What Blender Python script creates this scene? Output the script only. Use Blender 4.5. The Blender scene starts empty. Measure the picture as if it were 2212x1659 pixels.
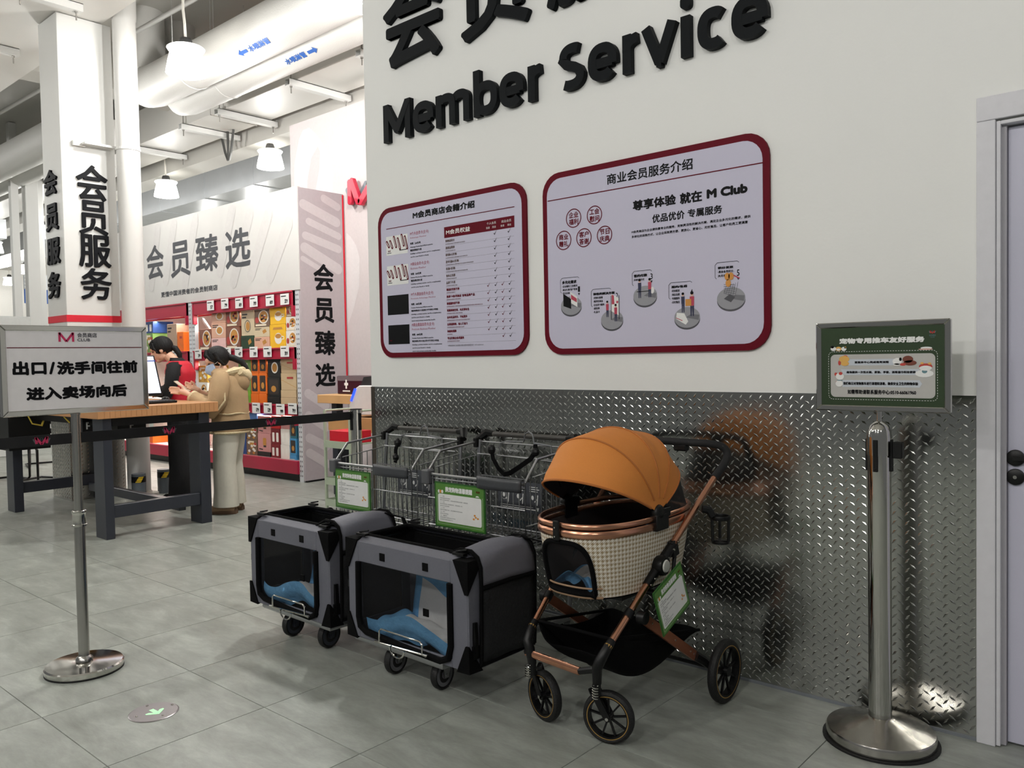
import bpy, bmesh, math, random
import numpy as np
from mathutils import Vector, Matrix
random.seed(7)
SC = bpy.context.scene
COL = SC.collection
# ---------------------------------------------------------------- camera
FPX, YAW, PITCH, ROLL, CH = 1766.183, 0.721216286, 0.0327526304, -0.0188053842, 1.362
cw, sw = math.cos(YAW), math.sin(YAW); cp, sp = math.cos(PITCH), math.sin(PITCH); cr, sr = math.cos(ROLL), math.sin(ROLL)
CM = np.array([[cr, -sr, 0], [sr, cr, 0], [0, 0, 1]]) @ np.array([[1, 0, 0], [0, cp, -sp], [0, sp, cp]]) @ np.array([[cw, 0, sw], [0, 1, 0], [-sw, 0, cw]])
cam = bpy.data.cameras.new('camera'); camo = bpy.data.objects.new('camera', cam); COL.objects.link(camo)
_r, _d, _f = CM
_ax = [Vector((a[0], a[2], -a[1])) for a in (_r, -_d, -_f)]
camo.matrix_world = Matrix(((_ax[0][0], _ax[1][0], _ax[2][0], 0), (_ax[0][1], _ax[1][1], _ax[2][1], 0), (_ax[0][2], _ax[1][2], _ax[2][2], CH), (0, 0, 0, 1)))
cam.sensor_width = 36; cam.lens = FPX / 2212 * 36; cam.clip_end = 200
SC.camera = camo
SC.view_settings.view_transform = 'Standard'; SC.view_settings.look = 'None'; SC.view_settings.gamma = 1
SC.view_settings.use_curve_mapping = False
SC.view_settings.exposure = 0.16
W_ = bpy.data.worlds.new('hall_ambience'); SC.world = W_; W_.use_nodes = True
W_.node_tree.nodes['Background'].inputs[0].default_value = (.93, .95, .94, 1)
W_.node_tree.nodes['Background'].inputs[1].default_value = 0.13
LAMP_POWER = 84.0
# hall pendants: x, y, z (seen ones, plus unseen rows placed for their light)
LAMPS = [(-7.7, 4.02, 4.32), (-10.5, 6.72, 4.3), (-13.25, 6.5, 4.25), (-5.0, 4.15, 4.3), (-18.9, 6.25, 4.2), (-26.5, 8.7, 4.2), (-16.1, 6.4, 4.25), (-22.0, 6.3, 4.2), (-7.75, 6.75, 4.35),
         (-10.4, 4.05, 4.3), 
         (-7.7, 1.3, 4.3), (-10.5, 1.3, 4.3), (-5.9, -1.6, 4.3), (-8.6, -1.6, 4.3), (-3.15, -1.6, 4.3), (-.4, -1.6, 4.3), (2.35, -1.6, 4.3), (-3.2, -4.3, 4.3), (-.4, -4.3, 4.3)]
LAMPS += [(-16.5, 10.2, 4.3), (-21, 11.5, 4.3), (-28, 5.2, 4.3), (-24, 1.3, 4.3), (-16, 1.3, 4.3), (-30.5, 9.5, 4.2)]  # distant pendants added to brighten the far walls
FRONT_ROW = -1.0  # unseen lamps placed for the wall light, behind the photographer

def ray(u, v):
    w = CM.T @ np.array([u - 1106, v - 829.5, FPX]); return np.array([w[0], w[2], -w[1]])
def P(u, v, x=None, y=None, z=None):
    """point of the room seen at pixel (u, v) of the 2212x1659 frame, on the plane x=.., y=.. or z=.."""
    d = ray(u, v)
    if x is not None: t = x / d[0]
    elif y is not None: t = y / d[1]
    else: t = (z - CH) / d[2]
    return (float(d[0] * t), float(d[1] * t), float(CH + d[2] * t))
# ---------------------------------------------------------------- materials
def lin(c):
    c = c / 255.0
    return c / 12.92 if c <= .04045 else ((c + .055) / 1.055) ** 2.4
def rgb(c): return (lin(c[0]), lin(c[1]), lin(c[2]), 1)
MATS = {}
def mat(name, c=(128, 128, 128), rough=.5, metal=0, noise=None, bump=None, emit=0, trans=0, spec=None, coat=0, sheen=0, alpha=None, emc=None):
    if name in MATS: return MATS[name]
    m = bpy.data.materials.new(name); m.use_nodes = True; MATS[name] = m
    nt = m.node_tree; N = nt.nodes; L = nt.links; b = N['Principled BSDF']
    b.inputs['Base Color'].default_value = rgb(c); b.inputs['Roughness'].default_value = rough; b.inputs['Metallic'].default_value = metal
    if spec is not None: b.inputs['Specular IOR Level'].default_value = spec
    if coat: b.inputs['Coat Weight'].default_value = coat; b.inputs['Coat Roughness'].default_value = .08
    if sheen: b.inputs['Sheen Weight'].default_value = sheen
    if trans: b.inputs['Transmission Weight'].default_value = trans
    if alpha is not None: b.inputs['Alpha'].default_value = alpha
    if emit: b.inputs['Emission Color'].default_value = rgb(emc or c); b.inputs['Emission Strength'].default_value = emit
    tc = N.new('ShaderNodeTexCoord')
    if noise is None: noise = (30, .06)
    if noise and noise[1] > 0:
        n = N.new('ShaderNodeTexNoise'); n.inputs['Scale'].default_value = noise[0]; n.inputs['Detail'].default_value = 5
        L.new(tc.outputs['Object'], n.inputs['Vector'])
        mx = N.new('ShaderNodeMix'); mx.data_type = 'RGBA'
        k1, k2 = 1 - noise[1], 1 + noise[1]; r = rgb(c)
        mx.inputs[6].default_value = (r[0] * k1, r[1] * k1, r[2] * k1, 1); mx.inputs[7].default_value = (min(1, r[0] * k2), min(1, r[1] * k2), min(1, r[2] * k2), 1)
        L.new(n.outputs['Fac'], mx.inputs[0]); L.new(mx.outputs[2], b.inputs['Base Color'])
    if bump:
        n2 = N.new('ShaderNodeTexNoise'); n2.inputs['Scale'].default_value = bump[0]; n2.inputs['Detail'].default_value = 3
        L.new(tc.outputs['Object'], n2.inputs['Vector'])
        bp = N.new('ShaderNodeBump'); bp.inputs['Strength'].default_value = bump[1]; bp.inputs['Distance'].default_value = .01
        L.new(n2.outputs['Fac'], bp.inputs['Height']); L.new(bp.outputs['Normal'], b.inputs['Normal'])
    return m
def netting(name, c, open_):
    m = mat(name, c, .8); nt = m.node_tree; N = nt.nodes; L = nt.links
    t = N.new('ShaderNodeBsdfTransparent'); mx = N.new('ShaderNodeMixShader'); mx.inputs[0].default_value = open_
    out = [n for n in N if n.type == 'OUTPUT_MATERIAL'][0]
    L.new(N['Principled BSDF'].outputs[0], mx.inputs[1]); L.new(t.outputs[0], mx.inputs[2]); L.new(mx.outputs[0], out.inputs[0])
    return m
# ---------------------------------------------------------------- mesh builder
class MB:
    def __init__(s): s.v = []; s.f = []; s.m = []; s.uv = {}
    def add(s, vs, fs, m=0):
        o = len(s.v); s.v += [tuple(map(float, p)) for p in vs]
        for f in fs: s.f.append([i + o for i in f]); s.m.append(m)
        return s
    def box(s, x0, x1, y0, y1, z0, z1, m=0):
        if x0 > x1: x0, x1 = x1, x0
        if y0 > y1: y0, y1 = y1, y0
        if z0 > z1: z0, z1 = z1, z0
        return s.add([(x0, y0, z0), (x1, y0, z0), (x1, y1, z0), (x0, y1, z0), (x0, y0, z1), (x1, y0, z1), (x1, y1, z1), (x0, y1, z1)],
                     [(0, 3, 2, 1), (4, 5, 6, 7), (0, 1, 5, 4), (1, 2, 6, 5), (2, 3, 7, 6), (3, 0, 4, 7)], m)
    def obox(s, c, ax, ay, az, m=0):
        """box centred at c with half-axis vectors"""
        c, ax, ay, az = map(Vector, (c, ax, ay, az)); vs = []
        for k in (-1, 1):
            for (i, j) in ((-1, -1), (1, -1), (1, 1), (-1, 1)): vs.append(c + ax * i + ay * j + az * k)
        return s.add(vs, [(0, 3, 2, 1), (4, 5, 6, 7), (0, 1, 5, 4), (1, 2, 6, 5), (2, 3, 7, 6), (3, 0, 4, 7)], m)
    def tube(s, pts, r, n=8, closed=False, cap=True, m=0, flat=None):
        """flat=(a,b,up): elliptical/rectangular section"""
        pts = [Vector(p) for p in pts]; K = len(pts)
        rs = r if isinstance(r, (list, tuple)) else [r] * K
        tg = []
        for i in range(K):
            a = pts[i - 1] if (i > 0 or closed) else pts[i]; b = pts[(i + 1) % K] if (i < K - 1 or closed) else pts[i]
            t = (b - a); tg.append(t.normalized() if t.length > 1e-9 else Vector((0, 0, 1)))
        up = Vector(flat[2]) if flat else (Vector((0, 0, 1)) if abs(tg[0].z) < .9 else Vector((1, 0, 0)))
        nrm = (up - tg[0] * up.dot(tg[0])).normalized(); vs = []; fs = []
        for i in range(K):
            if flat:
                u_ = Vector(flat[2]); q = u_ - tg[i] * u_.dot(tg[i])
                nrm = q.normalized() if q.length > 1e-6 else nrm
            else:
                q = nrm - tg[i] * nrm.dot(tg[i]); nrm = q.normalized() if q.length > 1e-6 else nrm
            bn = tg[i].cross(nrm)
            k = 1.0
            if 0 < i < K - 1 or closed:
                d1 = (pts[i] - pts[i - 1]).normalized(); k = 1 / max(.5, abs(d1.dot(tg[i])))
            for j in range(n):
                a = 2 * math.pi * (j + .5) / n
                ca, sa = math.cos(a), math.sin(a)
                if flat: vs.append(pts[i] + nrm * ca * flat[0] * rs[i] * k + bn * sa * flat[1] * rs[i] * k)
                else: vs.append(pts[i] + (nrm * ca + bn * sa) * rs[i] * k)
        for i in range(K if closed else K - 1):
            for j in range(n):
                a = i * n + j; b = i * n + (j + 1) % n; c = ((i + 1) % K) * n + (j + 1) % n; d = ((i + 1) % K) * n + j
                fs.append((a, b, c, d))
        if cap and not closed: fs.append(tuple(range(n))[::-1]); fs.append(tuple((K - 1) * n + j for j in range(n)))
        return s.add(vs, fs, m)
    def cyl(s, p0, p1, r0, r1=None, n=20, m=0): return s.tube([p0, p1], [r0, r0 if r1 is None else r1], n, m=m)
    def lathe(s, prof, c=(0, 0, 0), n=32, ax=(0, 0, 1), m=0, cap=False):
        ax = Vector(ax).normalized(); u_ = Vector((1, 0, 0)) if abs(ax.x) < .9 else Vector((0, 1, 0)); u_ = (u_ - ax * u_.dot(ax)).normalized(); w_ = ax.cross(u_)
        vs = []; fs = []; c = Vector(c); K = len(prof)
        for (r, h) in prof:
            for j in range(n):
                a = 2 * math.pi * j / n; vs.append(c + ax * h + (u_ * math.cos(a) + w_ * math.sin(a)) * r)
        for i in range(K - 1):
            for j in range(n): fs.append((i * n + j, i * n + (j + 1) % n, (i + 1) * n + (j + 1) % n, (i + 1) * n + j))
        return s.add(vs, fs, m)
    def prism(s, poly, pl, n0, n1, m=0):
        """polygon [(a,b)] in the plane pl, from offset n0 to n1 off the plane"""
        K = len(poly); vs = [pl.pt(a, b, n0) for a, b in poly] + [pl.pt(a, b, n1) for a, b in poly]
        fs = [tuple(range(K))[::-1], tuple(range(K, 2 * K))] + [(i, (i + 1) % K, K + (i + 1) % K, K + i) for i in range(K)]
        return s.add(vs, fs, m)
    def surf(s, fn, nu, nv, cu=False, m=0, uv=None):
        vs = []; fs = []; o = len(s.v)
        for i in range(nv + 1):
            for j in range(nu if cu else nu + 1):
                a, b = j / nu, i / nv; vs.append(fn(a, b))
                if uv: s.uv[o + len(vs) - 1] = uv(a, b)
        w = nu if cu else nu + 1
        for i in range(nv):
            for j in range(nu):
                k = (j + 1) % w if cu else j + 1
                fs.append((i * w + j, i * w + k, (i + 1) * w + k, (i + 1) * w + j))
        return s.add(vs, fs, m)
    def ball(s, c, rx, ry=None, rz=None, n=16, m=0, ax=None):
        ry = rx if ry is None else ry; rz = rx if rz is None else rz
        def fn(a, b):
            t = b * math.pi; q = a * 2 * math.pi
            p = (rx * math.sin(t) * math.cos(q), ry * math.sin(t) * math.sin(q), -rz * math.cos(t))
            if ax: return tuple(Vector(c) + Vector(ax[0]) * p[0] + Vector(ax[1]) * p[1] + Vector(ax[2]) * p[2])
            return (c[0] + p[0], c[1] + p[1], c[2] + p[2])
        return s.surf(fn, n, max(6, n // 2), cu=True, m=m)
ORG = {}
def smoothen(me, ang=40):
    me.polygons.foreach_set('use_smooth', [True] * len(me.polygons))
    try: me.set_sharp_from_angle(angle=math.radians(ang))
    except Exception: pass
def build(mb, name, mats, parent=None, smooth=False, bevel=0, solid=0, sub=0, label=None, kind=None):
    me = bpy.data.meshes.new(name)
    o_ = ORG.get(parent.name, Vector((0, 0, 0))) if parent is not None else Vector((0, 0, 0))
    me.from_pydata([(p[0] - o_[0], p[1] - o_[1], p[2] - o_[2]) for p in mb.v], [], mb.f)
    for m in (mats if isinstance(mats, (list, tuple)) else [mats]): me.materials.append(m)
    me.polygons.foreach_set('material_index', mb.m)
    if mb.uv:
        ul = me.uv_layers.new(name='UVMap')
        for lp in me.loops:
            ul.data[lp.index].uv = mb.uv.get(lp.vertex_index, (0, 0))
    bm = None
    if bevel or not smooth == 'keep':
        bm = bmesh.new(); bm.from_mesh(me)
        if bevel:
            es = [e for e in bm.edges if len(e.link_faces) == 2 and e.calc_face_angle(0) > .6]
            try: bmesh.ops.bevel(bm, geom=es, offset=bevel, segments=1, affect='EDGES', clamp_overlap=True)
            except Exception: pass
        bmesh.ops.recalc_face_normals(bm, faces=bm.faces)
        bm.to_mesh(me); bm.free()
    if smooth: smoothen(me, 40 if smooth is True or smooth == 'keep' else smooth)
    o = bpy.data.objects.new(name, me); COL.objects.link(o)
    if parent is not None: o.parent = parent; ORG[o.name] = o_
    if solid:
        md = o.modifiers.new('solid', 'SOLIDIFY'); md.thickness = solid; md.offset = 0
    if sub:
        md = o.modifiers.new('sub', 'SUBSURF'); md.levels = sub; md.render_levels = sub
    if label: o['label'] = label
    if kind: o['kind'] = kind
    return o
def tag(o, label, cat, group=None):
    o['label'] = label; o['category'] = cat
    if group: o['group'] = group
    return o
def thing(name, label, cat, loc=(0, 0, 0), group=None):
    o = bpy.data.objects.new(name, None); COL.objects.link(o); o.location = loc; o.empty_display_size = .05
    ORG[o.name] = Vector(loc); return tag(o, label, cat, group)
def struct(mb, name, mats, label=None, parent=None, **k):
    o = build(mb, name, mats, parent, **k)
    if parent is None: o['kind'] = 'structure'
    if label: o['label'] = label
    return o
def hand_off(o, loc):
    """move a one-mesh thing's origin to loc"""
    loc = Vector(loc); o.data.transform(Matrix.Translation(-loc)); o.location = loc; return o
# ---------------------------------------------------------------- planes and lettering
class Plane:
    def __init__(s, kind, val): s.k = kind; s.val = val
    def ab(s, u, v):
        p = P(u, v, **{s.k: s.val})
        return (p[0], p[2]) if s.k == 'y' else (p[1], p[2]) if s.k == 'x' else (p[0], p[1])
    def pt(s, a, b, n=0):
        if s.k == 'y': return (a, s.val - n, b)
        if s.k == 'x': return (s.val + n, a, b)
        return (a, b, s.val + n)
class Frame:
    """free plane: origin, right, up"""
    def __init__(s, o, U, V): s.o = Vector(o); s.U = Vector(U).normalized(); s.V = Vector(V).normalized(); s.N = s.U.cross(s.V)
    def pt(s, a, b, n=0): return tuple(s.o + s.U * a + s.V * b + s.N * n)
_gc = {}
def glyph(txt, ext, res):
    key = (txt, ext, res)
    if key in _gc: return _gc[key]
    c = bpy.data.curves.new('glyph', 'FONT'); c.body = txt; c.size = 1; c.extrude = ext; c.resolution_u = res
    o = bpy.data.objects.new('glyph', c); COL.objects.link(o)
    bpy.context.view_layer.update()
    me = bpy.data.meshes.new_from_object(o.evaluated_get(bpy.context.evaluated_depsgraph_get()))
    v = np.zeros(len(me.vertices) * 3); me.vertices.foreach_get('co', v); v = v.reshape(-1, 3)
    f = [list(p.vertices) for p in me.polygons]
    bpy.data.objects.remove(o); bpy.data.curves.remove(c); bpy.data.meshes.remove(me)
    _gc[key] = (v, f); return _gc[key]
def write(mb, pl, txt, a0, b0, a1, b1, bold=0, n=.0008, ext=0, m=0, res=2, k=8, rot=0):
    """fit the string into the box a0..a1, b0..b1 of the plane"""
    v, f = glyph(txt, .5 if ext else 0, res)
    if len(v) == 0: return
    lo, hi = v[:, :2].min(0), v[:, :2].max(0); w = np.maximum(hi - lo, 1e-6)
    bx = bold; A = (v[:, 0] - lo[0]) / w[0] * (a1 - a0 - 2 * bx) + a0 + bx; B = (v[:, 1] - lo[1]) / w[1] * (b1 - b0 - 2 * bx) + b0 + bx
    Z = (v[:, 2] + .5) * ext + n if ext else np.full(len(v), n)
    offs = [(0, 0)] + [(bx * math.cos(2 * math.pi * i / k), bx * math.sin(2 * math.pi * i / k)) for i in range(k)] if bx else [(0, 0)]
    for q, (dx, dy) in enumerate(offs):
        mb.add([pl.pt(a + dx, b + dy, z + (q * 2e-6)) for a, b, z in zip(A, B, Z)], f, m)
def wpx(mb, pl, txt, u0, v0, u1, v1, **k):
    """the same with the lower left and the upper right corner given as pixels"""
    a0, b0 = pl.ab(u0, v0); a1, b1 = pl.ab(u1, v1); write(mb, pl, txt, a0, b0, a1, b1, **k)
def rrect(a0, b0, a1, b1, r, n=6):
    o = []
    for cx, cy, s in ((a1 - r, b1 - r, 0), (a0 + r, b1 - r, 1), (a0 + r, b0 + r, 2), (a1 - r, b0 + r, 3)):
        for i in range(n + 1):
            t = math.pi / 2 * (s + i / n); o.append((cx + r * math.cos(t), cy + r * math.sin(t)))
    return o
def flat(mb, pl, poly, n=.0005, m=0):
    mb.add([pl.pt(a, b, n) for a, b in poly], [tuple(range(len(poly)))], m)
def ellipse(a, b, ra, rb, n=20): return [(a + ra * math.cos(2 * math.pi * i / n), b + rb * math.sin(2 * math.pi * i / n)) for i in range(n)]
def ring(mb, pl, a, b, ra, rb, w, n=.001, m=0, K=32):
    for i in range(K):
        t0, t1 = 2 * math.pi * i / K, 2 * math.pi * (i + 1) / K
        flat(mb, pl, [(a + (ra) * math.cos(t0), b + (rb) * math.sin(t0)), (a + ra * math.cos(t1), b + rb * math.sin(t1)), (a + (ra - w) * math.cos(t1), b + (rb - w) * math.sin(t1)), (a + (ra - w) * math.cos(t0), b + (rb - w) * math.sin(t0))], n, m)
def line(mb, pl, a0, b0, a1, b1, w, n=.001, m=0):
    d = Vector((a1 - a0, b1 - b0)); L = d.length or 1; q = Vector((-d.y, d.x)) / L * w / 2
    flat(mb, pl, [(a0 - q.x, b0 - q.y), (a1 - q.x, b1 - q.y), (a1 + q.x, b1 + q.y), (a0 + q.x, b0 + q.y)], n, m)
def crown(mb, pl, a, b, w, h, n=.001, mr=0, mg=1, thick=.16):
    """the M-shaped strap emblem: two red strokes crossing as an M between grey ones"""
    t = w * thick
    for (x0, y0, x1, y1, m_) in ((-.5, .28, -.34, -.42, mg), (.5, .28, .34, -.42, mg), (-.08, .1, .06, .32, mg), (.08, .1, -.06, .32, mg),
                                 (-.34, .5, -.3, -.4, mr), (-.34, .46, 0, -.5, mr), (.34, .46, 0, -.5, mr), (.34, .5, .3, -.4, mr)):
        line(mb, pl, a + x0 * w, b + y0 * h, a + x1 * w, b + y1 * h, t * (.6 if m_ == mg else 1), n + (.0002 if m_ == mr else 0), m_)
# ---------------------------------------------------------------- shared materials
M_WALL = mat('white_wall_paint', (236, 236, 233), .55, noise=(3, .012), bump=(60, .05))
M_WHITE = mat('white_paint', (208, 208, 205), .5, noise=(5, .02))
M_CEIL = mat('ceiling_white_paint', (196, 194, 188), .7, noise=(2, .04), bump=(14, .15))
M_DUCT = mat('duct_white_paint', (206, 204, 199), .5, noise=(3, .02))
M_BLACK = mat('black_plastic', (7, 7, 8), .42, spec=.35)
M_BLACKF = mat('black_fabric', (6, 6, 7), .9, spec=.12, noise=(150, .2), bump=(300, .2))
M_CHROME = mat('polished_steel', (205, 203, 198), .09, 1, noise=(20, .02))
M_STEEL = mat('brushed_steel', (178, 176, 172), .24, 1, noise=(40, .05))
M_ZINC = mat('zinc_wire', (176, 177, 180), .28, 1, noise=(60, .08))
M_INK = mat('black_print', (12, 13, 16), .6, noise=(30, 0), spec=.15)
M_WINE = mat('wine_red_print', (98, 8, 28), .55, spec=.12, noise=(30, .02))
M_RED = mat('crimson_paint', (168, 14, 50), .4, noise=(20, .03))
M_BRIGHTRED = mat('bright_red', (206, 20, 44), .45)
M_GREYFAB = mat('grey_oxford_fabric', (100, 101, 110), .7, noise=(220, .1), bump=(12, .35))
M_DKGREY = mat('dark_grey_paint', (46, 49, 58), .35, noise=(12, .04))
M_COPPER = mat('rose_gold_metal', (206, 150, 122), .26, 1, noise=(30, .03))
M_RUBBER = mat('black_rubber', (12, 12, 13), .6, bump=(200, .3))
M_PAPER = mat('white_paper', (232, 232, 230), .6)
M_BELT = mat('black_webbing', (10, 11, 14), .8)
# ================================================================ the setting
WY = 3.153
def floor_mat():
    m = bpy.data.materials.new('slate_grey_porcelain'); m.use_nodes = True; nt = m.node_tree; N = nt.nodes; L = nt.links; b = N['Principled BSDF']
    g = N.new('ShaderNodeNewGeometry'); oi = N.new('ShaderNodeObjectInfo')
    vm = N.new('ShaderNodeVectorMath'); vm.operation = 'MULTIPLY'; vm.inputs[1].default_value = (1.2, 3.4, 1); L.new(g.outputs['Position'], vm.inputs[0])
    va = N.new('ShaderNodeVectorMath'); va.operation = 'ADD'; L.new(vm.outputs[0], va.inputs[0])
    ml = N.new('ShaderNodeMath'); ml.operation = 'MULTIPLY'; ml.inputs[1].default_value = 37; L.new(oi.outputs['Random'], ml.inputs[0]); L.new(ml.outputs[0], va.inputs[1])
    n1 = N.new('ShaderNodeTexNoise'); n1.inputs['Scale'].default_value = 2.6; n1.inputs['Detail'].default_value = 12; n1.inputs['Roughness'].default_value = .72; n1.inputs['Distortion'].default_value = .25; L.new(va.outputs[0], n1.inputs['Vector'])
    r = N.new('ShaderNodeValToRGB'); e = r.color_ramp.elements; e[0].position = .3; e[0].color = rgb((122, 126, 118)); e[1].position = .72; e[1].color = rgb((170, 176, 168)); k = e.new(.52); k.color = rgb((146, 150, 143))
    L.new(n1.outputs['Fac'], r.inputs[0]); L.new(r.outputs[0], b.inputs['Base Color'])
    mr = N.new('ShaderNodeMapRange'); mr.inputs['To Min'].default_value = .30; mr.inputs['To Max'].default_value = .46; L.new(n1.outputs['Fac'], mr.inputs[0]); L.new(mr.outputs[0], b.inputs['Roughness'])
    bp = N.new('ShaderNodeBump'); bp.inputs['Strength'].default_value = .12; bp.inputs['Distance'].default_value = .004; L.new(n1.outputs['Fac'], bp.inputs['Height']); L.new(bp.outputs[0], b.inputs['Normal'])
    return m
M_FLOOR = floor_mat(); M_GROUT = mat('dark_grout', (64, 64, 60), .9)
floor = struct(MB().box(-34, 4, -4, 16, -.12, -.004), 'floor', M_GROUT, 'grey slate-look tiled floor of the store')
X0, Y0, TS, GAP = -3.4535, 1.1292, .6, .0009
tm = MB().add([(GAP, GAP, -.004), (TS - GAP, GAP, -.004), (TS - GAP, TS - GAP, -.004), (GAP, TS - GAP, -.004), (GAP + .001, GAP + .001, 0), (TS - GAP - .001, GAP + .001, 0), (TS - GAP - .001, TS - GAP - .001, 0), (GAP + .001, TS - GAP - .001, 0)],
              [(4, 5, 6, 7), (0, 1, 5, 4), (1, 2, 6, 5), (2, 3, 7, 6), (3, 0, 4, 7)])
def projp(x, y, z):
    c = CM @ np.array([x, CH - z, y]); return (1106 + FPX * c[0] / c[2], 829.5 + FPX * c[1] / c[2], c[2])
cells = []
for i in range(-51, 13):
    for j in range(-9, 25):
        x, y = X0 + i * TS, Y0 + j * TS
        vis = 0
        for (a, b) in ((0, 0), (TS, 0), (0, TS), (TS, TS), (TS / 2, TS / 2)):
            px = projp(x + a, y + b, 0)
            if px[2] > .3 and -60 < px[0] < 2270 and px[1] < 1760: vis = 1
        if x > -4.2 and y > 3.2: vis = 0
        cells.append((x * x + y * y, i, j, vis))
cells.sort(); n_t = 0; first = None; far = MB()
for d, i, j, vis in cells:
    x, y = X0 + i * TS, Y0 + j * TS
    if vis and n_t < 280:
        if first is None: first = build(tm, 'tile', M_FLOOR, floor); o = first
        else: o = first.copy(); COL.objects.link(o); o.parent = floor
        o.location = (x, y, 0); n_t += 1
    else:
        far.add([(x + v[0], y + v[1], v[2]) for v in tm.v], tm.f)
build(far, 'outer_tiles', M_FLOOR, floor, kind='stuff')
# member service wall with the door opening
w = MB().box(-3.904, -.612, WY, WY + .2, 0, 5.6).box(-.612, .36, WY, WY + .2, 2.15, 5.6).box(.36, 3.5, WY, WY + .2, 0, 5.6)
wall = struct(w, 'wall_right', M_WALL, 'white wall carrying the raised lettering and two signboards')
build(MB().box(-3.9045, -3.871, WY - .005, WY, 0, 1.2), 'corner_strip', mat('bronze_strip', (92, 84, 76), .4, .8), wall)
build(MB().box(-3.871, -.652, WY - .0075, WY, .0, .012), 'floor_strip', mat('sealant', (120, 124, 130), .5), wall)
# tread plate: smooth sheets with real raised lugs
M_TREAD = mat('tread_plate_steel', (176, 177, 173), .17, 1, noise=(7, .06), bump=(5, .16))
def lugs(x0, x1, z0, z1, y, px=.0425, pz=.0345):
    V = []; F = []
    def lug(cx, cz, s):
        L, w_, h = .0155, .0042, .0016
        ux, uz = (math.cos(.87) * s, math.sin(.87)) if s > 0 else (-math.cos(.6), math.sin(.6))
        ux, uz = (ux, uz); vx, vz = -uz, ux
        o = len(V)
        for (a, b, n) in ((-L, 0, 0), (-L * .1, -w_, 0), (L, 0, 0), (L * .1, w_, 0), (-L * .62, 0, h), (L * .62, 0, h)):
            V.append((cx + ux * a + vx * b, y - n, cz + uz * a + vz * b))
        F.extend([(o, o + 1, o + 4), (o + 1, o + 2, o + 5, o + 4), (o + 2, o + 3, o + 5), (o + 3, o, o + 4, o + 5)])
    nx = int((x1 - x0) / px); nz = int((z1 - z0) / pz)
    for i in range(nx + 1):
        for j in range(nz + 1):
            cx, cz = x0 + .012 + i * px, z0 + .014 + j * pz
            if cx < x1 - .012 and cz < z1 - .012: lug(cx, cz, -1)
            cx += px / 2; cz += pz / 2
            if cx < x1 - .012 and cz < z1 - .012: lug(cx, cz, 1)
    m = MB(); m.v = V; m.f = [list(f) for f in F]; m.m = [0] * len(F); return m
for (a, b) in ((-3.871, -3.66), (-3.659, -2.441), (-2.44, -.652)):
    pl_ = build(MB().box(a, b, WY - .004, WY, .012, 1.2), 'tread_plate', M_TREAD, wall)
    build(lugs(a, b, .012, 1.2, WY - .004), 'tread_pattern', M_TREAD, pl_, kind='stuff')
# door and casing
M_CASE = mat('casing_white', (216, 215, 220), .45); M_DOOR = mat('door_lilac_white', (196, 195, 212), .4, noise=(2, .02))
c = MB().box(-.651, -.594, WY - .014, WY, 0, 2.124).box(-.651, .40, WY - .014, WY, 2.125, 2.205).box(.345, .40, WY - .014, WY, 0, 2.125)
case = struct(c, 'trim_1', M_CASE, 'white door casing beside the tread plate', bevel=.002)
build(MB().box(-.593, -.580, WY - .008, WY + .07, .004, 2.118).box(-.580, .345, WY - .008, WY + .07, 2.106, 2.118), 'inner_jamb', M_CASE, case, bevel=.0015)
build(MB().box(-.580, -.566, WY + .012, WY + .07, .004, 2.106), 'door_stop', mat('grey_jamb', (168, 166, 172), .5), case)
door = struct(MB().box(-.565, .345, WY + .03, WY + .07, .012, 2.1), 'door_1', M_DOOR, 'pale lilac door at the right edge', bevel=.002)
pk = P(2194, 989, y=WY + .03); pk2 = P(2194, 1030, y=WY + .03)
build(MB().lathe([(.0, .012), (.022, .012), (.027, .009), (.028, 0)], (pk[0], pk[1], pk[2]), 28, (0, -1, 0)).box(pk[0] - .004, pk[0] + .05, pk[1] - .03, pk[1] - .012, pk[2] - .006, pk[2] + .006), 'door_handle', M_BLACK, door, smooth=True)
build(MB().lathe([(.0, .012), (.022, .012), (.027, .009), (.028, 0)], pk2, 28, (0, -1, 0)), 'door_lock', M_BLACK, door, smooth=True)
build(MB().lathe([(0, .0155), (.006, .0155), (.006, .012)], pk2, 12, (0, -1, 0)), 'lock_cylinder', M_STEEL, door)
# far wall with the emblem
FW = 5.93
fwall = struct(MB().box(-8.82, -2.5, FW, FW + .25, 0, 4.29), 'wall_back', mat('pinkish_white_wall', (206, 197, 197), .6), 'pinkish white back wall with a red and grey emblem')
pf = Plane('y', FW)
def cc(x, y): return (290 + x / 4.337, 180 + y / 4.337)
g = MB()
def petal(outer, n, m):
    flat(g, pf, [pf.ab(*cc(*q)) for q in outer], n, m)
petal([(1500, 1000), (1500, 760), (1545, 520), (1580, 440), (1640, 415), (1700, 470), (1790, 600), (1850, 720), (1862, 860), (1855, 1100), (1500, 1100)], .001, 0)
petal([(1620, 1000), (1625, 900), (1660, 700), (1720, 590), (1742, 640), (1735, 800), (1700, 1000)], .002, 1)
petal([(1990, 1400), (2030, 1440), (2080, 1520), (2115, 1640), (2110, 1900), (2060, 2100), (1990, 2300)], .001, 0)
build(g, 'wall_print', [mat('pale_grey_print', (216, 210, 210), .6), mat('soft_grey_print', (198, 190, 191), .6)], fwall)
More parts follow.
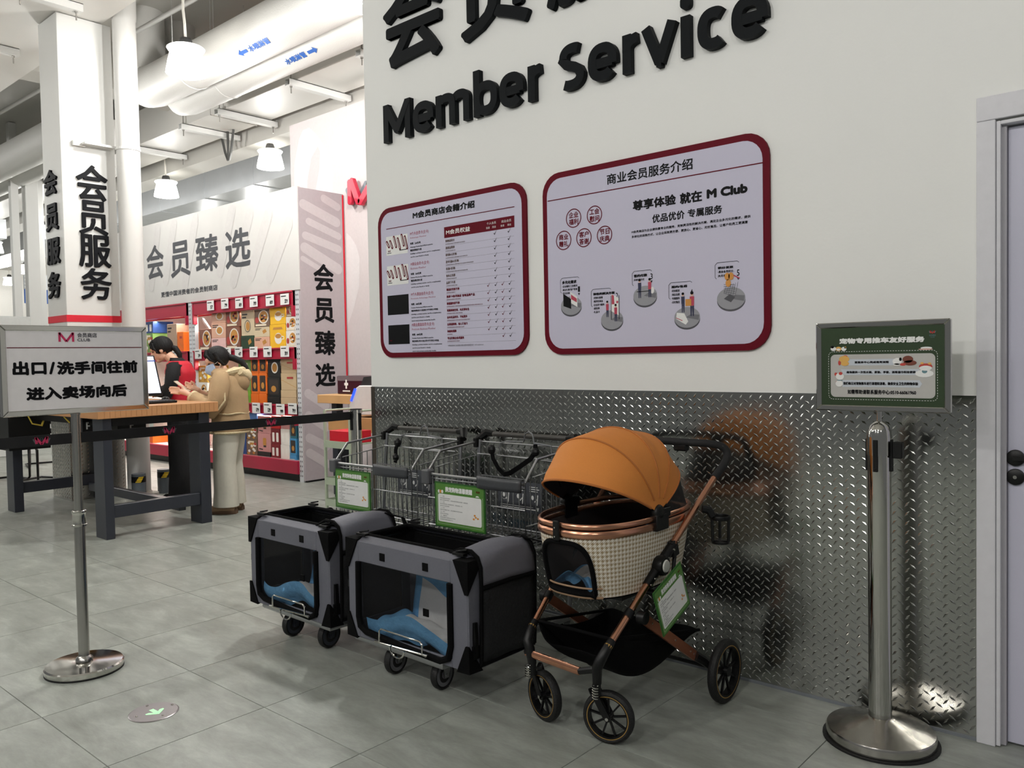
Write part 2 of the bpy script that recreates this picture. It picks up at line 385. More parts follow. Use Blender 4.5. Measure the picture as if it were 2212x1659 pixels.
# emblem: chunky red and grey straps
e_ = thing('wall_emblem', 'red and grey strap emblem on the pinkish back wall', 'emblem', (-7.55, FW, 3.25))
def strap(a, b, name, m, w_=.065, n0=.01, n1=.07):
    A, B = pf.ab(*cc(*a)), pf.ab(*cc(*b)); d = Vector((B[0] - A[0], B[1] - A[1])).normalized(); q = Vector((-d.y, d.x)) * w_ / 2; k = d * .02
    poly = [(A[0] - q.x + k.x, A[1] - q.y + k.y), (A[0] - q.x * .5, A[1] - q.y * .5), (A[0] + q.x * .5, A[1] + q.y * .5), (A[0] + q.x + k.x, A[1] + q.y + k.y),
            (B[0] + q.x - k.x, B[1] + q.y - k.y), (B[0] + q.x * .5, B[1] + q.y * .5), (B[0] - q.x * .5, B[1] - q.y * .5), (B[0] - q.x - k.x, B[1] - q.y - k.y)]
    build(MB().prism(poly, pf, n0, n1), name, m, e_, bevel=.004)
ME_R = mat('emblem_red', (196, 32, 62), .4); ME_G = mat('emblem_grey', (108, 116, 124), .4)
strap((2012, 985), (2062, 1140), 'grey_strap', ME_G, .06, 0, .04); strap((2110, 1120), (2200, 920), 'grey_strap', ME_G, .06, 0, .04)
strap((2062, 910), (2068, 1145), 'red_strap', ME_R, .07, .03, .08); strap((2085, 905), (2165, 1140), 'red_strap', ME_R, .085, .05, .1)
strap((2165, 1140), (2300, 905), 'red_strap', ME_R, .085, .05, .1); strap((2200, 930), (2330, 1130), 'grey_strap', ME_G, .06, 0, .04)
# distant walls and ceiling
struct(MB().box(-33, -32.8, -4, 16, 0, 5.6), 'wall_far', mat('far_wall', (222, 220, 214), .7), 'distant white wall of the store')
struct(MB().box(-32.79, -3.9, 14, 14.2, 0, 5.6), 'wall_left', mat('far_wall', (205, 203, 198), .7), 'white wall behind the shelving, far away')
struct(MB().box(-34, 4, -4, 16, 5.62, 5.8), 'ceiling', M_CEIL, 'white painted concrete ceiling slab')
bm_ = 0
for (b, lab) in (((-34, 4, 6.55, 6.95, 4.52, 5.62), 'deep white ceiling beam behind the white air duct'), ((-11.55, -11.1, 3.7, 14, 5.0, 5.62), 'white cross beam above the pipes'),
                 ((-34, 4, 9.9, 10.5, 4.8, 5.62), 'rear white ceiling beam')):
    bm_ += 1; struct(MB().box(*b), 'trim_%d' % (bm_ + 1), M_CEIL, lab)
# column with cladding and lettering
XC = -8.718
colm = struct(MB().box(-9.2, XC, 3.215, 3.74, 1.74, 4.85), 'column', M_WHITE, 'white square column with black vertical lettering', bevel=.004)
build(MB().box(-9.202, XC + .004, 3.211, 3.745, 1.799, 1.868), 'red_band', M_BRIGHTRED, colm)
build(MB().box(-9.2, XC, 3.2, 3.74, 0, 1.74), 'steel_cladding', M_STEEL, colm, label='dull steel tread cladding round the column foot')
m_ = MB()
for i in range(9):
    for j in range(44):
        for s_ in (1, -1):
            y = 3.225 + i * .058 + (.029 if s_ > 0 else 0); z = .03 + j * .038 + (.019 if s_ > 0 else 0)
            if y > 3.72: continue
            m_.add([(XC, y - .012, z - .012 * s_), (XC, y + .003, z - .004), (XC, y + .012, z + .012 * s_), (XC, y - .003, z + .004), (XC + .003, y - .006, z - .006 * s_), (XC + .003, y + .006, z + .006 * s_)], [(0, 1, 4), (1, 2, 5, 4), (2, 3, 5), (3, 0, 4, 5)])
            x = y - 3.2 - 9.2
            m_.add([(x - .012, 3.2, z - .012 * s_), (x + .003, 3.2, z - .004), (x + .012, 3.2, z + .012 * s_), (x - .003, 3.2, z + .004), (x - .006, 3.197, z - .006 * s_), (x + .006, 3.197, z + .006 * s_)], [(0, 1, 4), (1, 2, 5, 4), (2, 3, 5), (3, 0, 4, 5)])
build(m_, 'cladding_pattern', M_STEEL, colm, kind='stuff')
M_LET = mat('matt_black_letter', (14, 15, 19), .6, spec=.12)
def k3(x, y): return (x / 4.424, 330 + y / 4.424)
PX = Plane('x', XC); PYc = Plane('y', 3.215)
for ch, bl, tr in (('会', (730, 440), (1018, 145)), ('员', (757, 775), (1020, 478)), ('服', (757, 1085), (1050, 800)), ('务', (775, 1400), (1058, 1115))):
    q = MB(); wpx(q, PX, ch, *k3(*bl), *k3(*tr), bold=.006, n=.0, ext=.02, k=10)
    o = build(q, 'raised_letter', M_LET); tag(o, {'会': 'black raised character at the top of the bright column face', '员': 'second black raised character down the bright column face', '服': 'third black raised character down the bright column face', '务': 'lowest black raised character on the bright column face'}[ch], 'letter', 'raised characters on the column'); hand_off(o, PX.pt(3.45, PX.ab(*k3(*bl))[1]))
for ch, bl, tr in (('会', (440, 430), (547, 140)), ('员', (460, 765), (560, 470)), ('服', (470, 1080), (578, 800)), ('务', (480, 1400), (583, 1125))):
    q = MB(); wpx(q, PYc, ch, *k3(*bl), *k3(*tr), bold=.008, n=.0, ext=.02, k=10)
    o = build(q, 'raised_letter', M_LET); tag(o, {'会': 'dark raised character at the top of the shaded column side', '员': 'second raised character down the shaded column side', '服': 'third raised character down the shaded column side', '务': 'lowest raised character on the shaded column side'}[ch], 'letter', 'raised characters on the column'); hand_off(o, PYc.pt(-9, PYc.ab(*k3(*bl))[1]))
# rain pipe beside the column
rp = thing('rain_pipe', 'tall white vertical pipe standing beside the lettered column', 'pipe', (-8.52, 3.79, 0))
build(MB().lathe([(.112, .02), (.112, 4.86), (.118, 4.88), (.12, 4.92), (.12, 5.6)], (-8.52, 3.79, 0), 32), 'pipe_body', mat('pipe_white', (210, 209, 206), .4, noise=(6, .02)), rp, smooth=True)
build(MB().lathe([(.113, -.012), (.119, -.012), (.119, .012), (.113, .012)], (-8.52, 3.79, 3.56), 32).box(-8.70, -8.60, 3.40, 3.70, 3.575, 3.595).box(-8.7175, -8.68, 3.32, 3.44, 3.56, 3.61), 'pipe_clamp', M_WHITE, rp, label='white pipe clamp')
build(MB().lathe([(.113, 0), (.19, 0), (.185, .022), (.125, .03), (.113, .05)], (-8.52, 3.79, 0), 20), 'mortar_collar', mat('mortar', (196, 192, 184), .9, bump=(40, .6)), rp)
# overhead services
def duct(x0, x1, y0, y1, z0, z1, label, m=M_DUCT, seams=(), name='air_duct'):
    d = thing(name, label, 'duct', ((x0 + x1) / 2, (y0 + y1) / 2, z0))
    build(MB().box(x0, x1, y0, y1, z0, z1), 'duct_body', m, d, bevel=.006)
    for s_ in seams: build(MB().box(s_ - .012, s_ + .012, y0 - .008, y1 + .008, z0 - .008, z1 + .008), 'duct_flange', m, d)
    return d
duct(-32.7, -4, .4, 3.66, 4.86, 5.4, 'wide flat white duct passing over the lettered column', seams=(-7.0,))
duct(-32.7, -3, 5.72, 6.42, 4.7, 5.2, 'white rectangular air duct with cross hangers under the beams', seams=(-10.35, -14.2))
duct(-32.7, -4, 7.9, 8.9, 4.47, 4.98, 'shiny silver air duct running behind the shelving header', m=mat('galvanised_sheet', (206, 209, 212), .35, .35, noise=(3, .1), bump=(3, .1)), seams=(-12.9, -14.6, -16.4, -18.6))
build_far = duct(-30, -19, 5.0, 5.9, 4.0, 4.4, 'small silver duct far behind the column', m=MATS['galvanised_sheet'])
def hpipe(x0, x1, y, z, r, lab, elbow=True):
    t = thing('ceiling_pipe', lab, 'pipe', ((x0 + x1) / 2, y, z - r))
    pts = [(x1, y, z), (x0 + r * 1.2, y, z)]
    if elbow: pts += [(x0 + r * .5, y, z + r * .12), (x0 + r * .1, y, z + r * .5), (x0, y, z + r * 1.2), (x0, y, 5.62)]
    build(MB().tube(pts, r, 32), 'pipe_body', mat('foam_lagging', (204, 203, 199), .5, noise=(4, .02), bump=(90, .25)), t, smooth=60)
    for k in range(3):
        xx = x0 + 1.2 + k * 2.9
        if xx < x1: build(MB().box(xx - .004, xx + .004, y - r - .01, y - r - .002, z - .05, 5.6).box(xx - .004, xx + .004, y + r + .002, y + r + .01, z - .05, 5.6).tube([(xx, y + (r + .003) * math.cos(a * math.pi / 12), z + (r + .003) * math.sin(a * math.pi / 12)) for a in range(24)], .006, 5, closed=True), 'pipe_hanger', M_WHITE, t)
    return t
def pipe_mark(pl_fn, s, a0, a1, t, arrow, m):
    pass
t1 = hpipe(-9.95, -2.5, 4.66, 4.68, .24, 'thick white lagged pipe nearest the pendant lamp'); t2 = hpipe(-10.05, -2.5, 5.14, 4.68, .21, 'thick white lagged pipe beside the air duct')
hpipe(-26, -12.6, 4.72, 4.72, .25, 'thick white lagged pipe seen left of the column', False); hpipe(-26, -12.2, 5.2, 4.72, .2, 'thinner white lagged pipe seen left of the column', False)
class Cyl:
    """text plane wrapped on a horizontal pipe along x, centred on angle t0 (0 = facing -y, positive = below)"""
    def __init__(s, y, z, r, t0): s.y, s.z, s.r, s.t0 = y, z, r, t0
    def pt(s, a, b, n=0):
        t = s.t0 - b / s.r; return (a, s.y - (s.r + n) * math.cos(t), s.z - (s.r + n) * math.sin(t))
M_BLUE = mat('blue_stencil', (44, 92, 168), .5)
for (cy, t_, a0, left) in (((4.66, 4.68, .242), t1, -7.58, 1), ((5.14, 4.68, .212), t2, -7.5, 0)):
    c_ = Cyl(*cy, .95); q = MB()
    ta, tb = (a0 + .19, a0 + .55) if left else (a0, a0 + .36)
    write(q, c_, '水喷淋管', ta, -.035, tb, .035, bold=.003, n=.002)
    s0 = a0 if left else a0 + .4
    ar = [(0, 0), (.06, .04), (.06, .018), (.16, .018), (.16, -.018), (.06, -.018), (.06, -.04)]
    if not left: ar = [(.16 - x, y) for x, y in ar][::-1]
    q.add([c_.pt(s0 + x, y, .003) for x, y in ar], [tuple(range(7))]); build(q, 'flow_marking', M_BLUE, t_)
# C-channel hangers
def hanger(x, y0, y1, z, lab, top=5.5):
    h = thing('channel_hanger', lab, 'hanger', (x, (y0 + y1) / 2, z), 'white channel hangers under the ducts')
    build(MB().box(x - .045, x + .045, y0, y1, z - .006, z).box(x - .045, x - .039, y0, y1, z, z + .07).box(x + .039, x + .045, y0, y1, z, z + .07).box(x - .045, x + .045, y0, y1, z + .064, z + .07), 'channel', M_WHITE, h)
    for yy in (y0 + .05, y1 - .05): build(MB().cyl((x, yy, z - .09), (x, yy, top), .008, n=6).cyl((x, yy, z - .02), (x, yy, z), .018, n=6), 'threaded_rod', M_STEEL, h)
for x, l_ in ((-12.6, 'white channel hanger just right of the rain pipe'), (-11.0, 'white channel hanger above the rain-pipe-side pendant lamp, second one along the duct'), (-10.02, 'white channel hanger above the middle of the header board'), (-8.38, 'longest-looking white channel hanger, above the lamp by the pinkish wall'), (-7.05, 'white channel hanger cut off by the member wall near the top')): hanger(x, 5.62, 6.52, 4.625, l_)
hanger(-8.42, 2.75, 3.34, 4.79, 'short channel hanger under the wide duct near the top left corner', 4.858); hanger(-10.1, 2.75, 3.32, 4.79, 'lower channel hanger under the wide duct at the left edge', 4.858)
# far posts, shutter box and light cabinets beyond the column
for (x, y, r_, z1_, lab) in ((-16, 5.10, .06, 5.6, 'slim white post far behind, leftmost of the three'), (-16, 5.36, .10, 5.0, 'wide white post far behind the column'), (-16.4, 5.62, .07, 5.0, 'white post far behind, nearest to the column')):
    o = build(MB().box(x - r_, x + r_, y - r_, y + r_, 0, z1_), 'slim_post', M_WHITE, bevel=.004); tag(o, lab, 'post'); hand_off(o, (x, y, 0))
sb = thing('shutter_box', 'silver roller shutter box with a blue panel far in the background', 'shutter', (-24, 8.4, 2.4))
A_ = P(52, 655, x=-24); B_2 = P(107, 598, x=-24)
build(MB().box(-24, -23.9, A_[1], B_2[1] + 1, (A_[2] + B_2[2]) / 2, B_2[2]), 'shutter_housing', mat('shutter_silver', (196, 200, 202), .35, .5), sb); build(MB().box(-23.98, -23.92, A_[1], B_2[1] + 1, A_[2], (A_[2] + B_2[2]) / 2), 'blue_panel', mat('panel_blue', (46, 88, 160), .5), sb)
for k in range(5): build(MB().box(-23.9, -23.88, A_[1], B_2[1] + 1, (A_[2] + B_2[2]) / 2 + k * .09, (A_[2] + B_2[2]) / 2 + k * .09 + .03), 'shutter_slat', MATS['shutter_silver'], sb)
o = build(MB().box(-14.2, -13.9, 3.9, 4.6, 0, P(30, 684, x=-14)[2]), 'back_cabinet', mat('cabinet_pale', (196, 200, 198), .5), bevel=.01); tag(o, 'pale tall cabinet far behind the direction sign', 'cabinet'); hand_off(o, (-14, 4.2, 0))
# sprinkler line + conduit
def thinpipe(pts, r, lab, name='sprinkler_pipe'):
    o = build(MB().tube(pts, r, 10), name, M_WHITE, smooth=True); return tag(o, lab, 'pipe')
p0 = P(295, 68, z=5.2); p1 = P(430, -8, z=5.2)
thinpipe([p0, p1, (p1[0] + 2, p1[1] + .1, 5.2)], .028, 'thin white sprinkler pipe above the largest pendant lamp')
p0 = P(-20, 255, z=5.2); p1 = P(85, 195, z=5.2); thinpipe([(p0[0] - 3, p0[1], 5.2), p0, p1, (p1[0] + 1.2, p1[1], 5.2)], .028, 'thin white sprinkler pipe left of the column near the top')
# cable chain hanging near the lamps
ch = thing('cable_bundle', 'dark bundle of hanging cables below the white air duct', 'cable', (-10.9, 6.3, 4.3))
for k, (dx, dy) in enumerate(((-.16, -.1), (0, 0), (.14, .06))):
    build(MB().tube([(*P(492 + dx * 90, 290, y=6.3)[:2], 4.699), P(493 + dx * 40, 330, y=6.3), P(494 + dx * 10, 346, y=6.3)], .02, 6), 'cable', mat('dark_cable', (66, 66, 64), .5), ch)
# ---------------------------------------------------------------- pendant lamps
M_SHADE = mat('glowing_acrylic', (255, 253, 246), .3, emit=5, noise=(30, 0), emc=(255, 252, 244)); M_CAP = mat('dark_ballast', (70, 70, 70), .5, .6)
LL = {0: 'largest pendant lamp, hanging in front of the white pipes', 1: 'pendant lamp nearest the pinkish back wall', 2: 'pendant lamp hanging just right of the rain pipe over the shelving header', 4: 'small distant pendant lamp left of the column, upper one', 5: 'tiny pendant lamp low at the far left of the ceiling', 3: 'pendant lamp cut off at the top edge beside the member wall', 7: 'pendant lamp cut by the left edge of the photo', 24: 'tiniest pendant lamp, added just above the direction sign at the far left', 9: 'pendant lamp hidden behind the lettered column'}
for i, (x, y, z) in enumerate(LAMPS):
    top = 4.86 if y < 3.7 else 4.52 if 6.5 < y < 7 else 4.7 if 5.7 < y < 6.45 else 5.6
    if i == 4 or i in (6, 7): y = 6.56; top = 4.52
    ld = bpy.data.lights.new('lamp_glow', 'POINT'); ld.energy = LAMP_POWER * ((.55 if i in (12, 13) else 1.2) if y < FRONT_ROW else 2.9 if i == 3 else .35 if i in (10, 11) else 1.6 if i > 18 else 1.1 if i < 1 else .85 if i < 3 else 1); ld.color = (1, .985, .955); ld.shadow_soft_size = .10
    lo = bpy.data.objects.new('lamp_glow', ld); COL.objects.link(lo)
    t = thing('pendant_lamp', LL.get(i, 'unseen white bell-shaped pendant lamp elsewhere under the hall ceiling'), 'lamp', (x, y, z), 'pendant lamps of the hall')
    lo.parent = t; lo.location = (0, 0, -.22)
    build(MB().lathe([(.06, .13), (.165, .125), (.178, .115), (.165, .095), (.15, .075), (.17, .0), (.19, -.1), (.193, -.125), (.188, -.125), (.165, 0), (.145, .07), (.06, .12)], (x, y, z), 24), 'lamp_shade', M_SHADE, t, smooth=60)
    build(MB().lathe([(.0, .22), (.05, .215), (.062, .19), (.068, .12), (0, .12)], (x, y, z), 14), 'ballast_cap', M_CAP, t, smooth=True)
    build(MB().tube([(x, y, z + .21), (x + .02, y - .01, z + .26), (x - .03, y, max(z + .36, top - .1)), (x - .02, y, top)] if top < 5 else [(x, y, z + .21), (x + .03, y - .02, z + .35), (x - .03, y, z + .5), (x - .02, y, z + .9), (x - .02, y, 5.6)], .014, 6), 'cord', mat('white_flex', (224, 221, 212), .6), t, smooth=True)
# ================================================================ shelving island
SY = 5.305; SPx = -7.769
PF = Plane('y', SY - .012); PE = Plane('x', SPx + .006)
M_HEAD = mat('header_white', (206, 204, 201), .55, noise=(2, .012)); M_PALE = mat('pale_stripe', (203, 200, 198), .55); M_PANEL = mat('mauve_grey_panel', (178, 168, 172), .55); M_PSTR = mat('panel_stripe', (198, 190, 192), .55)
M_BACK = mat('blush_back_panel', (226, 204, 194), .6); M_DECK = mat('deck_white', (224, 216, 210), .5)
def k4(x, y): return (300 + x / 4.254, 370 + y / 4.254)
def capsule(a0, b0, a1, b1, w, n=8):
    d = Vector((a1 - a0, b1 - b0)); t = math.atan2(d.y, d.x); o = []
    for i in range(n + 1): q = t - math.pi / 2 + math.pi * i / n; o.append((a1 + w * math.cos(q), b1 + w * math.sin(q)))
    for i in range(n + 1): q = t + math.pi / 2 + math.pi * i / n; o.append((a0 + w * math.cos(q), b0 + w * math.sin(q)))
    return o
hd = thing('header_board', 'long white header board with four large dark characters over the shelves', 'sign', (-10.2, SY, 2.157))
build(MB().box(-12.8, SPx, SY - .01, SY + .03, 2.157, 3.302), 'board', M_HEAD, hd, bevel=.002)
q = MB()
for (x, z0, z1, s) in ((-11.2, 2.45, 3.2, .12), (-10.75, 2.5, 3.22, .14), (-10.2, 2.4, 3.2, .16), (-9.3, 2.5, 3.2, .16), (-8.95, 2.35, 3.1, .2), (-8.55, 2.4, 3.05, .2), (-8.15, 2.35, 2.9, .2)):
    flat(q, PF, capsule(x - s, z0, x + s, z1, .085), .0004 if True else 0)
build(q, 'pale_stripes', M_PALE, hd)
q = MB()
for ch_, bl, tr in (('会', (78, 1005), (222, 660)), ('员', (297, 985), (465, 622)), ('臻', (527, 940), (724, 558)), ('选', (800, 905), (1018, 498))):
    wpx(q, PF, ch_, *k4(*bl), *k4(*tr), bold=.011, n=.0012, k=10)
wpx(q, PF, '更懂中国消费者的会员制商店', *k4(206, 1160), *k4(722, 1038), bold=.002, n=.0012, k=4)
build(q, 'lettering', mat('charcoal_print', (52, 54, 60), .5, noise=(9, 0)), hd)
ep = thing('end_panel', 'mauve end panel of the shelving with four black characters running down', 'panel', (SPx, 5.6, 0))
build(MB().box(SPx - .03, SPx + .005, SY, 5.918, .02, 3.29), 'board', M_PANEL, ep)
build(MB().box(SPx + .005, SPx + .012, 5.9, 5.918, 1.15, 3.28), 'red_edge', M_BRIGHTRED, ep)
build(MB().box(SPx - .03, SPx + .008, SY + .02, 5.918, 0, .02), 'black_foot', M_BLACK, ep)
q = MB()
for (a, b, w) in (((1700, 250), (1830, 330), .045), ((1500, 300), (1815, 470), .055), ((1560, 460), (1850, 600), .04), ((1530, 590), (1860, 720), .045), ((1500, 700), (1840, 900), .06), ((1500, 800), (1700, 920), .03)):
    A, B = PE.ab(*k4(*a)), PE.ab(*k4(*b)); A = (max(A[0], SY + w + .01), A[1]); B = (min(B[0], 5.88 - w), B[1])
    flat(q, PE, capsule(*A, *B, w), .0005)
q_none = 0
for (z0, z1) in ((1.0, .85), (.75, .6), (.5, .38), (.33, .18)): flat(q, PE, capsule(SY + .06, z0, 5.6, z1, .05), .0005)
build(q, 'pale_stripes', M_PSTR, ep, kind='stuff')
q = MB()
for ch_, bl, tr in (('会', (678, 628), (720, 572)), ('员', (680, 697), (721, 645)), ('臻', (681, 768), (724, 714)), ('选', (682, 836), (724, 784))):
    wpx(q, PE, ch_, *bl, *tr, bold=.009, n=.0012, k=10)
build(q, 'lettering', M_INK, ep)
DECKS = (1.52, .87, .235)
def rack(x0, x1, lab, tags_):
    r = thing('shelving_bay', lab, 'shelf', ((x0 + x1) / 2, SY + .3, 0), 'red and white shelving bays')
    for xx in (x0, x1 - .075):
        m = MB().box(xx, xx + .075, SY, SY + .05, 0, 2.157)
        build(m, 'upright', mat('upright_white', (214, 216, 220), .4), r)
        s = MB()
        for k in range(38):
            z = .06 + k * .055
            for dx in (.02, .052): s.box(xx + dx - .004, xx + dx + .006, SY - .0008, SY, z, z + .02)
        build(s, 'slots', M_BLACK, r, kind='stuff')
    for (z0, z1) in ((1.985, 2.157), (1.39, 1.522), (.756, .872)):
        m = MB().box(x0 + .075, x1 - .075, SY - .03, SY + .02, z0, z1).box(x0 + .075, x1 - .075, SY - .045, SY + .02, z1 - .02, z1)
        m.box(x0 + .075, x0 + .11, SY - .034, SY + .02, z0 - .12, z1).box(x1 - .11, x1 - .075, SY - .034, SY + .02, z0 - .12, z1)
        build(m, 'shelf_beam', M_RED, r, bevel=.003)
    build(MB().box(x0 + .075, x1 - .075, SY - .03, SY + .02, .087, .235), 'base_fascia', mat('deep_crimson', (168, 20, 58), .4), r, bevel=.003)
    build(MB().box(x0 + .075, x1 - .075, SY + .03, SY + .06, 0, .087), 'black_plinth', M_BLACK, r)
    for z in DECKS: build(MB().box(x0 + .03, x1 - .03, SY + .02, 5.9, z - .03, z - .001), 'shelf_deck', M_DECK, r)
    build(MB().box(x0, x1, 5.9, 5.917, .05, 2.157), 'back_panel', M_BACK, r)
    build(MB().box(x0, x1, SY + .3, SY + .34, 2.0, 2.05), 'rear_beam', M_BRIGHTRED, r)
    for z in (1.96, 1.36, .73):
        l = bpy.data.lights.new('shelf_strip', 'AREA'); l.shape = 'RECTANGLE'; l.size = x1 - x0 - .3; l.size_y = .04; l.energy = 11; l.color = (1, .88, .80)
        lo = bpy.data.objects.new('shelf_strip', l); COL.objects.link(lo); lo.parent = r; lo.location = (0, -.22, z); lo.rotation_euler = (-.25, 0, 0)
    for (u, v, ww, hh, num) in tags_:
        pl = Plane('y', SY - .0455); a, b = pl.ab(u, v)
        t = build(MB().box(a - .085, a + .085, pl.val - .002, pl.val, b - .062, b + .062), 'price_tag', M_PAPER, r)
        q = MB(); write(q, pl, num, a + .0, b - .045, a + .06, b - .0, bold=.003, n=.003, k=4); flat(q, pl, [(a - .07, b + .03), (a + .03, b + .03), (a + .03, b + .04), (a - .07, b + .04)], .003)
        build(q, 'price', M_INK, t)
    return r
def k7(x, y): return (400 + x / 7.9, 640 + y / 7.9)
def k8(x, y): return (400 + x / 7.9, 840 + y / 7.9)
T1 = [(*k7(x, y), 1, 1, n) for x, y, n in ((432, 157, '57'), (675, 125, '79'), (920, 115, '69.9'), (1168, 90, '39.9'), (1446, 70, '69.9'), (1698, 50, '27.9'), (222, 985, '39'), (720, 960, '59'), (912, 952, '47'), (1168, 950, '39.9'), (1405, 945, '99.9'), (1700, 940, '59.9'))]
T1 += [(*k8(x, y), 1, 1, n) for x, y, n in ((1010, 325, '79'), (1212, 325, '179'), (1410, 325, '229'), (1625, 350, '999'), (1832, 338, '79.9'))]
rk = rack(-10.23, -7.80, 'red and white shelving bay nearest the end panel, full of packed goods', T1)
build(MB().tube([(-10.14, SY + .1, 1.95), (-9.62, SY + .1, 1.52)], .02, 4), 'diagonal_brace', mat('brace_grey', (176, 168, 164), .5), rk)
rk2 = rack(-12.7, -10.24, 'red and white shelving bay farther from the end panel, behind the clerk', [(376, 768, 1, 1, '35'), (330, 790, 1, 1, '19')])
# goods: columns of cartons built up from each deck
PC = {k: mat('carton_' + k, c, .45, noise=(25, .05)) for k, c in dict(brown=(134, 84, 66), peach=(226, 176, 150), pink=(238, 196, 192), beige=(214, 196, 164), green=(38, 66, 42), yellow=(244, 190, 36), white=(236, 230, 222), lime=(118, 170, 50), leaf=(120, 158, 84),
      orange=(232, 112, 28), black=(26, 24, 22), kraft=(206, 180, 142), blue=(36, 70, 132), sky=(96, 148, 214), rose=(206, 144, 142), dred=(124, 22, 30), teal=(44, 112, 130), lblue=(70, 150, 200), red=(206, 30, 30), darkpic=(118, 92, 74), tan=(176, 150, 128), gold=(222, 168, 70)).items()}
ROWN = {0: 'top shelf', 1: 'middle shelf', 2: 'bottom shelf'}
def deco(q, pl, a0, b0, a1, b1, kind):
    w, h = a1 - a0, b1 - b0; X = lambda t: a0 + w * t; Y = lambda t: b0 + h * t
    if kind == 'bowl': flat(q, pl, ellipse(X(.58), Y(.5), w * .27, h * .3), .001, 1); flat(q, pl, ellipse(X(.58), Y(.5), w * .2, h * .23), .0015, 2)
    if kind == 'food':
        flat(q, pl, ellipse(X(.62), Y(.56), w * .34, h * .38), .001, 1); flat(q, pl, ellipse(X(.62), Y(.57), w * .28, h * .32), .0015, 2); flat(q, pl, ellipse(X(.18), Y(.4), w * .13, h * .18), .001, 3)
        rn = random.Random(int(a0 * 999 + b0 * 77))
        for _ in range(7): flat(q, pl, ellipse(X(.62 + rn.uniform(-.16, .16)), Y(.57 + rn.uniform(-.18, .18)), w * .07, h * .06, 8), .002, rn.choice([3, 4, 1]))
    if kind in ('food', 'band', 'bag'): flat(q, pl, [(X(.08), Y(.06)), (X(.8), Y(.06)), (X(.8), Y(.16)), (X(.08), Y(.16))], .0018, 5)
    if kind in ('bowl', 'text', 'leg', 'chip'):
        for k in range(2): flat(q, pl, [(X(.08), Y(.82 - k * .12)), (X(.5 - k * .1), Y(.82 - k * .12)), (X(.5 - k * .1), Y(.88 - k * .12)), (X(.08), Y(.88 - k * .12))], .001, 4)
    if kind == 'leg': ring(q, pl, X(.5), Y(.38), w * .24, h * .24, w * .03, .0012, 4, 20); flat(q, pl, ellipse(X(.52), Y(.38), w * .15, h * .18), .001, 2)
    if kind == 'chip': flat(q, pl, [(X(.62), Y(.3)), (X(.85), Y(.5)), (X(.75), Y(.8)), (X(.55), Y(.6))], .001, 2)
    if kind == 'cup': flat(q, pl, ellipse(X(.55), Y(.4), w * .24, h * .24), .001, 1); flat(q, pl, ellipse(X(.55), Y(.5), w * .2, h * .1), .0015, 2); ring(q, pl, X(.84), Y(.42), w * .09, h * .08, w * .03, .001, 1, 14); flat(q, pl, [(X(.2), Y(.78)), (X(.85), Y(.78)), (X(.8), Y(.88)), (X(.25), Y(.88))], .001, 2)
    if kind == 'window': flat(q, pl, rrect(X(.12), Y(.12), X(.88), Y(.88), w * .08, 3), .001, 4); flat(q, pl, ellipse(X(.5), Y(.4), w * .2, h * .16), .0015, 2)
    if kind == 'bottle': flat(q, pl, rrect(X(.34), Y(.1), X(.66), Y(.6), w * .07, 4), .001, 1); line(q, pl, X(.74), Y(.32), X(.74), Y(.58), w * .05, .001, 1); line(q, pl, X(.64), Y(.58), X(.76), Y(.58), w * .05, .001, 1); flat(q, pl, [(X(.6), Y(.8)), (X(.9), Y(.8)), (X(.9), Y(.88)), (X(.6), Y(.88))], .001, 1)
    if kind == 'blender': flat(q, pl, rrect(X(.42), Y(.35), X(.68), Y(.75), w * .05, 3), .001, 2); flat(q, pl, [(X(.45), Y(.25)), (X(.66), Y(.25)), (X(.66), Y(.35)), (X(.45), Y(.35))], .001, 4); line(q, pl, X(.1), Y(.15), X(.4), Y(.12), w * .05, .001, 4)
    if kind == 'pair':
        for t in (.26, .72): flat(q, pl, rrect(X(t - .13), Y(.15), X(t + .13), Y(.75), w * .05, 3), .001, 1)
    if kind == 'cookies':
        rn = random.Random(5)
        for _ in range(14): flat(q, pl, ellipse(X(rn.uniform(.12, .88)), Y(rn.uniform(.1, .8)), w * .12, h * .09, 9), .001 + _ * .0001, rn.choice([2, 1, 3, 2]))
        flat(q, pl, [(X(.25), Y(.8)), (X(.75), Y(.8)), (X(.75), Y(.9)), (X(.25), Y(.9))], .003, 5)
    if kind == 'wave':
        for k in range(5): line(q, pl, X(k * .2), Y(.6 - .09 * k), X(k * .2 + .2), Y(.55 - .1 * k), h * .02, .001, 2)
        flat(q, pl, [(X(.4), Y(.66)), (X(.8), Y(.66)), (X(.8), Y(.78)), (X(.4), Y(.78))], .001, 3)
DM = [None, mat('print_white', (240, 236, 228), .5), mat('print_food', (196, 138, 62), .5), mat('print_red', (176, 60, 54), .5), mat('print_dark', (54, 44, 38), .5), mat('print_cream', (240, 226, 200), .5)]
def column(row, u0, u1, items, what):
    z = DECKS[row]; pl = Plane('y', SY + .03)
    for i, (vt, colr, dk, lab) in enumerate(items):
        um = (u0 + u1) / 2; xa = P(u0, vt, y=pl.val)[0]; xb = P(u1, vt, y=pl.val)[0]; zt = P(um, vt, y=pl.val)[2]
        if zt < z + .03: zt = z + .05
        m = MB().box(xa + .004, xb - .004, pl.val, pl.val + .3, z + .001, zt)
        o = build(m, 'bag' if dk == 'bag' else 'carton', PC[colr], bevel=.003); hand_off(o, ((xa + xb) / 2, pl.val + .15, z + .001))
        if dk:
            q = MB(); deco(q, pl, xa + .004, z + .001, xb - .004, zt, dk); q.m = [max(0, t - 1) for t in q.m]
            if q.f:
                e = build(q, 'print', DM[1:], None); e.data.transform(Matrix.Translation(-o.location)); e.parent = o
        tag(o, lab + ', ' + ROWN[row], 'box', 'packed goods on the shelves'); z = zt
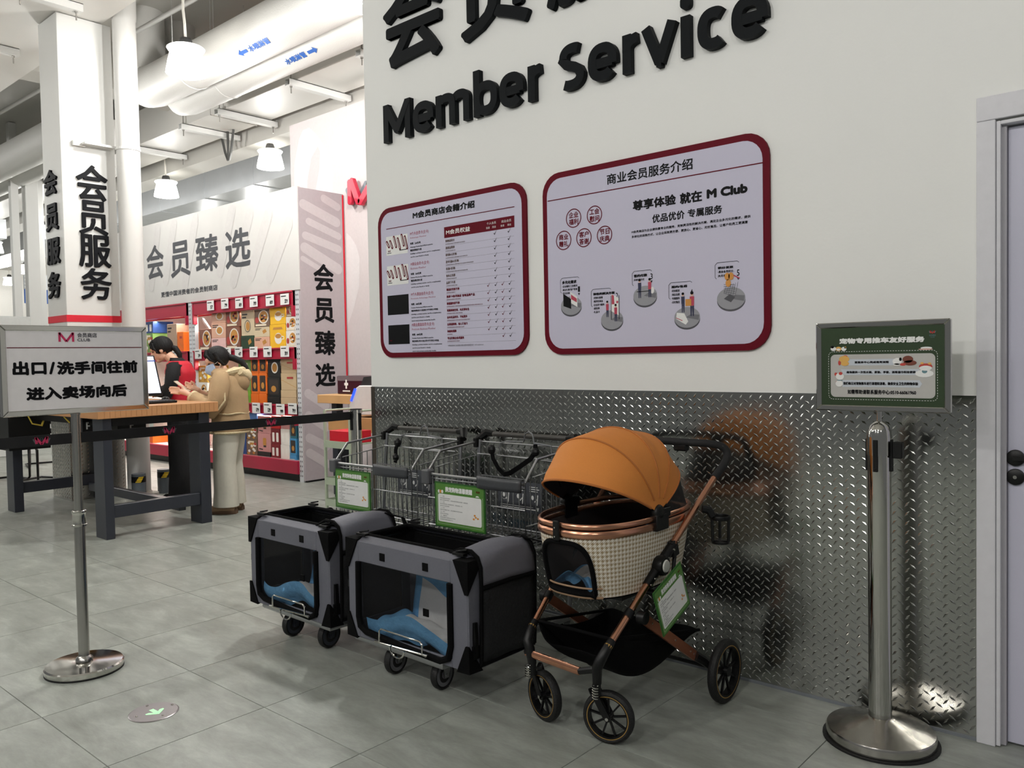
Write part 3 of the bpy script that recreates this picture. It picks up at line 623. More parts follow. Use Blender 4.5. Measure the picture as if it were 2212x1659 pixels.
def a_(x): return 400 + x / 7.9
def b_(y): return 640 + y / 7.9
def c_(y): return 840 + y / 7.9
column(0, 429.5, 456, [(711, 'brown', 'food', 'single brown noodle carton at the left end')], '')
column(0, 456, 487, [(730.5, 'pink', 'text', 'plain pale pink carton under two peach ones'), (697.6, 'peach', 'bowl', 'lower peach carton with a bowl picture'), (669, 'peach', 'bowl', 'upper peach carton with a bowl picture')], '')
column(0, 487, 517, [(706.5, 'brown', 'food', 'lower brown noodle carton beside the peach ones'), (665, 'brown', 'food', 'upper brown noodle carton beside the peach ones')], '')
column(0, 520, 548, [(725.5, 'green', 'chip', 'dark green carton with a yellow picture'), (671, 'beige', 'leg', 'tall beige carton with a ringed picture above the green one')], '')
column(0, 548.5, 581.5, [(728, 'peach', 'chip', 'plain cream carton, lowest of its stack'), (706.5, 'beige', 'chip', 'plain beige carton, middle of its stack'), (668, 'darkpic', 'food', 'brown picture carton on two plain cream cartons')], '')
column(0, 582, 616, [(700.8, 'yellow', 'cup', 'lower yellow carton with a cup picture'), (656.5, 'yellow', 'cup', 'upper yellow carton with a cup picture')], '')
column(0, 617, 641, [(714.7, 'white', 'food', 'lowest white noodle carton at the right end'), (684, 'white', 'food', 'middle white noodle carton at the right end'), (657, 'tan', 'food', 'shaded top noodle carton at the right end')], '')  # top carton is a white one, its shade put into the tan colour
column(1, 427, 448, [(826, 'white', 'food', 'white pouch beside the customer mask'), (790, 'gold', 'cookies', 'yellow pouch beside the customer mask')], '')
column(1, 514, 541, [(856.5, 'lime', 'band', 'lowest lime green box behind the customer'), (843, 'lime', 'band', 'second lime green box behind the customer'), (806, 'leaf', 'bottle', 'lower green and white flowered carton'), (771, 'leaf', 'bottle', 'upper green and white flowered carton')], '')
column(1, 541.5, 558, [(850.8, 'orange', None, 'plain orange carton, left one'), (806, 'orange', 'window', 'left orange window carton, lower one'), (772, 'orange', 'window', 'left orange window carton, upper one')], '')
column(1, 558.5, 575.5, [(850.8, 'orange', None, 'plain orange carton, right one'), (806, 'orange', 'window', 'right orange window carton, lower one'), (772, 'orange', 'window', 'right orange window carton, upper one')], '')
column(1, 577, 604.5, [(857, 'black', 'text', 'flat black carton under the black bags'), (814.7, 'black', 'window', 'lower black and gold bag'), (774, 'black', 'bowl', 'upper black and gold bag')], '')
column(1, 606, 640, [(859, 'kraft', None, 'lowest plain kraft carton'), (843, 'kraft', None, 'second plain kraft carton'), (806, 'kraft', 'wave', 'kraft carton with a wave line, lower one'), (775, 'kraft', 'wave', 'kraft carton with a wave line, upper one')], '')
column(2, 505, 531, [(927, 'blue', 'bottle', 'blue carton with a white bottle picture, lower one'), (893, 'blue', 'bottle', 'blue carton with a white bottle picture, upper one')], '')
column(2, 531.5, 555, [(949, 'darkpic', 'cookies', 'lower brown cookie carton'), (921, 'darkpic', 'cookies', 'upper brown cookie carton'), (893, 'sky', None, 'plain sky blue carton above the cookies')], '')
column(2, 556, 584, [(976, 'black', None, 'low black tray under the rose blender cartons'), (936, 'rose', 'blender', 'lower rose carton with a blender picture'), (899, 'rose', 'blender', 'upper rose carton with a blender picture')], '')
column(2, 585, 604.5, [(959.6, 'dred', 'pair', 'lower dark red twin carton'), (926, 'dred', 'pair', 'middle dark red twin carton'), (899, 'red', None, 'bright red carton above the dark red ones')], '')
column(2, 605.5, 625, [(961.5, 'white', 'pair', 'lower white twin carton'), (927, 'white', 'pair', 'middle white twin carton'), (899, 'rose', 'text', 'rose carton above the white twin cartons')], '')
column(2, 625.5, 640, [(983, 'lblue', 'band', 'low light blue carton at the right end'), (947, 'lblue', 'window', 'blue window carton at the right end'), (905, 'teal', 'window', 'teal carton at the right end')], '')
# left bay
column(0, 312, 330, [(720, 'leaf', 'cookies', 'patterned pouch far left beside the red divider'), (695, 'blue', 'pair', 'blue pouch far left beside the red divider')], '')
column(0, 360, 381, [(700, 'tan', 'text', 'mauve carton standing behind the clerk')], '')
column(0, 382, 396, [(717, 'orange', 'wave', 'orange carton behind the clerk')], '')
o = build(MB().box(-11.95, -11.7, SY + .05, SY + .35, 1.521, 1.975), 'divider_box', M_BRIGHTRED); tag(o, 'tall bright red display box in the farther shelving bay', 'box'); hand_off(o, (-11.8, SY + .2, 1.521))
column(2, 314, 330, [(940, 'orange', 'text', 'orange carton low in the farther bay')], '')
column(2, 392, 409, [(905, 'pink', 'food', 'pale pouch low in the farther bay'), ], '')
# ---------------------------------------------------------------- service counter behind the member wall
M_OAK = mat('oak_board', (206, 160, 108), .45, noise=(6, .12)); M_OAK2 = mat('oak_front', (190, 142, 92), .5, noise=(5, .15))
ct = thing('service_counter', 'oak-topped service counter against the pinkish wall', 'counter', (-6.2, 5.3, 0))
build(MB().box(-6.96, -4.3, 4.92, 5.85, .935, 1.02), 'counter_top', M_OAK, ct, bevel=.003)
for x in (-6.86, -4.5): build(MB().box(x, x + .08, 5.02, 5.1, 0, .935).box(x, x + .08, 5.7, 5.78, 0, .935), 'leg', M_DKGREY, ct)
pa = P(729, 850, y=5.1); pb = P(803, 812, y=5.1)
fa = thing('first_aid_box', 'dark wine first aid box with a white cross on the oak counter', 'box', ((pa[0] + pb[0]) / 2, 5.2, 1.021))
build(MB().box(pa[0], pb[0], 5.1, 5.35, 1.021, pb[2]), 'box_body', mat('dark_wine', (52, 14, 30), .3), fa, bevel=.006)
build(MB().box(pa[0], pb[0], 5.098, 5.1, pb[2] - .05, pb[2] - .004), 'lid_band', mat('lid_grey', (110, 98, 104), .35), fa)
pl = Plane('y', 5.098); a, b = pl.ab(748, 830); q = MB(); flat(q, pl, [(a - .012, b - .045), (a + .012, b - .045), (a + .012, b + .045), (a - .012, b + .045)], .001); flat(q, pl, [(a - .032, b - .012), (a + .032, b - .012), (a + .032, b + .014), (a - .032, b + .014)], .0012)
flat(q, pl, [(a - .06, b - .075), (a + .06, b - .075), (a + .06, b - .062), (a - .06, b - .062)], .001); build(q, 'white_cross', M_PAPER, fa)
# lower oak desk in front of the counter, with the white printer
DY = 4.6; zt_d = P(790, 903, y=DY)[2]; zb_d = P(790, 935, y=DY)[2]; xl_d = P(709, 920, y=DY)[0]
dk_ = thing('low_desk', 'lower oak desk half hidden by the member wall, carrying a printer', 'desk', (xl_d + 1, DY + .1, 0))
build(MB().box(xl_d, -3.95, DY, DY + .3, zb_d, zt_d), 'desk_top', M_OAK2, dk_, bevel=.003)
for x in (xl_d + .05, -4.1): build(MB().box(x, x + .06, DY + .02, DY + .28, 0, zb_d), 'leg', M_DKGREY, dk_)
pl = Plane('y', DY + .01); A = [pl.ab(*t) for t in ((755, 884), (754, 874), (768, 838), (775, 833), (850, 833), (850, 897), (762, 897))]
A = [(x, max(z, zt_d + .001)) for x, z in A]; xm_ = A[0][0]
pr = thing('printer', 'white desktop printer with a glowing blue edge on the lower oak desk', 'printer', (xm_ + .3, DY + .1, zt_d + .001))
A = [(min(x, xm_ + .9), z) for x, z in A]
build(MB().prism(A, pl, -.27, 0), 'printer_body', mat('warm_white_plastic', (226, 218, 214), .35), pr, bevel=.008)
B_ = [pl.ab(*t) for t in ((757, 866), (761, 867), (770, 840), (766, 839))]; build(MB().prism(B_, pl, 0, .006), 'blue_light', mat('blue_led', (30, 60, 255), .3, emit=2.5, noise=(9, 0)), pr)
tm_ = [pl.ab(*t) for t in ((769, 833), (776, 815), (803, 812), (830, 812), (830, 833))]; build(MB().prism(tm_, pl, -.25, -.05), 'dark_terminal', mat('dark_terminal', (40, 42, 46), .35), pr)
# pale green trolley below the counter
tr_ = thing('rolling_trolley', 'pale green rolling trolley with a red box under the counter', 'trolley', (-5.6, 4.3, 0))
M_SAGE = mat('sage_metal', (176, 188, 166), .4)
TY = 4.22; ta, tb = P(703, 960, y=TY)[0], P(757, 960, y=TY)[0]; zs_ = P(730, 956, y=TY)[2]; zt_t = P(730, 888, y=TY)[2]
fr = MB()
for x in (ta, tb):
    for y in (TY, TY + .28): fr.box(x - .01, x + .01, y - .01, y + .01, .09, zt_t)
    fr.tube([(x, TY, zt_t), (x, TY + .28, zt_t)], .01, 6)
build(fr, 'trolley_frame', M_SAGE, tr_)
for z in (.14, zs_ - .34, zs_ - .02): build(MB().box(ta, tb, TY, TY + .28, z, z + .012).box(ta, tb, TY - .008, TY, z - .03, z + .03).box(ta - .006, ta, TY, TY + .28, z - .03, z + .03), 'tray', M_SAGE, tr_)
for x in (ta, tb): build(MB().lathe([(.0, -.012), (.045, -.012), (.045, .012), (0, .012)], (x, TY + .02, .045), 16, (1, 0, 0)), 'caster', M_BLACK, tr_)
o = build(MB().box(ta + .02, tb - .02, TY + .03, TY + .24, zs_ - .006, zs_ + .095), 'red_box', M_BRIGHTRED, bevel=.003); tag(o, 'flat bright red box on the pale green trolley', 'box'); hand_off(o, (ta + .2, TY + .1, zs_ - .006))
# ================================================================ wall lettering and signboards
WP = Plane('y', WY)
def k1(x, y): return (790 + x / 2.431, y / 2.431)
LPn = Plane('y', WY - .03)
zb = LPn.ab(*k1(100, 752))[1]; zc = LPn.ab(*k1(95, 556))[1]; xh = LPn.ab(*k1(300, 530))[1]; asc = LPn.ab(*k1(582, 370))[1]
wd = [('M', 92, 233, 630, 'c', 'first letter of the word Member'), ('e', 247, 355, 610, 'x', 'second letter of the word Member'), ('m', 368, 543, 570, 'x', 'third letter of the word Member'), ('b', 565, 690, 520, 'a', 'fourth letter of the word Member'), ('e', 702, 828, 470, 'x', 'fifth letter of the word Member'), ('r', 850, 935, 430, 'x', 'last letter of the word Member'),
      ('S', 1013, 1147, 350, 'c', 'first letter of the word Service'), ('e', 1167, 1318, 320, 'x', 'second letter of the word Service'), ('r', 1347, 1445, 275, 'x', 'third letter of the word Service'), ('v', 1447, 1632, 220, 'x', 'fourth letter of the word Service'), ('i', 1650, 1705, 150, 'c', 'fifth letter of the word Service'), ('c', 1738, 1892, 140, 'x', 'sixth letter of the word Service'), ('e', 1920, 2112, 100, 'x', 'last letter of the word Service')]
M_BIG = mat('black_acrylic_letter', (13, 17, 20), .55, spec=.12)
RC = [0]
def ribbon(mb, pl, pts, w, ext, closed=False):
    RC[0] += 1; ext += .0006 * (RC[0] % 5)
    pts = [Vector(p) for p in pts]; K = len(pts); vs = []
    for i in range(K):
        a = pts[i - 1] if (i or closed) else pts[i]; b = pts[(i + 1) % K] if (i < K - 1 or closed) else pts[i]
        d0 = (pts[i] - a).normalized() if (pts[i] - a).length > 1e-9 else (b - pts[i]).normalized(); d1 = (b - pts[i]).normalized() if (b - pts[i]).length > 1e-9 else d0
        t = (d0 + d1).normalized(); n = Vector((-t.y, t.x)); k = 1 / max(.6, n.dot(Vector((-d0.y, d0.x))))
        for sd in (1, -1):
            q = pts[i] + n * sd * w / 2 * k; vs.append(pl.pt(q.x, q.y, 0)); vs.append(pl.pt(q.x, q.y, ext))
    fs = []
    for i in range(K if closed else K - 1):
        o, p = i * 4, ((i + 1) % K) * 4
        fs += [(o + 1, p + 1, p + 3, o + 3), (o, o + 1, p + 1, p)[::-1], (o + 2, o + 3, p + 3, p + 2), (o, p, p + 2, o + 2)[::-1]]
    if not closed: fs += [(0, 1, 3, 2), (4 * K - 4, 4 * K - 3, 4 * K - 1, 4 * K - 2)[::-1]]
    mb.add(vs, fs)
def sarc(cx, cy, rx, ry, t0, t1, n=26, e=2.5):
    o = []
    for i in range(n + 1):
        t = math.radians(t0 + (t1 - t0) * i / n); c, s_ = math.cos(t), math.sin(t); o.append((cx + rx * math.copysign(abs(c) ** (2 / e), c), cy + ry * math.copysign(abs(s_) ** (2 / e), s_)))
    return o
def letter(mb, ch, a0, a1, b0, b1, w, ex):
    h = w / 2; W, H = a1 - a0, b1 - b0; L, R, T, B = a0 + h, a1 - h, b1 - h, b0 + h; cx, cy = (L + R) / 2, (T + B) / 2; rx, ry = (R - L) / 2, (T - B) / 2
    P_ = lambda pts: ribbon(mb, WP, pts, w, ex)
    if ch == 'M': P_([(L, b0), (L, b1)]); P_([(R, b0), (R, b1)]); P_([(L, b1 - h * .6), (cx, b0 + H * .26)]); P_([(R, b1 - h * .6), (cx, b0 + H * .26)]); P_([(cx - .012, b0 + H * .28), (cx + .012, b0 + H * .28)])
    if ch == 'e': P_([(L, cy - H * .03), (R - .002, cy - H * .03)]); P_([(R, cy - H * .1)] + sarc(cx, cy, rx, ry, 2, 318))
    if ch == 'c': P_(sarc(cx + W * .06, cy, rx + W * .04, ry, 52, 308))
    if ch == 'm':
        m_ = cx; P_([(L, b0), (L, b1)])
        for (x0, x1) in ((L, m_), (m_, R)): P_([(x1, b0), (x1, T - ry * .5)] + sarc((x0 + x1) / 2 + h * .3, T - ry * .5, (x1 - x0) / 2 - h * .3, ry * .5, 8, 172, 14, 2.3))
    if ch == 'b': P_([(L, b0), (L, b1)]); xh_ = b0 + (xh - zb); yy = (b0 + h + xh_ - h) / 2; ribbon(mb, WP, sarc(cx, yy, rx, (xh_ - b0 - w) / 2, 0, 350, 34), w, ex, True)
    if ch == 'r': P_([(L, b0), (L, b1)]); P_([(L, T - H * .3)] + sarc(R + h * .5, T - H * .26, R + h * .5 - L, H * .26, 176, 98, 12, 2.2))
    if ch == 'v': P_([(a0 + h * .95, b1), (cx, b0 + h * .4)]); P_([(a1 - h * .95, b1), (cx, b0 + h * .4)]); P_([(cx - h * .55, b0 + h * .5), (cx + h * .55, b0 + h * .5)])
    if ch == 'S':
        ry2 = (T - B) / 4; pts = sarc(cx + W * .05, T - ry2, rx + W * .02, ry2, 62, 180, 14, 2.4); pts += [(L + .001, T - ry2 - .006)] + [(cx - rx * .55, cy + h * .55), (cx + rx * .35, cy - h * .25)] ; pts2 = sarc(cx - W * .05, B + ry2, rx + W * .04, ry2, 0, -122, 14, 2.4); pts += [(pts2[0][0] - .012, cy - ry2 * .45)] + pts2; P_(pts)
    if ch == 'i': P_([(cx, b0), (cx, b0 + (xh - zb))]); mb.prism(rrect(cx - h * 1.05, b1 - w * 1.05, cx + h * 1.05, b1 + .002, w * .36, 5), WP, 0, ex)
SW = (LPn.ab(*k1(1705, 150))[0] - LPn.ab(*k1(1650, 150))[0]) * .9
for ch_, l, r, v, h, lab in wd:
    a0 = LPn.ab(*k1(l, v))[0]; a1 = LPn.ab(*k1(r, v))[0]; top = {'c': zc, 'x': xh, 'a': asc}[h]
    if ch_ == 'i': top = asc + .012
    q = MB(); letter(q, ch_, a0, a1, zb, top, SW, .03)
    o = build(q, 'raised_letter', M_BIG); tag(o, 'black raised letter %s, %s on the white wall' % (ch_, lab), 'letter', 'black raised letters on the member wall'); hand_off(o, (a0, WY, zb))
zq = LPn.ab(*k1(140, 367))[1]
for ch_, (l, vl), (r, vr), lab in (('会', (92, 200), (403, 150), 'leftmost'), ('员', (497, 100), (855, 70), 'middle'), ('服', (950, 30), (1290, 10), 'rightmost')):
    a0 = LPn.ab(*k1(l, vl))[0]; a1 = LPn.ab(*k1(r, vr))[0]
    q = MB(); write(q, WP, ch_, a0, zq, a1, zq + (a1 - a0) * 1.03, bold=.0115, n=0, ext=.03, k=14, res=4)
    o = build(q, 'raised_character', M_BIG); tag(o, lab + ' large black raised character cut by the top edge of the photo', 'letter', 'black raised letters on the member wall'); hand_off(o, (a0, WY, zq))
M_LILAC = mat('lilac_white_print', (200, 197, 216), .5, spec=.25, noise=(3, .01))
def board(u0, u1, z0, z1, lab, r_=.1, bw=.028):
    pl = Plane('y', WY - .012); a0 = pl.ab(u0, 600)[0]; a1 = pl.ab(u1, 600)[0]
    t = thing('signboard', lab, 'sign', ((a0 + a1) / 2, WY, z0))
    build(MB().prism(rrect(a0, z0, a1, z1, r_), Plane('y', WY), .0, .012), 'red_border', M_WINE, t)
    build(MB().prism(rrect(a0 + bw, z0 + bw, a1 - bw, z1 - bw, r_ - bw * .6), pl, 0, .0015), 'lilac_face', M_LILAC, t)
    return t, Plane('y', WY - .0135)
M_GREYL = mat('hairline_grey', (150, 144, 152), .5); M_BRN = mat('brown_print', (86, 66, 60), .5)
M_GREYT = mat('grey_text', (84, 82, 88), .5); M_DISC = mat('disc_grey', (150, 150, 156), .5); M_DISC2 = mat('disc_dark', (74, 74, 80), .5); M_MAUVE = mat('mauve_text', (168, 92, 112), .5); M_NAVY = mat('navy_print', (34, 38, 70), .5); M_ROSEP = mat('rose_print', (182, 60, 84), .5)
def k2(x, y): return (810 + x / 4.253, 390 + y / 4.253)
s1, SP = board(819, 1139, 1.373, 2.245, 'left signboard with a red border, membership table and tick marks')
q = MB(); wpx(q, SP, 'M会员商店会籍介绍', *k2(348, 356), *k2(915, 178), bold=.0022, k=6)
q2 = MB(); A = SP.ab(*k2(105, 448)); B = SP.ab(*k2(1282, 240)); line(q2, SP, A[0], A[1], B[0], B[1], .004)
A = SP.ab(*k2(637, 530)); B = SP.ab(*k2(1280, 320)); flat(q2, SP, [(A[0], A[1]), (B[0], A[1]), (B[0], B[1]), (A[0], B[1])], .0004)
qw = MB(); wpx(qw, SP, 'M会员权益', *k2(654, 500), *k2(873, 418), bold=.0008, k=4)
for s, bl, tr in (('个人会员', (1028, 410), (1112, 372)), ('商业会员', (1163, 390), (1252, 350)), ('普通', (1022, 448), (1054, 422)), ('黑金', (1078, 438), (1112, 412)), ('普通', (1155, 427), (1188, 402)), ('黑金', (1218, 417), (1252, 392))): wpx(qw, SP, s, *k2(*bl), *k2(*tr), n=.0009)
b0 = SP.ab(*k2(655, 570))[1]; b14 = SP.ab(*k2(670, 1462))[1]; aL = SP.ab(*k2(655, 900))[0]
rows = ['购物返积分', '周周运费券', '眼镜85折购', '助听器85折购', '轮胎9折购', '食尚主饮厨', '品质下午茶', '精选好货享不停', '独享“M会员臻品”自有品牌产品', '增值服务享不停', '宽敞购物空间，充足停车位', '全年优品优价，节省更多', '全渠道购物，省心又省力', '体验有保障', '专业的商业会员服务']
subw = [.15, .075, .165, .21, .165, .08, .085, .07, .11, .27, .12, .175, .13, .04, .095]
cols = [SP.ab(*k2(x, 1000))[0] for x in (1045, 1114, 1177, 1243)]; aR = SP.ab(*k2(1287, 1000))[0]
qb, qr, qg, qt, qtr = MB(), MB(), MB(), MB(), MB()
st_ = (b14 - b0) / 14
for i, s in enumerate(rows):
    b = b0 + st_ * i; tq = qb if i < 7 else qr; h = .0155
    write(tq, SP, s, aL, b, aL + h * .92 * len(s), b + h, bold=.0006 if i < 7 else .0009, k=3, res=1)
    g0, g1 = aL, aL + subw[i]
    n = int((g1 - g0) / .0068)
    write(tq, SP, ('会员购物返利按规则计算每年最高可返全场通用' * 3)[:max(3, n)], g0, b - .0125, g1, b - .0055, res=1, k=3)
    line(qg, SP, aL - .003, b - .018, aR, b - .018, .0008, .0003)
    for j, c_x in enumerate(cols):
        if (i < 7 and j in (1, 3)) or (7 <= i < 14) or (i == 14 and j >= 2):
            t_ = qtr if j == 2 or (j == 0) else qt; yb = b + .001
            flat(t_, SP, [(c_x - .011, yb + .011), (c_x - .004, yb), (c_x + .013, yb + .026), (c_x - .003, yb + .0075)][:4], .0012)
write(qg, SP, '*详情请咨询门店会籍办理处或致电客服热线：0573-82800000', aL, b14 - .038, aL + .27, b14 - .028, res=1)
for nm, m, qq in (('title', M_INK, q), ('red_bands', M_WINE, q2), ('white_print', M_PAPER, qw), ('brown_rows', M_BRN, qb), ('red_rows', M_WINE, qr), ('hairlines', M_GREYT, qg), ('tick_marks', M_INK, qt), ('red_ticks', M_WINE, qtr)): build(qq, nm, m, s1)
cards = [((107, 693), (298, 487), 0, 'M个人会员卡(主卡)', 'Advantage Member', '年费：260元/年', '赠送免费亲友卡1张'), ((115, 967), (304, 765), 0, 'M商业会员卡(主卡)', 'Business Member', '年费：260元/年', '赠送免费公司卡1张'),
         ((120, 1238), (308, 1042), 1, 'M个人黑金会员卡(主卡)', 'Premium Advantage Member', '年费：680元/年', '赠送免费亲友卡1张(亲友卡不可享主卡权益)'), ((127, 1507), (316, 1320), 1, 'M商业黑金会员卡(主卡)', 'Premium Business Member', '年费：680元/年', '赠送免费公司卡1张(公司卡不可享主卡权益)')]
for i, (bl, tr, dark, t1_, t2_, t3_, t4_) in enumerate(cards):
    A = SP.ab(*k2(*bl)); B = SP.ab(*k2(*tr)); w, h = B[0] - A[0], B[1] - A[1]
    build(MB().prism([(A[0], A[1]), (B[0], A[1]), (B[0], B[1]), (A[0], B[1])], SP, 0, .0008), 'card_picture', mat('card_black', (8, 9, 12), .5, spec=.15) if dark else M_PAPER, s1, label='black card picture' if dark else 'white card picture with red strap pattern')
    qc = MB()
    if not dark:
        for (x, y0, y1) in ((.08, .45, .72), (.24, .38, .74), (.42, .4, .93), (.6, .28, .82), (.78, .42, .97), (.93, .25, .86)):
            X = A[0] + w * x; flat(qc, SP, capsule(X - w * .05, A[1] + h * y1, X + w * .05, A[1] + h * y0, w * .045, 4), .0012, 0)
            flat(qc, SP, capsule(X - w * .055, A[1] + h * (y1 - .02), X + w * .04, A[1] + h * (y0 + .03), w * .012, 4), .0016, 1)
        crown(qc, SP, A[0] + w * .14, A[1] + h * .22, w * .12, h * .1, .0012, 0, 0); line(qc, SP, A[0] + w * .05, A[1] + h * .12, A[0] + w * .24, A[1] + h * .12, h * .03, .0012, 2); line(qc, SP, A[0] + w * .62, A[1] + h * .2, A[0] + w * .95, A[1] + h * .2, h * .04, .0012, 2)
    elif i == 3: crown(qc, SP, A[0] + w * .12, A[1] + h * .2, w * .11, h * .08, .0012, 0, 0)
    if qc.f: build(qc, 'card_print', [M_WINE, M_PAPER, M_INK], s1)
    x = B[0] + .022; qm, qk = MB(), MB()
    write(qm, SP, t1_, x, B[1] - .018, x + .0155 * len(t1_), B[1] + .005, bold=.0004, k=3, res=1); write(qm, SP, t2_, x, B[1] - .036, x + .0085 * len(t2_), B[1] - .024, res=1)
    write(qk, SP, t3_, x, B[1] - .068, x + .088, B[1] - .054, bold=.0008, k=3, res=1)
    L2 = ['%s Membership RMB260 annual fee' % t2_.split()[0], t4_, 'Including: a primary member card & a complimentary', 'card for your friends or family'] + (['cannot enjoy primary membership benefits'] if dark else [])
    for k, s in enumerate(L2):
        cj = ord(s[0]) > 255; b = B[1] - .087 - k * .0185
        write(qk, SP, s, x, b, x + (len(s) * .0105 if cj else len(s) * .0049), b + (.013 if cj else .010), bold=.0006 if cj else .0003, k=3, res=1)
    build(qm, 'mauve_text', M_MAUVE, s1); build(qk, 'card_text', M_INK, s1)
# second signboard
def k5(x, y): return (1170 + x / 4.337, 280 + y / 4.337)
def k6(x, y): return (1170 + x / 4.337, 550 + y / 4.337)
s2, SP = board(1175, 1664, 1.371, 2.247, 'right signboard with a red border, round red badges and step pictures')
q = MB()
wpx(q, SP, '商业会员服务介绍', *k5(612, 520), *k5(1415, 262), bold=.0012, k=6)
wpx(q, SP, '尊享体验', *k5(855, 765), *k5(1258, 600), bold=.0022, k=6); wpx(q, SP, '就在', *k5(1296, 703), *k5(1503, 562), bold=.0022, k=6); wpx(q, SP, 'M Club', *k5(1547, 650), *k5(1930, 498), bold=.0034, k=8, res=3)
wpx(q, SP, '优品优价', *k5(1037, 878), *k5(1340, 752), bold=.0012, k=6); wpx(q, SP, '专属服务', *k5(1368, 828), *k5(1692, 700), bold=.0012, k=6)
wpx(q, SP, 'M会员商店为企业提供最专业的服务，定制灵活性的解决方案，满足企业多元化的需求，提供', *k5(843, 975), *k5(1958, 797), bold=.0005, k=3, res=1)
wpx(q, SP, '多样化的采购方式，让企业采购更方便、更放心、更省心，无忧售后，让客户和员工更满意', *k5(845, 1020), *k5(1932, 850), bold=.0005, k=3, res=1)
qr = MB(); A = SP.ab(*k5(57, 675)); B = SP.ab(*k5(2087, 303)); line(qr, SP, A[0], (A[1] + B[1]) / 2, B[0], (A[1] + B[1]) / 2, .0045)
for (cx, cy, s, t) in ((300, 830, '企业', '福利'), (495, 800, '工会', '慰问'), (207, 1038, '商业', '赠礼'), (397, 1013, '客户', '答谢'), (590, 987, '节日', '庆典')):
    a, b = SP.ab(*k5(cx, cy)); ra = SP.ab(*k5(cx + 72, cy))[0] - a
    ring(qr, SP, a, b, ra, ra, .0045, .0012, 0, 36); write(qr, SP, s, a - .028, b + .002, a + .028, b + .03, bold=.0008, k=4); write(qr, SP, t, a - .028, b - .031, a + .028, b - .003, bold=.0008, k=4)
build(q, 'black_text', M_INK, s2); build(qr, 'red_badges', M_WINE, s2)
steps = [((278, 478), 98, (193, 280), (328, 235), '多元化需求', ['•企业福利 工会慰问', '•商业礼赠 客户答谢', '•节日庆典'], '1', (350, 325), (178, 215, 352, 362)), ((660, 610), 105, (484, 385), (686, 342), '弹性的解决方案', ['•定制化套餐', '•差异性商品', '•企业定卡服务', '•提货券', '•礼品卡'], '2', (706, 385), (466, 320, 650, 490)),
         ((970, 385), 112, (864, 217), (990, 175), '签约付款', ['多种付款方式'], '3', (1030, 205), (850, 150, 1033, 293)), ((1363, 588), 122, (1216, 318), (1366, 280), '履约/售后', ['•定向配送', '•到店自提', '•专属服务', '•无忧售后'], '4', (1404, 355), (1193, 257, 1410, 420)), ((1775, 410), 135, (1650, 140), (1798, 100), '积分发放', ['•黑金会员积分，', '  次月初发放'], '5', (1842, 172), (1626, 68, 1850, 230))]
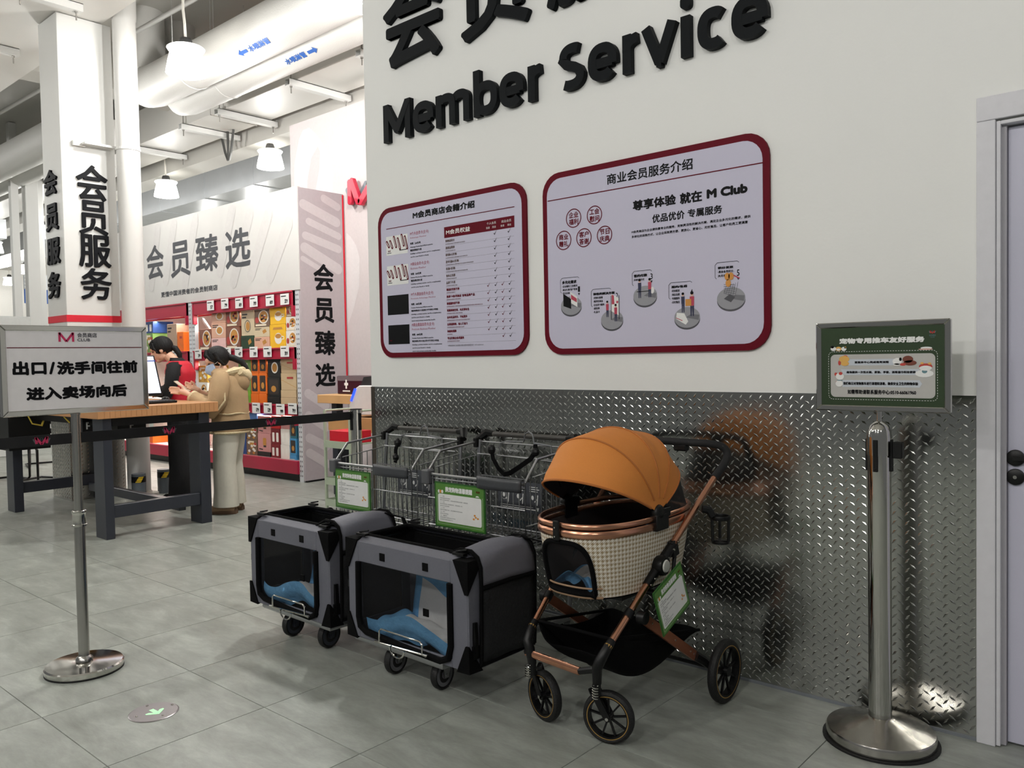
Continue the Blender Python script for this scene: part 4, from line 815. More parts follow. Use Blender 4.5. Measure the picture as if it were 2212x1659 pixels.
for i, ((cx, cy), rx, bl, tr, ttl, sub_, num, (nx, ny), br) in enumerate(steps):
    a, b = SP.ab(*k6(cx, cy)); ra = SP.ab(*k6(cx + rx, cy))[0] - a; rb = ra * .72; q = MB()
    flat(q, SP, ellipse(a, b - .008, ra, rb, 32), .0004, 1); flat(q, SP, ellipse(a, b, ra, rb, 32), .0008, 0)
    flat(q, SP, [(a - ra * .1, b), (a + ra * .9, b - rb * .3), (a + ra * .95, b + rb * .2), (a + ra * .3, b + rb * .3)], .0010, 7)
    wpx(q, SP, ttl, *k6(*bl), *k6(*tr), bold=.0012, k=4, m=2); A = SP.ab(*k6(*bl)); sc_ = (SP.ab(*k6(*tr))[0] - A[0]) / len(ttl) * .52
    for k, s in enumerate(sub_): write(q, SP, s, A[0], A[1] - .0165 * (k + 1), A[0] + sc_ * len(s) * 1.0, A[1] - .0165 * (k + 1) + .011, bold=.0004, k=3, m=2, res=1)
    n_ = SP.ab(*k6(nx, ny)); write(q, SP, num, n_[0] - .006, n_[1] - .012, n_[0] + .006, n_[1] + .014, bold=.0006, k=3, m=2); flat(q, SP, [(n_[0] - .006, n_[1] - .018), (n_[0], n_[1] - .028), (n_[0] + .006, n_[1] - .018)], .001, 2)
    X0_, Z1_ = SP.ab(*k6(br[0], (br[1] + br[3]) / 2)); Z0_ = SP.ab(*k6(br[0], br[3]))[1]; X1_ = SP.ab(*k6(br[2], br[1]))[0]; Z1_ = SP.ab(*k6((br[0] + br[2]) / 2, br[1]))[1]
    line(q, SP, X0_, Z0_ + .006, X0_, Z1_ - .01, .0018, .001, 2); line(q, SP, X0_, Z1_ - .01, X0_ + .01, Z1_, .0018, .001, 2); line(q, SP, X0_ + .01, Z1_, X1_ - .008, Z1_, .0018, .001, 2); line(q, SP, X1_ - .008, Z1_, X1_, Z1_ - .006, .0018, .001, 2); line(q, SP, X0_, Z0_ + .006, X0_ + .006, Z0_, .0018, .001, 2)
    def man(x, y, h, top, hair=2, lean=0):
        flat(q, SP, [(x - h * .07, y), (x - h * .02, y), (x, y + h * .4), (x - h * .08, y + h * .45)], .0013, 5); flat(q, SP, [(x + h * .03, y), (x + h * .08, y), (x + h * .09, y + h * .45), (x, y + h * .4)], .0013, 5)
        flat(q, SP, [(x - h * .09, y + h * .42), (x + h * .09, y + h * .42), (x + h * .1 + lean, y + h * .8), (x - h * .1 + lean, y + h * .8)], .0014, top); flat(q, SP, ellipse(x + lean, y + h * .9, h * .07, h * .1, 12), .0015, 6); flat(q, SP, ellipse(x + lean, y + h * .94, h * .075, h * .07, 12), .0016, hair)
    if i == 0:
        flat(q, SP, [(a - ra * .75, b - .0), (a + 0, b - rb * .35), (a + 0, b + rb * .7), (a - ra * .75, b + rb * 1.35)], .0014, 2); flat(q, SP, [(a - ra * .05, b + rb * .3), (a + ra * .6, b - rb * .2), (a + ra * .6, b + rb * .9), (a - ra * .05, b + rb * 1.5)], .0012, 3); flat(q, SP, [(a, b + rb * .7), (a + ra * .55, b + rb * .3), (a + ra * .55, b + rb * .7), (a, b + rb * 1.2)], .0013, 4)
    if i == 1:
        flat(q, SP, [(a - ra * .05, b + rb * .9), (a + ra * .65, b + rb * .4), (a + ra * .65, b + rb * 2.2), (a - ra * .05, b + rb * 2.7)], .0011, 3); flat(q, SP, [(a, b + rb * 1.6), (a + ra * .25, b + rb * 1.6), (a + ra * .2, b + rb * 2.5), (a, b + rb * 2.6)], .0012, 4); flat(q, SP, ellipse(a + ra * .5, b + rb * 1.8, ra * .1, ra * .1, 12), .0012, 4)
        for t in (-.05, .65): line(q, SP, a + ra * t, b, a + ra * t, b + rb * 2.5, .003, .0013, 2)
        man(a - ra * .4, b + rb * .3, .075, 4); man(a + ra * .35, b - rb * .2, .08, 4)
    if i == 2: man(a - ra * .45, b - rb * .2, .085, 5); man(a + ra * .4, b - rb * .2, .085, 4); line(q, SP, a - ra * .7, b + rb * .45, a + ra * .35, b + rb * .45, .003, .0017, 2); flat(q, SP, ellipse(a + ra * .62, b + rb * .5, ra * .16, rb * .35, 14), .0012, 3)
    if i == 3: man(a - ra * .3, b + rb * .5, .085, 5); man(a + ra * .4, b + rb * .1, .105, 4); flat(q, SP, [(a - ra * .1, b + rb * 1.1), (a + ra * .35, b + rb * 1.1), (a + ra * .35, b + rb * 1.75), (a - ra * .1, b + rb * 1.75)], .0018, 8); flat(q, SP, [(a - ra * .85, b - rb * .1), (a - ra * .1, b - rb * .7), (a + ra * .1, b - rb * .4), (a - ra * .2, b + rb * .4), (a - ra * .8, b + rb * .5)], .0015, 3); line(q, SP, a - ra * .85, b, a - ra * .35, b - rb * .3, .003, .0017, 4)
    if i == 4:
        for t in range(6): line(q, SP, a - ra * .5, b + rb * (.5 + .16 * t), a + ra * .3, b + rb * (.2 + .2 * t), .0015, .0014, 1); line(q, SP, a - ra * (.5 - .16 * t), b + rb * (.5 - .06 * t), a - ra * (.3 - .16 * t), b + rb * (1.2 + .05 * t), .0012, .0014, 1)
        line(q, SP, a + ra * .15, b + rb * 2.1, a + ra * .62, b + rb * 1.75, .005, .0016, 4); flat(q, SP, [(a - ra * .5, b), (a, b - rb * .35), (a + ra * .3, b + rb * .1), (a - ra * .1, b + rb * .4)], .0012, 1)
        for (dx, dy) in ((-.25, 2.0), (.02, 2.0), (-.18, 1.4)): flat(q, SP, ellipse(a + ra * dx, b + rb * dy, .012, .016, 14), .0018, 8)
    build(q, 'step_picture', [M_DISC, M_DISC2, M_INK, M_PAPER, M_ROSEP, M_NAVY, mat('skin_print', (214, 176, 156), .5), mat('disc_mid', (112, 112, 118), .5), mat('coin_print', (206, 142, 62), .5)], s2)
# ================================================================ pet trolleys: wire carts with soft crates
M_NET = netting('black_netting', (20, 20, 22), .70); M_NETD = netting('dense_netting', (16, 16, 18), .12)
M_BLUEPAD = mat('pad_blue_backing', (110, 170, 216), .7, noise=(60, .12), bump=(40, .5)); M_WHITEPAD = mat('pad_white_fleece', (222, 222, 222), .85, noise=(20, .06), bump=(30, .5))
M_GREEN = mat('notice_green', (84, 132, 56), .35, noise=(9, .12)); M_GREEND = mat('notice_dark_green', (40, 92, 34), .35); M_GREYP = mat('grey_plastic', (84, 85, 88), .4); M_CHARC = mat('charcoal_plastic', (62, 64, 68), .4)
M_CATO = mat('orange_print', (224, 150, 60), .5)
def notice(pl, a0, b0, a1, b1, lab, loc, grp='green notices on the pet carts'):
    t = thing('notice_card', lab, 'sign', loc, grp); w, h = a1 - a0, b1 - b0
    X = lambda s: a0 + w * s; Y = lambda s: b0 + h * s
    build(MB().prism([(a0, b0), (a1, b0), (a1, b1), (a0, b1)], pl, 0, .004), 'holder', M_GREEND, t)
    build(MB().prism([(X(.025), Y(.03)), (X(.975), Y(.03)), (X(.975), Y(.965)), (X(.025), Y(.965))], pl, .004, .0045), 'green_sheet', M_GREEN, t)
    build(MB().prism(rrect(X(.07), Y(.12), X(.93), Y(.74), w * .03, 4), pl, .0045, .005), 'white_field', M_PAPER, t)
    q = MB(); write(q, pl, '携宠购物温馨提醒', X(.22), Y(.79), X(.76), Y(.91), bold=w * .004, n=.0052, k=4, m=0)
    for k in range(40):
        s = k / 40; flat(q, pl, [(X(.05 + .9 * s), Y(.075)), (X(.062 + .9 * s), Y(.075)), (X(.062 + .9 * s), Y(.082)), (X(.05 + .9 * s), Y(.082))], .0052, 0)
    for x in (.045, .95):
        for k in range(24): flat(q, pl, [(X(x), Y(.1 + .66 * k / 24)), (X(x + .006), Y(.1 + .66 * k / 24)), (X(x + .006), Y(.115 + .66 * k / 24)), (X(x), Y(.115 + .66 * k / 24))], .0052, 0)
    L = ['一、须知', '宠物须乘坐专用推车', '请勿让宠物离开推车，如遇宠物排泄请及时清理，谢谢配合', '二、卫生', '请勿将宠物放入食品购物车，请勿抱宠入内', '请勿在卖场内喂食', '三、安全', '宠物须佩戴牵引绳，请全程看护好您的宠物', '四、时间', '请勿长时间停留', '五、温馨提示', '若有宠物伤人事件由主人负责', '如有疑问请联系服务中心']
    for k, s in enumerate(L):
        ttl = len(s) < 7; b = Y(.69 - k * .043); write(q, pl, s, X(.11 if not ttl else .12), b - h * .013, X(.11 + min(.56, .0235 * len(s))), b + h * .011, n=.0052, m=1, res=1)
    for (x, y, c_) in ((.76, .28, 2), (.8, .32, 2), (.78, .36, 2), (.84, .3, 2)): flat(q, pl, ellipse(X(x + .02), Y(y), w * .02, h * .022, 8), .0053, c_)
    for (x, c_) in ((.09, 0), (.12, 2), (.16, 0)): flat(q, pl, ellipse(X(x), Y(.79), w * .022, h * .04, 10), .0054, c_)
    flat(q, pl, [(X(.82), Y(.76)), (X(.9), Y(.76)), (X(.87), Y(.79)), (X(.84), Y(.79))], .0054, 0)
    crown(q, pl, X(.87), Y(.87), w * .07, h * .05, .0053, 3, 3)
    build(q, 'print', [M_PAPER, M_INK, M_CATO, M_WINE], t); return t
def pad(xl, xr, y0, y1, z0, zf, zb, lab, seed):
    rn = random.Random(seed); ph = [rn.uniform(0, 6) for _ in range(6)]
    def fn(a, b):
        x = xl + (xr - xl) * a; k = .012 * math.sin(9 * a + ph[0]) + .01 * math.sin(17 * a + ph[1] + 5 * b) + .008 * math.sin(23 * b + ph[2])
        if b < .22: t = b / .22; y = y0 + .012 + .03 * t * t; z = zf + .03 * math.sin(7 * a + ph[3]) - (zf - z0 - .02) * t
        elif b < .68: t = (b - .22) / .46; y = y0 + .042 + (y1 - y0 - .1) * t; z = z0 + .02 + .02 * math.sin(3.1 * t) + k
        else: t = (b - .68) / .32; y = y1 - .058 + .04 * t; z = z0 + .02 + (zb - z0) * t * (.55 + .45 * math.sin(1.2 + 2.6 * a + ph[4]) ** 2)
        return (x, min(y + k * .5, y1 - .012), max(z, z0 + .006))
    m = MB().surf(fn, 36, 40)
    m.m = [1 if 0.24 < ((i // 36) / 40) < .86 and 2 < (i % 36) < 33 else 0 for i in range(len(m.f))]
    o = build(m, 'pee_pad', [M_BLUEPAD, M_WHITEPAD], smooth=60); tag(o, lab, 'pet pad', 'pet pads in the crates'); return hand_off(o, ((xl + xr) / 2, (y0 + y1) / 2, z0))
def crate(xl, xr, y0, y1, z0, z1, lab, up=False):
    t = thing('pet_crate', lab, 'pet carrier', ((xl + xr) / 2, (y0 + y1) / 2, z0), 'grey soft pet crates')
    th = .012; fw = .075
    # front face with window
    def frame_y(y, yb, name, m, ins, w0, w1, wz, bz):
        f = MB(); f.box(xl + .004, xl + w0, y, yb, z0, z1 - .01).box(xr - w1, xr - .004, y, yb, z0, z1 - .01).box(xl + w0, xr - w1, y, yb, z1 - wz, z1 - .01).box(xl + w0, xr - w1, y, yb, z0, z0 + bz)
        return build(f, name, m, t, bevel=.003)
    frame_y(y0, y0 + th, 'front_frame', M_GREYFAB, 0, fw, fw + .02, .10, .035)
    frame_y(y1 - th, y1, 'rear_frame', M_GREYFAB, 0, fw, fw, .1, .06)
    wl, wr, wb, wt = xl + fw, xr - fw - .02, z0 + .035, z1 - .10
    F = Plane('y', y0 - .001)
    bd = rrect(wl - .006, wb - .012, wr + .008, wt + .05, .05, 5); pts = [F.pt(a, b, .003) for a, b in bd if b <= wt + .004]
    build(MB().tube([F.pt(wl + .004, wt, .003), F.pt(wl, wb + .06, .003), F.pt(wl + .012, wb + .018, .003), F.pt(wl + .05, wb, .003), F.pt((wl + wr) / 2, wb - .014, .003), F.pt(wr - .06, wb - .02, .003), F.pt(wr - .015, wb, .003), F.pt(wr, wb + .05, .003), F.pt(wr, wt, .003)], .014, 8), 'window_binding', M_BLACKF, t, smooth=True)
    build(MB().add([F.pt(wl, wb, -.004), F.pt(wr, wb, -.004), F.pt(wr, wt, -.004), F.pt(wl, wt, -.004)], [(0, 1, 2, 3)]), 'window_net', M_NET, t)
    build(MB().add([(xl + fw, y1 - .006, z0 + .06), (xr - fw, y1 - .006, z0 + .06), (xr - fw, y1 - .006, z1 - .1), (xl + fw, y1 - .006, z1 - .1)], [(0, 1, 2, 3)]), 'rear_net', M_NET, t)
    # sides: grey edging, black pocket and net
    for x, s in ((xl, 1), (xr, -1)):
        e = MB().box(x, x + s * th, y0 + .002, y0 + .07, z0, z1 - .01).box(x, x + s * th, y1 - .06, y1 - .002, z0, z1 - .01).box(x, x + s * th, y0 + .07, y1 - .06, z1 - .1, z1 - .01).box(x, x + s * th, y0 + .07, y1 - .06, z0, z0 + .05)
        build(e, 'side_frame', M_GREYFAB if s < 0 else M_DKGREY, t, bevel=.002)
        build(MB().box(x + s * .003, x + s * .008, y0 + .06, y1 - .05, z0 + .03, z1 - .08), 'side_net', M_NETD, t)
        build(MB().box(x - s * .006, x, y0 + .075, y1 - .065, z0 + .05, z0 + .2), 'side_pocket', M_BLACKF, t, bevel=.003)
    build(MB().box(xl + .004, xr - .004, y0 + .004, y1 - .004, z0, z0 + .008), 'crate_floor', M_BLACKF, t)
    # top rim: grey strips round the opening with black inner binding and black frame tubes
    tz = z1; i0, i1, i2, i3 = xl + .06, xr - .06, y0 + .055, y1 - .05
    rim = MB()
    rim.add([(xl + .006, y0 + .004, tz - .014), (xr - .006, y0 + .004, tz - .014), (i1, i2, tz + .004), (i0, i2, tz + .004)], [(0, 1, 2, 3)]); rim.add([(xl + .006, y1 - .004, tz - .014), (xr - .006, y1 - .004, tz - .014), (i1, i3, tz + .004), (i0, i3, tz + .004)], [(0, 3, 2, 1)])
    rim.add([(xl + .006, y0 + .004, tz - .014), (i0, i2, tz + .004), (i0, i3, tz + .004), (xl + .006, y1 - .004, tz - .014)], [(0, 1, 2, 3)]); rim.add([(xr - .006, y0 + .004, tz - .014), (i1, i2, tz + .004), (i1, i3, tz + .004), (xr - .006, y1 - .004, tz - .014)], [(0, 3, 2, 1)])
    build(rim, 'top_rim', M_GREYFAB, t, solid=.006)
    ip = rrect(i0, i2, i1, i3, .03, 4); build(MB().tube([(a, b, tz + .006) for a, b in ip], .008, 7, closed=True), 'opening_binding', M_BLACKF, t, smooth=True)
    ip2 = rrect(xl + .02, y0 + .02, xr - .02, y1 - .02, .03, 4); build(MB().tube([(a, b, tz - .032) for a, b in ip2], .011, 7, closed=True), 'inner_frame', M_BLACK, t, smooth=True)
    ip3 = rrect(xl + .03, y0 + .03, xr - .03, y1 - .03, .03, 4)
    m = MB().surf(lambda a, b: (*ip3[int(round(a * len(ip3))) % len(ip3)], tz - .02 - .07 * b), len(ip3), 1, cu=True); build(m, 'inner_valance', M_BLACKF, t)
    # corner caps
    for k, (cx, sx) in enumerate(((xl, 1), (xr, -1))):
        for (cz, sz) in ((z1 - .006, -1), (z0 - .003, 1)):
            a = .1 if sz < 0 else .085; d_ = .014; m = MB()
            P0 = (cx - sx * .004, y0 - .004, cz + .002); 
            m.add([P0, (cx + sx * a * .75, y0 - .004, cz), (cx + sx * .012, y0 - .005, cz + sz * a * 1.25), (cx - sx * .004, y0 - .004, cz + sz * a * 1.25), (cx - sx * .005, y0 + a * .8, cz), (cx + sx * a * .6, y0 + .05, cz + .004)],
                  [(0, 1, 2, 3), (0, 3, 4), (0, 4, 5, 1)])
            build(m, 'corner_cap', M_BLACKF, t, solid=.007)
    for (ax_, ay_) in ((xl + .07, y0 + .03), (xr - .07, y0 + .03), (xl + .06, y1 - .02), (xr - .06, y1 - .02)):
        build(MB().box(ax_ - .03, ax_ + .03, ay_ - .012, ay_ + .012, tz + .008, tz + .018).tube([(ax_ - .02, ay_, tz + .02), (ax_ + .03, ay_ + .01, tz + .03)], .004, 5), 'buckle_clip', M_BLACK, t)
    for fx in (.32, .68): build(MB().box(xl + (xr - xl) * fx - .016, xl + (xr - xl) * fx + .016, y0 - .003, y0, z1 - .075, z1 - .043), 'velcro_tab', M_BLACKF, t)
    for fx, fz in ((.68, wb + .14),): build(MB().box(xl + (xr - xl) * fx - .016, xl + (xr - xl) * fx + .016, y0 - .004, y0 + .0, fz, fz + .03), 'velcro_tab', M_BLACKF, t)
    build(MB().tube([(xr + .002, y0 + .03, z0 + .19), (xr + .008, y0 + .028, z0 + .13), (xr + .006, y0 + .03, z0 + .06)], .012, 4).box(xr - .004, xr + .012, y0 + .015, y0 + .045, z0 + .05, z0 + .1), 'side_strap', M_BLACK, t)
    build(MB().box(xl - .03, xl, y0 + .02, y0 + .05, z0 + .2, z0 + .23).tube([(xl - .02, y0 + .03, z0 + .2), (xl - .025, y0 + .03, z0 + .17), (xl - .015, y0 + .03, z0 + .16), (xl - .012, y0 + .03, z0 + .19)], .003, 5), 'strap_hook', M_BLACK, t)
    # cover flap folded over the right side
    zt = z1 + .012 if not up else z1 + .022
    path = [(xr - .16, zt - .02), (xr - .09, zt + .012), (xr - .03, zt + .012), (xr + .004, zt - .008), (xr + .02, zt - .045), (xr + .022, zt - .125)]
    low = [(xr + .022, zt - .125), (xr + .02, z0 + .25), (xr + .018, z0 + .1), (xr + .014, z0 + .02)]
    def sheet(pth, y_a, y_b, bul): 
        def fn(a, b):
            k = b * (len(pth) - 1); i = min(int(k), len(pth) - 2); f_ = k - i; x = pth[i][0] * (1 - f_) + pth[i + 1][0] * f_; z = pth[i][1] * (1 - f_) + pth[i + 1][1] * f_
            s = math.sin(math.pi * a); return (x + bul * s + .004 * math.sin(11 * b + 4 * a), y_a + (y_b - y_a) * a, z + .012 * s - .01 * abs(a - .5))
        return fn
    ya, yb_ = y0 + .05, y1 + .01
    build(MB().surf(sheet(path, ya, yb_, .01), 12, 16), 'cover_flap', M_GREYFAB, t, solid=.006, smooth=60)
    for y in (ya, yb_): build(MB().tube([(a + .002, y, b + .001) for a, b in path + low[1:]], .008, 6), 'flap_binding', M_BLACKF, t, smooth=True)
    build(MB().surf(sheet(low, ya, yb_, .006), 8, 8), 'flap_net', mat('black_flap', (24, 25, 28), .8, bump=(80, .4)), t, solid=.004, smooth=60)
    build(MB().tube([(low[0][0] + .004, ya, low[0][1]), (low[0][0] + .014, (ya + yb_) / 2, low[0][1] + .008), (low[0][0] + .004, yb_, low[0][1])], .010, 6).tube([(low[-1][0], ya, low[-1][1]), (low[-1][0], yb_, low[-1][1])], .008, 6), 'flap_hem', M_BLACKF, t)
    build(MB().tube([(xr - .02, y1 - .01, z1 + .03), (xr + .06, y1 + .03, z1 + .01), (xr + .11, y1 + .02, z1 - .05), (xr + .15, y1 - .0, z1 - .07)], 1, 4, flat=(.004, .02, (0, .3, 1))), 'carry_strap', M_BLACKF, t)
    return t
def caster(parent, x, y, zinc, R=.0625, name='caster'):
    sub = build(MB().lathe([(.0, -.014), (R * .5, -.015), (R * .55, -.012), (R * .8, -.012), (R * .93, -.016), (R, -.009), (R, .009), (R * .93, .016), (R * .8, .012), (R * .55, .012), (R * .5, .015), (0, .014)], (x, y, R), 28, (1, .12, 0)), name, M_RUBBER, parent, smooth=True)
    hub = build(MB().lathe([(0, -.017), (R * .3, -.017), (R * .3, .017), (0, .017)], (x, y, R), 16, (1, .12, 0)).lathe([(R * .55, -.0135), (R * .8, -.0135), (R * .8, .0135), (R * .55, .0135)], (x, y, R), 24, (1, .12, 0)), 'wheel_hub', mat('hub_grey', (108, 108, 112), .4) if zinc else M_DKGREY, parent)
    mf = M_ZINC if zinc else M_DKGREY; fk = MB()
    for s in (-1, 1):
        fx = x + s * .024; fk.add([(fx, y - .012, R - .012), (fx, y + .012, R - .012), (fx, y + .03, .13), (fx, y - .02, .13), (fx + s * .003, y - .012, R - .012), (fx + s * .003, y + .012, R - .012), (fx + s * .003, y + .03, .13), (fx + s * .003, y - .02, .13)], [(0, 1, 2, 3), (4, 7, 6, 5), (0, 4, 5, 1), (1, 5, 6, 2), (2, 6, 7, 3), (3, 7, 4, 0)])
    fk.box(x - .027, x + .027, y - .02, y + .03, .127, .135).cyl((x - .03, y, R), (x + .03, y, R), .006, n=8)
    build(fk, 'fork', mf, parent); return sub
def wire_cart(cx, zinc, lab):
    t = thing('wire_cart', lab, 'cart', (cx, 2.7, 0), 'wire carts carrying the pet crates'); hw = .31; Rw = .0026
    fy, fz, ry, rz, bz = 2.70, .83, 3.06, .93, .50
    # chassis
    build(MB().tube([(cx - hw + .04, 2.22, .142), (cx + hw - .04, 2.22, .142), (cx + hw, 3.0, .142), (cx - hw, 3.0, .142)], .011, 8, closed=True).tube([(cx - hw, 3.0, .142), (cx - hw, 3.03, .5), (cx - hw + .01, 3.06, .94)], .011, 8).tube([(cx + hw, 3.0, .142), (cx + hw, 3.03, .5), (cx + hw - .01, 3.06, .94)], .011, 8)
          .tube([(cx - hw, 2.6, .142), (cx + hw, 2.6, .142)], .008, 6), 'chassis', M_ZINC, t, smooth=True)
    for (x, y) in ((cx - .14 + (.01 if not zinc else .045), 2.29), (cx + .14 + (.01 if not zinc else .045), 2.3), (cx - hw + .02, 2.97), (cx + hw - .02, 2.97)): caster(t, x, y, zinc)
    # rims
    rails = MB()
    for s in (-1, 1): rails.tube([(cx + s * hw, fy, fz - .02), (cx + s * hw, fy + .085, fz + .075), (cx + s * hw, ry, rz)], .006, 8)
    rails.tube([(cx - hw, fy - .005, fz - .025), (cx + hw, fy - .005, fz - .025)], .0075, 8)
    build(rails, 'top_rails', M_ZINC, t, smooth=True)
    r2 = MB()
    for s in (-1, 1): r2.tube([(cx + s * hw, fy + .05, fz + .0), (cx + s * hw, ry - .02, rz - .07)], Rw * 1.2, 6)
    for z in (.785, .69, .56, .535, .51): r2.tube([(cx - hw, fy, z), (cx + hw, fy, z)], Rw * 1.3, 6)
    for z in (.62, .51): r2.tube([(cx + hw, fy, z), (cx + hw, ry - .03, z)], Rw * 1.2, 6).tube([(cx - hw, fy, z), (cx - hw, ry - .03, z)], Rw * 1.2, 6)
    r2.tube([(cx - hw, ry, rz), (cx + hw, ry, rz)], Rw * 1.6, 6).tube([(cx - hw + .02, ry - .03, rz - .06), (cx + hw - .02, ry - .03, rz - .06)], Rw * 1.4, 6).tube([(cx - hw, ry - .02, .51), (cx + hw, ry - .02, .51)], Rw * 1.4, 6)
    build(r2, 'cross_wires', M_ZINC, t, kind='stuff')
    g = MB(); n = 18
    for i in range(n + 1):
        x = cx - hw + 2 * hw * i / n; g.tube([(x, fy, fz - .025), (x, fy, bz)], Rw, 5)
    build(g, 'front_grille', M_ZINC, t, kind='stuff')
    for s in (-1, 1):
        g = MB()
        for i in range(10):
            y = fy + (ry - .03 - fy) * i / 9; zt = fz - .0 + (rz - .07 - fz) * i / 9; g.tube([(cx + s * hw, y, zt), (cx + s * hw, y, bz)], Rw, 5)
        build(g, 'side_grille', M_ZINC, t, kind='stuff')
    g = MB()
    for i in range(15):
        x = cx - hw + .03 + 2 * (hw - .03) * i / 14; g.tube([(x, ry - .03, rz - .07), (x, ry - .02, bz + .01)], Rw, 5)
    build(g, 'rear_grille', M_ZINC, t, kind='stuff')
    g = MB()
    for i in range(18): g.tube([(cx - hw + 2 * hw * i / 17, fy, bz), (cx - hw + 2 * hw * i / 17, ry - .02, bz + .01)], Rw, 5)
    for y in (fy, fy + .12, fy + .24, ry - .03): g.tube([(cx - hw, y, bz), (cx + hw, y, bz)], Rw * 1.3, 5)
    build(g, 'basket_floor', M_ZINC, t, kind='stuff')
    # child flap with hanger loop
    y = 3.0; z = rz
    build(MB().tube([(cx - .11, y, z - .05), (cx - .105, y, z + .006), (cx - .06, y, z + .018), (cx + .05, y, z + .022), (cx + .062, y, z + .06), (cx + .085, y, z + .072), (cx + .108, y, z + .06), (cx + .118, y, z + .018), (cx + .22, y, z + .01), (cx + .225, y, z - .05)], .0036, 7).tube([(cx - .15, y - .02, z - .05), (cx + .26, y - .02, z - .06)], .0034, 6), 'child_flap', M_ZINC, t, smooth=True)
    # handle
    build(MB().tube([(cx - .29, 3.1, .968), (cx + .29, 3.1, .968)], .0135, 12), 'handle', mat('handle_grey', (66, 63, 60), .35), t, smooth=True)
    for s in (-1, 1):
        build(MB().tube([(cx + s * .24, 3.1, .968), (cx + s * .285, 3.1, .972), (cx + s * .325, 3.06, .935)], [.016, .019, .015], 8), 'handle_end', M_BLACK, t, smooth=True)
        build(MB().box(cx + s * hw - .012, cx + s * hw + .012, ry - .03, ry + .005, rz - .03, rz + .02), 'hinge_block', M_BLACK, t, bevel=.004)
    # bumpers
    build(MB().box(cx - hw - .022, cx - hw + .03, fy - .028, fy + .02, fz - .075, fz - .004), 'corner_bumper', M_GREYP, t, bevel=.006)
    build(MB().surf(lambda a, b: (cx + .045 + .26 * a, fy - .022 - .012 * math.sin(math.pi * a), fz - .06 + .055 * b), 14, 3), 'front_bumper', M_CHARC, t, solid=.012, smooth=60)
    build(MB().surf(lambda a, b: (cx + .045 + .26 * a, fy - .015 + .03 * b, fz - .003), 4, 2), 'bumper_top', M_CHARC, t)
    # dark information plate lying against the rear grille
    pl = Plane('y', 2.93); x0 = cx - .06; x1 = cx + .215; z0, z1 = .625, .77
    build(MB().prism([(x0, z0), (x1, z0), (x1 + .01, z1), (x0 + .01, z1)], pl, 0, .004), 'info_plate', mat('info_charcoal', (72, 74, 80), .4), t)
    q = MB()
    for k in range(3):
        a = x0 + .025 + k * .09
        for j in range(3): line(q, pl, a, z1 - .02 - j * .01, a + .05 + .01 * (j % 2), z1 - .02 - j * .01, .003, .005)
        line(q, pl, a + .045, z0 + .04, a + .05, z0 + .09, .005, .005); line(q, pl, a + .03, z0 + .055, a + .045, z0 + .07, .005, .005)
        flat(q, pl, ellipse(a + .018, z0 + .075, .008, .011, 10), .005); ring(q, pl, a + .018, z0 + .072, .016, .02, .0015, .005, 0, 18) if k == 0 else None
    line(q, pl, x0 + .02, z0 + .018, x1 - .03, z0 + .018, .004, .005); line(q, pl, x0 + .02, z0 + .028, x1 - .05, z0 + .028, .002, .005); flat(q, pl, [(x1 - .03, z0 + .03), (x1 - .012, z0 + .03), (x1 - .021, z0 + .012)], .005)
    build(q, 'info_print', M_PAPER, t)
    # front luggage wire and loop
    yy = 2.165; xa = -2.70 if zinc else -3.50; w = .325
    build(MB().tube([(xa, yy, .178), (xa + .03, yy, .182), (xa + .03, yy, .228), (xa + .045, yy, .238), (xa + w - .045, yy, .236), (xa + w - .03, yy, .226), (xa + w - .03, yy, .186), (xa + w, yy, .19)], .0035, 7).tube([(xa, yy, .176), (xa + w, yy, .188)], .0045, 7).tube([(xa + .11, yy, .182)] + [(xa + .155 - .045 * math.cos(k * math.pi / 8), yy - .012, .18 - .035 * math.sin(k * math.pi / 8)) for k in range(9)], .0035, 7)
          .tube([(xa + .03, yy, .18), (xa + .03, 2.22, .15)], .004, 5).tube([(xa + w - .03, yy, .186), (xa + w - .03, 2.22, .15)], .004, 5), 'luggage_wire', M_CHROME, t, smooth=True)
    return t
cA = wire_cart(-3.36, False, 'left wire cart, standing at the corner end of the tread plate wall')
cB = wire_cart(-2.62, True, 'right wire cart with a black strap, between the left cart and the stroller')
crate(-3.715, -3.055, 2.2, 2.56, .155, .588, 'left grey and black soft pet crate on black casters', True); crate(-2.918, -2.178, 2.2, 2.56, .155, .588, 'right grey soft pet crate with a grey cover flap over its side')
pad(-3.63, -3.16, 2.2, 2.54, .165, .28, .46, 'blue and white pet pad in the left crate', 3); pad(-2.82, -2.29, 2.2, 2.54, .165, .27, .47, 'blue and white pet pad in the right crate', 8)
NP = Plane('y', 2.682)
notice(NP, -3.645, .568, -3.345, .778, 'green notice card hanging on the left wire cart', (-3.5, 2.68, .57)); notice(NP, -2.86, .562, -2.53, .776, 'green notice card hanging on the right wire cart', (-2.7, 2.68, .56))
